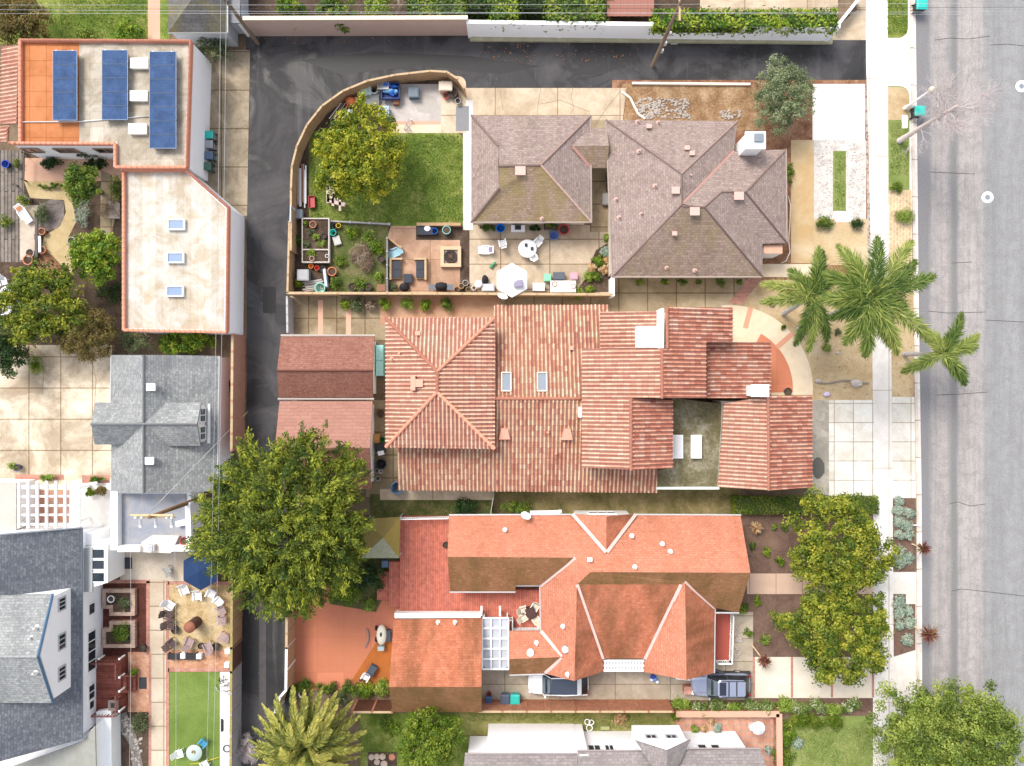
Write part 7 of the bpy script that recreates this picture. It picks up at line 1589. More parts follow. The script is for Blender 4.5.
# left garden furniture
rtable('white ornate round table at the left edge of the timber walk', 8, 295, .75, .72, m_chairw)
for i, (px, py, l) in enumerate(((16, 287, 'white garden chair at the upper right of the ornate table'), (19, 299, 'white garden chair at the right of the ornate table'), (8, 309, 'white garden chair below the ornate table'), (4, 282, 'white garden chair above the ornate table'))): chair('garden_chair', l, m_chairw, px, py, math.atan2(-(295 - py), 8 - px) - math.pi / 2, 'white chairs round the ornate table')
def lounge(label, px, py, rz, mat, L=1.6, cush=None, zb=LV * 4):
    p = W(px, py, .35 + zb); t = thing('lounge_chair', label, 'lounger', (0, 0, 0)); m = MB()
    for i in range(9): m.box((0, -L / 2 + L * .62 * (i + .5) / 9, .34), (.62, L * .062, .03))
    m.build('seat', mat, t); m = MB()
    for i in range(5): m.box((0, L * .12 + L * .38 * (i + .5) / 5, .36 + .07 * (i + .5)), (.62, L * .065, .03), rx=.5)
    m.build('backrest', mat, t)
    for sx in (-1, 1):
        for y in (-L * .45, L * .3): m = MB(); m.box((sx * .27, y, .16), (.06, .06, .32)); m.build('leg', mat, t)
        m = MB(); m.box((sx * .34, 0, .52), (.07, L * .5, .03)); m.build('armrest', mat, t)
    if cush: m = MB(); m.box((0, L * .3, .56), (.4, .3, .1), rx=.5); m.build('cushion', cush, t)
    t.location = (p.x, p.y, zb); t.rotation_euler = (0, 0, rz); return t
lounge('white lounge chair with an orange pillow in the left garden', 24, 214, .6, m_chairw, 1.7, plain('orange cushion', (.6, .25, .1), .8))
t = thing('timber_bench', 'dark timber beam bench with round posts along the gravel mound', 'bench', W(37, 235)); m = MB(); strip(m, W(36.5, 215, .5), W(36.5, 257, .5), .22, .12); m.build('seat', plain('dark timber', (.1, .085, .075), .8), t)
for py in (218, 236, 254): m = MB(); p = W(37, py, .2); m.box((p.x, p.y, .22), (.2, .2, .42)); m.build('leg', MATS['dark timber'], t)
m = MB(); strip(m, W(39.5, 236, .5), W(40, 252, .5), .2, .1); tag(m.build('white_plank', m_chairw), 'white plank beside the dark timber bench', 'plank')
pot('terracotta pot above the white plank', 42, 231.5, .28, .4); pot('terracotta pot at the lower end of the white plank', 42.5, 250, .28, .4); pot('white stone birdbath bowl by the yellow green shrub', 71.5, 241, .33, .8, m_rock, 'birdbath', 'birdbath', False)
pot('big terracotta pot below the garden terrace', 28, 260, .4, .5); pot('white edged pot near the ornate table', 30, 253, .35, .5, m_rock); pot('blue tub at the top of the timber walk', 5.5, 164, .32, .4, plain('blue tub', (.02, .06, .35), .4), 'tub', 'tub', False)
pot('dark blue pot on the wide driveway', 17, 467.5, .28, .45, plain('navy glaze', (.04, .06, .14), .3)); shrub('pot_plant', 'yellow flowering stem leaning from the dark blue pot', 'plant', 12, 466, 6, .7, LF_lime, 7, 22, .18, .3, 310)
t = thing('timber_rail', 'dark timber rail around the corner of the timber walk', 'rail', W(24, 175)); m = MB(); strip(m, W(24, 152, .9), W(23.5, 181, .9), .1, .1); m.build('rail', MATS['dark timber'], t); m = MB(); strip(m, W(14, 184, .8), W(30, 200, .8), .1, .1); m.build('rail', MATS['dark timber'], t)
for px, py in ((24, 153), (23.5, 180), (15, 185), (29, 199)): p = W(px, py, .45); m = MB(); m.box((p.x, p.y, .42), (.1, .1, .84)); m.build('post', MATS['dark timber'], t)
p = W(116, 211); m = MB(); m.box((p.x, p.y, .25), (.65, 1.3, .5)); m.box((p.x, p.y, .53), (.75, 1.4, .06)); tag(m.build('stone_bench', plain('pale stone', (.6, .52, .46), .9)), 'pale stone bench at the foot of the flat roofed house wall', 'bench')
# roof terrace furniture
for nm, l, px, py, w, d, h, mt, rz in (('white_bench', 'white bench on the grey roof terrace', 182, 523, 1.0, .45, .42, m_chairw, .2),): cube(nm, l, 'bench', px, py, w, d, h + zt, mt, None, rz, None, 0)
pot('red planter tub on the roof terrace corner', 184, 541, .3, zt + .35, plain('red tub', (.4, .06, .06), .6), 'planter_tub', 'planter')

# ------------------------------------------------------------------ cluttered garden
def bundle(name, label, cat, px0, py0, px1, py1, n, mats, r=.05, z=.1, spread=.6, seed=1, jitter=.3):
    rnd = random.Random(seed); c = W((px0 + px1) / 2, (py0 + py1) / 2); t = thing(name, label, cat, c); a, b = W(px0, py0), W(px1, py1); d = (b - a).normalized(); s = Vector((-d.y, d.x, 0))
    for i in range(n):
        o = s * (spread * (i / (max(1, n - 1)) - .5)) + d * rnd.uniform(-jitter, jitter); m = MB(); strip(m, a + o + Vector((0, 0, z + .07 * (i % 3))), b + o + Vector((0, 0, z + .07 * (i % 3))), r * 2, r * 1.4); m.build('board', mats[i % len(mats)], t)
    return t
bundle('lumber_stack', 'stack of long white and brown boards along the fence', 'lumber', 301.5, 168, 301.5, 206, 9, [m_chairw, plain('red brown plank', (.35, .15, .09), .8), plain('grey plank', (.4, .39, .38), .8), m_chairw], .05, .12, .85, 3)
cube('storage_box', 'grey box against the pale blue gate', 'box', 298, 214, .75, .75, .6, plain('slate box', (.22, .25, .28), .6))
def wagon(label, px, py, mt, rz):
    p = W(px, py, .3); t = thing('toy_wagon', label, 'wagon', (0, 0, 0)); m = MB(); m.box((0, 0, .24), (.5, .95, .04))
    for (x, y, a, b) in ((.25, 0, .03, .95), (-.25, 0, .03, .95), (0, .475, .53, .03), (0, -.475, .53, .03)): m.box((x, y, .36), (a, b, .22))
    m.build('tray', mt, t)
    for sx in (-1, 1):
        for sy in (-1, 1): m = MB(); m.tube([(sx * .26, sy * .32, .12), (sx * .32, sy * .32, .12)], .12, 12); m.build('wheel', m_dark, t)
    m = MB(); m.tube([(0, .48, .28), (0, .85, .5)], .02, 6); m.build('handle', m_dark, t); t.location = (p.x, p.y, .01); t.rotation_euler = (0, 0, rz)
wagon('red toy wagon on the lawn edge by the lumber', 312, 202, plain('wagon red', (.4, .05, .05), .4), .05)
t = thing('play_frame', 'weathered pinkish wooden play frame partly under the yellow green tree', 'frame', W(333, 190)); m_fr = plain('weathered pink wood', (.55, .42, .36), .85, .15)
for (a, b, w) in (((327.5, 178), (333, 178), .3), ((327.5, 188), (336, 188), .3), ((328, 176), (328, 203), .25), ((334, 173), (334, 198), .25), ((327, 200), (345, 205), .3), ((333, 198), (333, 206), .2), ((340, 200), (340, 211), .2), ((327, 197), (338, 197), .5)): m = MB(); strip(m, W(*a, .9), W(*b, .9), w, .1); m.build('plank', m_fr, t)
for px, py in ((328, 178), (334, 178), (328, 202), (345, 204)): p = W(px, py, .4); m = MB(); m.box((p.x, p.y, .43), (.12, .12, .84)); m.build('leg', m_fr, t)
# raised bed
t = thing('raised_bed', 'rectangular timber raised bed in two parts with pots and round plants', 'raised bed', W(316, 240)); m_bd = plain('silver timber', (.5, .45, .4), .85, .15)
for (a, b) in (((302.5, 219), (330, 219)), ((302.5, 250), (330, 250)), ((302.5, 262.5), (330, 262.5)), ((303, 219), (303, 262.5)), ((329.5, 219), (329.5, 262.5))): m = MB(); strip(m, W(*a, .4), W(*b, .4), .1 if a[0] != b[0] else .098, .5 if a[0] != b[0] else .496); m.build('board', m_bd, t)
m = MB(); a, b = W(303, 262, .5), W(329.5, 219, .5); m.box(((a.x + b.x) / 2, (a.y + b.y) / 2, .2), (b.x - a.x - .1, b.y - a.y - .1, .56)); m.build('soil', m_soil, t)
for i, (px, py, r, l, mt) in enumerate(((316.5, 237, 3.6, 'round lime plant at the middle of the raised bed', LF_lime), (322, 243.5, 4.2, 'lime plant right of the middle of the raised bed', LF_lime), (311.5, 253, 4.4, 'lime plant in the lower part of the raised bed', LF_lime), (310, 232, 4, 'olive herb at the upper left of the raised bed', LF_olive), (306, 223, 3, 'small lime plant at the top left corner of the raised bed', LF_ivy), (307, 244, 3.5, 'yellowish herb at the left of the raised bed', LF_olive))): shrub('bed_plant', l, 'plant', px, py, r, .5, mt, 9, 24, .12, .5, 320 + i, 'plants in the raised bed', z0=.45)
pot('terracotta pot at the top of the raised bed', 313, 224.5, .28, .75); pot('pink pot at the bottom of the raised bed', 312, 258.5, .2, .75, m_pinkvent); pot('small white pot in the lower right of the raised bed', 327, 256, .14, .65, m_chairw); pot('dark pot at the right of the raised bed', 324, 236, .22, .7, m_dark)
pot('teal watering can right of the raised bed', 333, 232.5, .26, .5, c_teal, 'watering_can', 'watering can', False); pot('yellow bucket at the top right of the raised bed', 338.5, 225.5, .2, .35, plain('yellow plastic', (.65, .48, .05), .5), 'bucket', 'bucket', False); pot('black bucket beside the yellow one', 335, 226, .24, .35, m_dark, 'bucket', 'bucket', False)
cube('paving_block', 'pale concrete block between raised bed and weeds', 'block', 337, 240.5, .6, .75, .25, plain('pale block', (.48, .46, .43), .9), None, .3)
cube('storage_chest', 'grey storage chest in the bottom corner of the garden', 'chest', 303, 275, .95, .9, .9, plain('grey chest', (.26, .26, .27), .6), plain('grey chest lid', (.34, .34, .35), .5)); pot('teal crate pot by the fence', 320, 288, .42, .5, plain('seafoam plastic', (.25, .55, .45), .5), 'tub', 'tub', False)
pot('large orange terracotta pot right of the red toys', 332, 271.5, .36, .45, plain('orange pot', (.55, .2, .09), .8)); pot('terracotta pot below the large orange one', 333.5, 279, .2, .3); pot('red bucket below the raised bed', 317, 268, .2, .3, plain('red plastic', (.5, .06, .04), .5), 'bucket', 'bucket', False); pot('orange bucket left of the red one', 311, 266, .2, .3, plain('orange plastic', (.65, .22, .04), .5), 'bucket', 'bucket', False); pot('black pot right of the red bucket', 323, 269, .26, .35, m_dark)
m = MB(); m.box((*W(327, 278.5, .3)[:2], .4), (.12, 1.5, .8), .12); m.box((*W(326.5, 278.5, .3)[:2], .82), (.2, 1.4, .05), .12); tag(m.build('boogie_board', plain('pale blue board', (.5, .58, .66), .5)), 'pale blue board standing on edge beside the orange pot', 'board')
bundle('timber_scraps', 'heap of pale and grey timber scraps in the garden corner', 'timber', 305, 287, 324, 284, 6, [m_rock, m_bd, plain('grey plank', (.4, .39, .38))], .06, .08, .7, 7)
for px, l in ((352.5, 'left black pot of the row along the fence'), (368, 'middle black pot of the row along the fence'), (361, 'green topped pot in the row along the fence')): pot(l, px, 287, .32, .4, m_dark, group='black pots along the fence')
cube('wooden_crate', 'small wooden crate at the grey garden fence', 'crate', 381.5, 288, .75, .6, .4, m_fencep, plain('crate soil', (.25, .13, .08), .9)); pot('black planter with dark stems by the grey fence', 381, 259, .28, .6, m_dark)
# upper slab clutter
m_tarp = plain('blue tarp', (.03, .12, .45), .5, .3, 4); m_bluebox = plain('slate blue cover', (.13, .19, .28), .6, .15)
t = thing('tarp_cart', 'open blue cart heaped with crumpled blue tarps', 'cart', W(391, 92)); p = W(391, 92, .5); m = MB(); m.box((p.x, p.y, .4), (1.45, 1.25, .06))
for (x, y, a, b) in ((.72, 0, .05, 1.25), (-.72, 0, .05, 1.25), (0, .62, 1.49, .05), (0, -.62, 1.49, .05)): m.box((p.x + x, p.y + y, .6), (a, b, .5))
m.build('tray', plain('cart blue', (.03, .06, .22), .5), t); rnd = random.Random(6)
for i in range(6): m = MB(); m.ball((p.x + rnd.uniform(-.5, .5), p.y + rnd.uniform(-.4, .5), .75 + rnd.uniform(0, .2)), (rnd.uniform(.25, .5), rnd.uniform(.12, .3), .18), 9, 6, jit=.25, rnd=rnd); m.build('tarp', (m_tarp, plain('pale blue tarp', (.2, .45, .7), .5))[i % 2], t)
t = thing('metal_rack', 'pale metal rack against the curved fence beside the tarps', 'rack', W(384, 88)); p = W(384, 88, .5)
for i in range(6): m = MB(); m.box((p.x, p.y - .25 + .1 * i, 1.0), (.95, .05, .04)); m.build('bar', m_metal, t)
for sx in (-1, 1):
    for sy in (-1, 1): m = MB(); m.box((p.x + sx * .45, p.y + sy * .25, .5), (.06, .06, 1.)); m.build('leg', m_metal, t)
m = MB(); p = W(374, 88.5, .6); m.tube([(p.x + .38 * math.cos(i * .3), p.y + .4 * math.sin(i * .3), .6) for i in range(22)], .055, 6); tag(m.build('hoop', plain('pale hoop', (.6, .68, .66), .5)), 'pale round hoop leaning on the clutter by the fence', 'hoop')
cube('wash_tub', 'grey tub with pale aqua frame left of the hoop', 'tub', 366, 90.5, .9, .8, .55, plain('dark tub', (.12, .12, .12), .6), plain('aqua frame', (.45, .6, .6), .5)); cube('motor_block', 'black machine part in front of the hoop', 'machine', 372, 100, 1.2, .9, .5, m_dark, plain('gunmetal', (.14, .14, .15), .4))
cube('covered_box', 'slate blue covered box on the white slab by the tree', 'box', 383.5, 112, .95, 1., .75, m_bluebox, plain('pale blue lid', (.35, .45, .52), .5)); cube('covered_box', 'dark blue grey box in the middle of the white slab', 'box', 413.5, 92, .85, .9, .6, plain('navy box', (.05, .1, .18), .6), plain('slate lid', (.14, .17, .2), .6))
cube('potting_bench', 'beige slatted bench in the fence corner with pots', 'bench', 445.5, 86, 1.1, .75, .8, plain('beige slats', (.55, .42, .32), .8), plain('pale beige slats', (.66, .54, .44), .8)); pot('bright red pot in front of the beige bench', 446, 96, .24, .35, plain('red plastic', (.5, .06, .04))); pot('grey pot right of the beige bench', 458, 101, .24, .35, plain('grey pot', (.35, .36, .37), .6)); pot('black pot above the grey one by the fence', 452.5, 93, .4, .5, m_dark); pot('small dark pot at the fence bend', 456.5, 96, .25, .4, plain('brown pot', (.2, .13, .1), .7))
t = thing('tool_stand', 'spindly grey tool stand on the cream walk', 'tool', W(408, 124))
for a, b in (((404, 129), (410, 119)), ((410, 119), (412, 120)), ((404, 129), (412, 131)), ((406, 123), (409, 128))): m = MB(); m.tube([W(*a, .15), W(*b, .45)], .04, 6); m.build('tube', m_metal, t)
cube('crate', 'small brown crate by the blue cart', 'crate', 396, 102, .5, .45, .4, plain('brown crate', (.22, .1, .06), .8))
t = thing('orange_machine', 'orange machine with a long tube leaning along the curved fence', 'machine', W(351, 102)); p = W(351, 102, .3); m = MB(); m.ball((p.x, p.y, .5), (.42, .36, .4), 12, 8); m.build('housing', plain('orange housing', (.7, .2, .07), .4), t); p2 = W(357, 100, .3); m = MB(); m.ball((p2.x, p2.y, .45), (.22, .22, .3), 10, 7); m.build('motor', plain('pink orange motor', (.6, .24, .16), .5), t); m = MB(); m.tube([(p.x, p.y, .6), W(344, 111, .4), W(334, 122, .3)], .07, 8); m.build('chute', MATS['orange housing'], t)
bundle('ladder_pile', 'pile of pale ladders and rods along the curved fence', 'ladder', 346, 107, 334, 123, 6, [m_chairw, plain('red brown plank', (.35, .15, .09)), m_metal], .04, .2, .9, 9); cube('storage_box', 'pale grey box among the ladders by the tree', 'box', 349, 113, .6, .5, .5, plain('pale grey box', (.5, .54, .6), .6))

# ------------------------------------------------------------------ patio
t = thing('storage_bench', 'long charcoal storage bench with white pillow at the top of the pink patio', 'bench', W(425, 230)); p, q = W(417, 226.5, .45), W(433, 235, .45); cx, cy = (p.x + q.x) / 2, (p.y + q.y) / 2; m_char = plain('charcoal cushion', (.045, .05, .065), .8, .15, 5)
m = MB(); m.box((cx, cy, .21), (q.x - p.x, p.y - q.y, .4)); m.build('base', m_dark, t); m = MB(); m.box((cx, cy, .46), (q.x - p.x - .04, p.y - q.y - .04, .09)); m.build('cushion', m_char, t)
m = MB(); p = W(427.3, 228.5, .6); m.ball((p.x, p.y, .57), (.28, .24, .09), 10, 6); tag(m.build('white_pillow', m_chairw), 'white pillow on the charcoal storage bench', 'pillow')
pot('blue bucket at the right end of the charcoal bench', 434.5, 231, .26, .5, plain('blue plastic', (.02, .09, .35), .4), 'bucket', 'bucket', False); pot('teal glazed urn at the top of the pink patio', 446.5, 230, .34, .55, plain('teal glaze', (.2, .42, .38), .3), 'urn', 'urn')
m = MB(); strip(m, W(417, 224.8, .3), W(461, 224.8, .3), .25, .6); tag(m.build('timber_border', m_fence), 'timber border wall between lawn and pink patio', 'border')
t = thing('fire_pit', 'square stone fire pit with round iron bowl on the patio', 'fire pit', W(450.5, 256.5)); p, q = W(440.5, 246, .45), W(461, 267, .45); cx, cy = (p.x + q.x) / 2, (p.y + q.y) / 2; w_ = q.x - p.x
m = MB()
for (x, y, a, b) in ((0, w_ / 2 - .14, w_, .28), (0, -w_ / 2 + .14, w_, .28), (w_ / 2 - .14, 0, .28, w_ - .56), (-w_ / 2 + .14, 0, .28, w_ - .56)): m.box((cx + x, cy + y, .24), (a, b, .46))
m.build('surround', plain('tan stone', (.55, .4, .26), .9, .15, 4), t); m = MB(); m.box((cx, cy, .16), (w_ - .56, w_ - .56, .3)); m.build('gravel', ground('pit gravel', [(.1, .07, .06), (.26, .2, .16), (.42, .36, .3)], 3, 14, .5), t)
m = MB(); m.lathe(cx, cy, [(.5, .3), (.54, .42), (.5, .44), (.46, .4), (.2, .33), (0, .32)], 22); m.build('bowl', plain('iron bowl', (.05, .035, .03), .8, .3, 8), t)
rnd = random.Random(5)
for i in range(5): m = MB(); a = i * 1.25; m.tube([(cx - .28 * math.cos(a), cy - .28 * math.sin(a), .4), (cx + .28 * math.cos(a), cy + .28 * math.sin(a), .46)], .04, 6); m.build('log', plain('charred log', (.14, .08, .06), .9), t)
lounge('pale blue lounge chair in the patio corner', 395.5, 252.5, -1.2, plain('pale blue sling', (.32, .52, .6), .7), 1.3)
m = MB(); strip(m, W(389, 238.5, .4), W(402, 249, .4), .14, .8); tag(m.build('timber_screen', m_fence), 'slanting timber screen behind the pale blue lounge chair', 'screen')
for px, l in ((396.2, 'left charcoal sofa of the patio seating corner'), (420.3, 'right charcoal sofa of the patio seating corner')):
    p = W(px, 269.5, .45); t = thing('patio_sofa', l, 'sofa', (p.x, p.y, 0), 'charcoal sofas of the patio'); s = -1 if px < 410 else 1
    m = MB(); m.box((p.x, p.y, .18), (.75, 1.5, .3)); m.build('base', m_fencep, t)
    for k in (-1, 1): m = MB(); m.box((p.x - s * .04, p.y + k * .34, .41), (.62, .66, .15)); m.build('cushion', m_char, t)
    m = MB(); m.box((p.x + s * .45, p.y, .36), (.16, 1.75, .7)); m.build('backrest', m_fencep, t)
    m = MB(); m.box((p.x, p.y + .87, .32), (1.06, .16, .62)); m.build('armrest', m_fencep, t)
cube('ottoman', 'charcoal square ottoman between the two sofas', 'ottoman', 408, 278.5, .72, .75, .42, m_char); m = MB(); p = W(404, 287, .4); m.ball((p.x, p.y, .3), (.42, .36, .35), 10, 7, jit=.1, rnd=random.Random(1)); tag(m.build('covered_fire_bowl', m_black), 'black covered lump below the ottoman', 'cover')
shrub('patio_plant', 'yellowish plant in the lower left patio corner', 'plant', 393.5, 287, 4.5, .7, LF_olive, 10, 26, .16, .4, 340)
t = thing('barbecue', 'barbecue under a black cover with grey side shelves at the patio fence', 'barbecue', W(441, 286)); p = W(441, 286, .9); m = MB(); m.ball((p.x, p.y, .75), (.52, .34, .42), 14, 8); m.box((p.x, p.y, .38), (.85, .55, .74)); m.build('cover', m_black, t)
for s in (-1, 1): m = MB(); m.box((p.x + s * .75, p.y - .08, .8), (.55, .48, .04)); m.build('side_shelf', plain('slate shelf', (.13, .14, .16), .5), t)
for px, py, r, l, mt in ((457, 289.5, .2, 'brown pot first right of the barbecue', plain('brown pot', (.2, .13, .1))), (461.5, 286, .22, 'ochre pot second right of the barbecue', plain('ochre pot', (.45, .28, .1), .7)), (465.5, 283, .24, 'grey pot above the ochre one', plain('grey pot', (.35, .36, .37))), (468.5, 289.5, .22, 'olive brown pot third right of the barbecue', plain('olive pot', (.3, .22, .1), .7)), (474, 288, .18, 'white pot left of the white fan', m_chairw)): pot(l, px, py, r, .35, mt, group='pots along the patio fence')
t = thing('floor_fan', 'white round fan standing by the patio fence', 'fan', W(478.5, 284)); p = W(478.5, 284, .7); m = MB(); m.lathe(p.x, p.y, [(0, .62), (.3, .64), (.32, .7), (.3, .76), (0, .78)], 16); m.build('head', m_chairw, t); m = MB(); m.tube([(p.x, p.y, .02), (p.x, p.y, .64)], .04, 8); m.cyl(p.x, p.y, .01, .05, .25); m.build('stand', m_chairw, t)
m = MB(); p = W(485, 280, .4); m.ball((p.x, p.y, .36), (.28, .42, .36), 10, 7, jit=.08, rnd=random.Random(2)); tag(m.build('black_bag', m_black), 'black bag on the patio above the grey box', 'bag'); cube('storage_box', 'light grey box at the patio fence under the black bag', 'box', 488, 287.5, 1.05, .6, .5, plain('light grey box', (.5, .51, .54), .5))
lounge('white sun lounger with purple towel in the middle of the patio', 486, 250, -1.57, m_chairw, 1.3, plain('purple towel', (.25, .18, .32), .8))
t = thing('toy_trike', 'small green toy on the patio', 'toy', W(493, 265)); 
for px, py, r in ((494.5, 263.5, .15), (491.5, 266.5, .17), (493, 265, .1)): m = MB(); p = W(px, py, .2); m.ball((p.x, p.y, .18), (r, r, .14), 9, 6); m.build('body', plain('toy green', (.08, .28, .12), .5), t)
rtable('round white table with dark cups on the patio', 527.5, 248.5, .75, .72, m_chairw)
for px, py, l in ((526, 245, 'dark cup at the top of the white patio table'), (532, 248.5, 'dark box on the white patio table')): cube('tableware', l, 'cup', px, py, .22, .26, .82, m_dark)
chair('patio_chair', 'single white plastic chair left of the round patio table', m_chairw, 502.5, 243, .25, 'white chairs of the patio'); chair('patio_chair', 'white plastic chair at the upper right of the round patio table', m_chairw, 537.5, 242.5, 2.4, 'white chairs of the patio'); chair('patio_chair', 'white plastic chair tucked under the lower right of the round patio table', m_chairw, 532.5, 256, .6, 'white chairs of the patio')
pot('bright blue tub under the garage eave', 500.5, 228, .35, .5, plain('bright blue plastic', (.01, .16, .6), .4), 'tub', 'tub', False); cube('bench_seat', 'white bench with black seat under the garage eave', 'bench', 518, 228.5, 1.15, .55, .45, m_chairw, m_chairw); m = MB(); p = W(518, 227.5, .55); m.box((p.x, p.y, .57), (.5, .36, .06)); tag(m.build('black_tray', m_dark), 'black tray on the white bench under the garage eave', 'tray')
cube('planter_box', 'grey planter box under the garage eave', 'planter', 550.5, 227, 1.1, .5, .5, plain('grey planter', (.4, .41, .4), .7), m_soil); shrub('planter_herb', 'green herbs in the grey planter box', 'plant', 551, 225.5, 6, .4, LF_mid, 10, 24, .13, .4, 341, ry=2.5, z0=.5)
pot('red kettle barbecue at the end of the garage eave', 564, 229.5, .42, .6, plain('kettle red', (.5, .04, .05), .4), 'kettle_barbecue', 'barbecue'); pot('blue tub below the red kettle', 554, 235.5, .36, .35, plain('periwinkle tub', (.1, .17, .42), .5), 'tub', 'tub', False)
shrub('eave_plant', 'dark green plants at the left of the garage eave', 'plant', 487, 228, 9, .6, LF_mid, 16, 28, .16, .4, 342, ry=4); shrub('eave_plant', 'dark green plants between white bench and grey planter', 'plant', 536, 228, 8, .5, LF_deep, 14, 26, .16, .4, 343, ry=3)
cube('crate', 'mint green box by the patio fence', 'box', 547.5, 277.5, .6, .6, .5, plain('mint plastic', (.22, .58, .36), .5)); cube('cooler', 'charcoal cooler beside the mint box', 'cooler', 559, 276, .98, .62, .6, m_char, plain('charcoal lid', (.09, .1, .12), .5)); cube('crate', 'pink topped box right of the charcoal cooler', 'box', 574, 276, .6, .55, .6, m_chairw, plain('pink lid', (.6, .3, .36), .6)); cube('cabinet', 'white low cabinet between parasol and counter', 'cabinet', 538.5, 287, 1., .65, .7, m_chairw); cube('counter', 'white counter with small things against the patio fence', 'counter', 563, 286.5, 2.1, .95, .85, m_chairw, plain('cream counter', (.78, .74, .68), .4))
pot('red brown basket on the white counter', 554.5, 284, .2, .95, plain('basket red', (.3, .09, .06), .8), 'basket', 'basket'); pot('pink pot at the right of the white counter', 573, 286, .2, .95, plain('pink pot', (.6, .3, .28), .7)); p = W(518.5, 284, 2.3); m = MB(); m.box((p.x, p.y, 2.42), (.75, .6, .05), .1, ry=0, rx=-.12); m.box((p.x, p.y, 2.47), (.6, .45, .04), .1, rx=-.12); tag(m.build('folded_mat', plain('mauve grey mat', (.25, .22, .3), .8)), 'mauve grey folded mat lying on the white parasol', 'mat')
# side court between garage and taupe house
t = thing('bicycle', 'black bicycle leaning on the taupe house wall in the side court', 'bicycle', W(607, 182))
for py in (176, 187): p = W(607.5, py, .4); m = MB(); m.tube([(p.x + .08 * math.sin(i * .42), p.y + .33 * math.cos(i * .42), .36 + .33 * math.sin(i * .42)) for i in range(16)], .03, 6); m.build('wheel', m_dark, t)
a, b = W(607.5, 176, .4), W(607.5, 187, .4); m = MB(); m.tube([(a.x, a.y, .36), (a.x, a.y - .35, .8), (b.x, b.y + .3, .75), (b.x, b.y, .36)], .03, 6); m.tube([(a.x - .25, a.y - .3, .95), (a.x + .25, a.y - .3, .95)], .025, 6); m.build('frame', m_dark, t); m = MB(); m.box((b.x, b.y + .3, .82), (.16, .28, .06)); m.build('saddle', m_dark, t)
cube('padded_chair', 'grey padded cube seat in the side court', 'seat', 606, 199, .62, .95, .45, plain('grey padding', (.25, .24, .23), .9)); m = MB(); p = W(603.5, 168.5, 0); m.tube([(p.x, p.y, .02), (p.x, p.y, 1.4)], .04, 8); m.box((p.x, p.y, 1.4), (.22, .2, .3)); tag(m.build('tap_post', m_metal), 'small post with box at the link roof corner', 'post')
m = MB(); m.tube([W(788, 196, .1), W(790.5, 205, .1), W(790, 222, .1), W(788.5, 240, .1), W(790, 252, .1), W(786, 261, .1), W(781, 263, .1)], .05, 6); tag(m.build('garden_hose', plain('cream hose', (.6, .56, .46), .5)), 'cream hose lying along the front wall of the taupe house', 'hose')

# ------------------------------------------------------------------ passage beside the twin garage
t = thing('cold_frame', 'narrow turquoise glass topped cold frame beside the twin garage', 'cold frame', W(379.5, 361)); p, q = W(375.5, 345, .8), W(383.5, 376, .8); m = MB(); m.box(((p.x + q.x) / 2, (p.y + q.y) / 2, .38), (q.x - p.x, p.y - q.y, .76)); m.build('body', plain('turquoise board', (.25, .55, .52), .6), t)
for k in (-1, 1): m = MB(); m.box(((p.x + q.x) / 2, (p.y + q.y) / 2 + k * (p.y - q.y) / 4, .79), (q.x - p.x - .06, (p.y - q.y) / 2 - .06, .05)); m.build('lid', plain('aqua glass', (.36, .66, .62), .2), t)
pot('wooden barrel planter at the twin garage wall', 380.5, 413.5, .36, .5, plain('barrel wood', (.17, .09, .05), .8)); cube('carton', 'orange brown carton by the twin garage wall', 'carton', 376.5, 438.5, .55, .75, .5, plain('carton brown', (.5, .25, .09), .8)); pot('green bucket beside the brown carton', 382, 439.5, .22, .4, plain('bucket green', (.04, .2, .06), .5), 'bucket', 'bucket', False)
pot('black round tub below the black bin', 381, 464, .42, .55, m_dark, 'tub', 'tub', False); pot('small pale pot by the twin garage wall end', 377, 471, .18, .3, m_rock); pot('small white pot beside the pale one', 381, 471.5, .15, .3, m_chairw); pot('grey pot at the foot of the white garage wall', 378, 478.5, .2, .3, plain('grey pot', (.35, .36, .37)))
pot('large slate blue barrel at the corner of the terracotta house', 397, 488, .52, .95, c_blue, 'water_barrel', 'barrel', False)

# ------------------------------------------------------------------ red patio, deck and drive
t = thing('covered_machine', 'cream oval covered machine on dark wheels beside the orange garage', 'covered machine', W(381, 637)); p = W(381, 636, .9); m = MB(); m.ball((p.x, p.y, .62), (.42, .85, .34), 16, 9); m.build('cover', plain('cream cover', (.62, .58, .48), .7, .12, 5), t); m = MB(); m.ball((p.x, p.y + .12, .93), (.1, .22, .06), 8, 5); m.build('seam', m_dark, t)
for sx, sy in ((-.5, -.5), (.5, -.5), (-.5, .45), (.55, .2)): m = MB(); m.tube([(p.x + sx - .08, p.y + sy, .2), (p.x + sx + .08, p.y + sy, .2)], .2, 12); m.build('wheel', m_dark, t)
m = MB(); m.box((p.x - .05, p.y - 1.1, .5), (.5, .35, .5)); m.build('motor', plain('grey motor', (.35, .4, .4), .5), t); m = MB(); m.box((p.x + .55, p.y - .1, .4), (.35, .9, .5)); m.build('side_box', plain('dark slate', (.06, .07, .09), .6), t)
m = MB(); m.tube([W(367, 628, .08), W(368.2, 634, .12), W(368, 641, .1), W(365.5, 648, .06)], [.05, .09, .08, .04], 8); tag(m.build('driftwood', plain('grey driftwood', (.28, .22, .2), .9)), 'curved grey piece of driftwood on the red patio', 'driftwood')
chair('patio_chair', 'white plastic chair on the red patio by the border', m_chairw, 365.5, 677, 2.6, None); cube('folded_chair', 'slate folded seat leaning beside the white chair on the red patio', 'seat', 371.5, 671, .6, .95, .5, plain('slate canvas', (.06, .075, .1), .8), None, -.5); pot('small red brown pot by the white chair on the red patio', 361, 680, .2, .3)
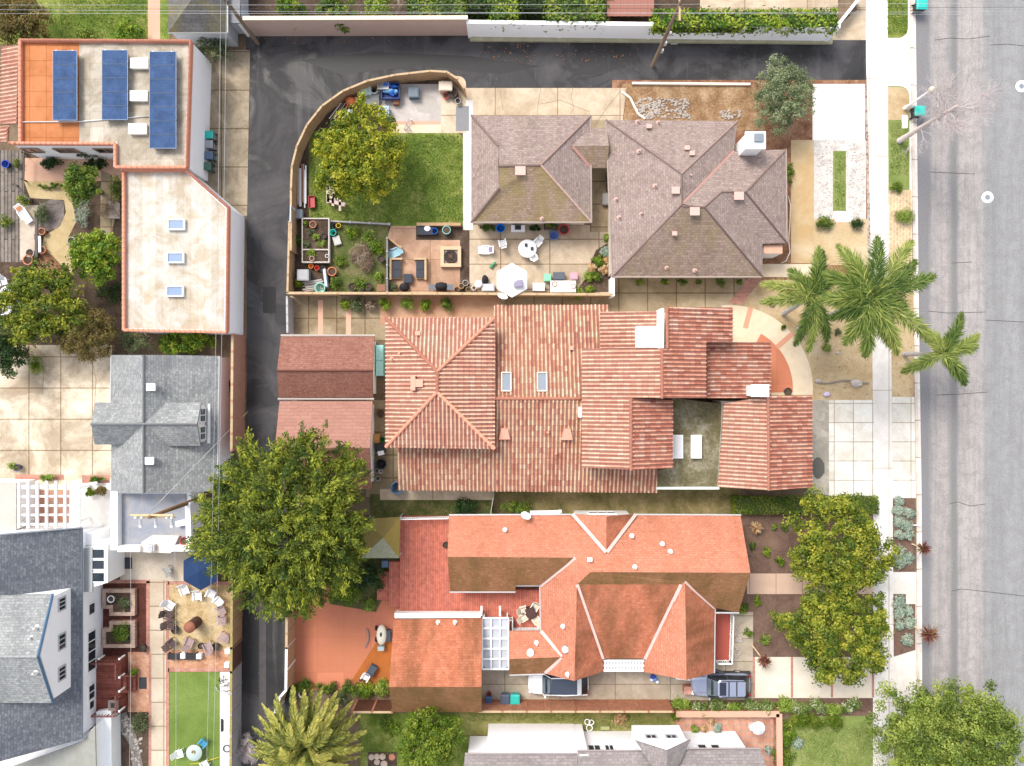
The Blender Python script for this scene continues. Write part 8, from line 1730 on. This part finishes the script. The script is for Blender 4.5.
pot('dark barrel by the deck steps under the shrubs', 370, 580, .32, .7, c_blue, 'barrel', 'barrel', False); cube('storage_box', 'dark box between canopy and deck steps', 'box', 385, 564, .55, .55, .6, c_blue); pot('white globe pot beside the date palm', 302.5, 694, .3, .5, m_chairw); pot('dark pot at the edge of the red deck by the north roof', 446, 545, .25, .75 + .35, m_dark)
zt3 = zd; cube('deck_table', 'dark square table on the red deck corner', 'table', 531, 613, .75, .85, .7 + zd, plain('dark wicker', (.07, .035, .03), .7), None, .4, None, LV)
for px, py, rz, l in ((523.5, 609.5, -1.3, 'cream chair at the upper left of the dark deck table'), (523.5, 617, -1., 'cream chair at the lower left of the dark deck table'), (534.5, 607, 2.6, 'dark framed cream chair above the dark deck table'), (536.5, 620, .6, 'cream chair at the lower right of the dark deck table')): chair('deck_chair', l, plain('cream cushion', (.7, .64, .52), .8), px, py, rz, 'cream chairs on the red deck', zd)
t = thing('blue_bundle', 'small blue and white bundle on the drive under the orange eave', 'bundle', W(654, 679)); rnd = random.Random(9)
for px, py, r, mt in ((653, 677, .26, plain('royal blue cloth', (.04, .07, .35), .7)), (655, 679.5, .24, plain('sky blue cloth', (.14, .25, .55), .7)), (651.5, 680, .14, m_chairw), (657.5, 682, .17, m_chairw)): m = MB(); p = W(px, py, .35); m.ball((p.x, p.y, .26), (r, r * .8, .24), 9, 6, jit=.12, rnd=rnd); m.build('cloth', mt, t)
pot('red pot by the blue bin at the breezeway', 489, 694, .2, .35, plain('red plastic', (.5, .06, .04))); pot('dark pot on the red landing of the terracotta house', 788, 391.5, .3, .5, plain('iron pot', (.05, .045, .045), .5))
for px, py, r, l in ((371.5, 757, .26, 'first round stepping stone at the bottom edge'), (377, 756.5, .25, 'second round stepping stone at the bottom edge'), (382.5, 756.5, .27, 'third round stepping stone at the bottom edge'), (377, 762, .25, 'lower left round stepping stone at the bottom edge'), (392, 757, .28, 'red stepping stone at the bottom edge'), (384, 764, .3, 'lower middle stepping stone at the bottom edge')):
    p = W(px, py); m = MB(); m.lathe(p.x, p.y, [(r, .0), (r, .04), (r * .9, .06), (0, .062)], 12); tag(m.build('stepping_stone', plain('stone disc', (.55, .42, .33), .9, .15) if 'red' not in l else plain('red disc', (.5, .2, .13), .9)), l, 'stepping stone', 'stepping stones')
patch('cobble_bed', rect(368, 752, 397, 800), m_soil, LV * 4)
pot('blue grey pot on the brick patio near its wall', 768.5, 750, .28, .45, plain('blue grey glaze', (.2, .27, .3), .4)); shrub('pot_plant', 'small plant in the blue grey pot', 'plant', 768, 750, 4, .7, LF_aeon, 7, 20, .14, .4, 350, z0=.3)
t = thing('wire_ornament', 'white twisted wire ornament on the weedy strip', 'ornament', W(589, 725)); 
for px, py, r in ((587.5, 722, .22), (591.5, 722.5, .2), (589.5, 728, .25)): p = W(px, py, .3); m = MB(); m.tube([(p.x + r * math.cos(i * .5), p.y + r * math.sin(i * .5), .3 + .05 * math.sin(i)) for i in range(14)], .04, 6); m.build('ring', m_chairw, t)
cube('meter_box', 'small olive box on the weedy strip by the white house', 'box', 605, 728, .75, .3, .3, plain('olive box', (.3, .32, .14), .7))
m = MB(); m.tube([W(912, 525, .15), W(921, 525.5, .5)], .05, 6); m.tube([W(912, 523, .15), W(912, 528, .15)], .05, 6); tag(m.build('bed_marker', m_chairw), 'white stake leaning over the kerb beside the upper succulent bed', 'stake')
p = W(901, 113.5); m = MB(); m.box((p.x + .3, p.y - .7, .03), (.5, 1.1, .06)); m.box((p.x + .3, p.y - .7, .065), (.4, .95, .012)); tag(m.build('meter_cover', m_cream_stucco), 'pale meter cover slab in the parkway by the street lamp', 'cover')
p = W(826, 394); m = MB(); m.ball((p.x, p.y, .15), (.3, .22, .16), 9, 6, jit=.12, rnd=random.Random(4)); tag(m.build('small_flowers', plain('lilac cloth', (.5, .42, .58), .8, .3, 8)), 'small lilac clump at the bottom left of the dry yard', 'flower')
for i, (px, py, l) in enumerate(((772, 304, 'little brown tuft left on the dry yard under the left palm'), (784, 327, 'small green tuft beside the cream walk'), (838, 332, 'green tuft under the left palm fronds'), (826, 347, 'lime spiky tuft at the top of the dry yard'))): shrub('yard_tuft', l, 'plant', px, py, (3, 3, 4, 6)[i], .4, (LF_dry, LF_mid, LF_olive, LF_lime)[i], 7, 22, .2, .2, 360 + i)
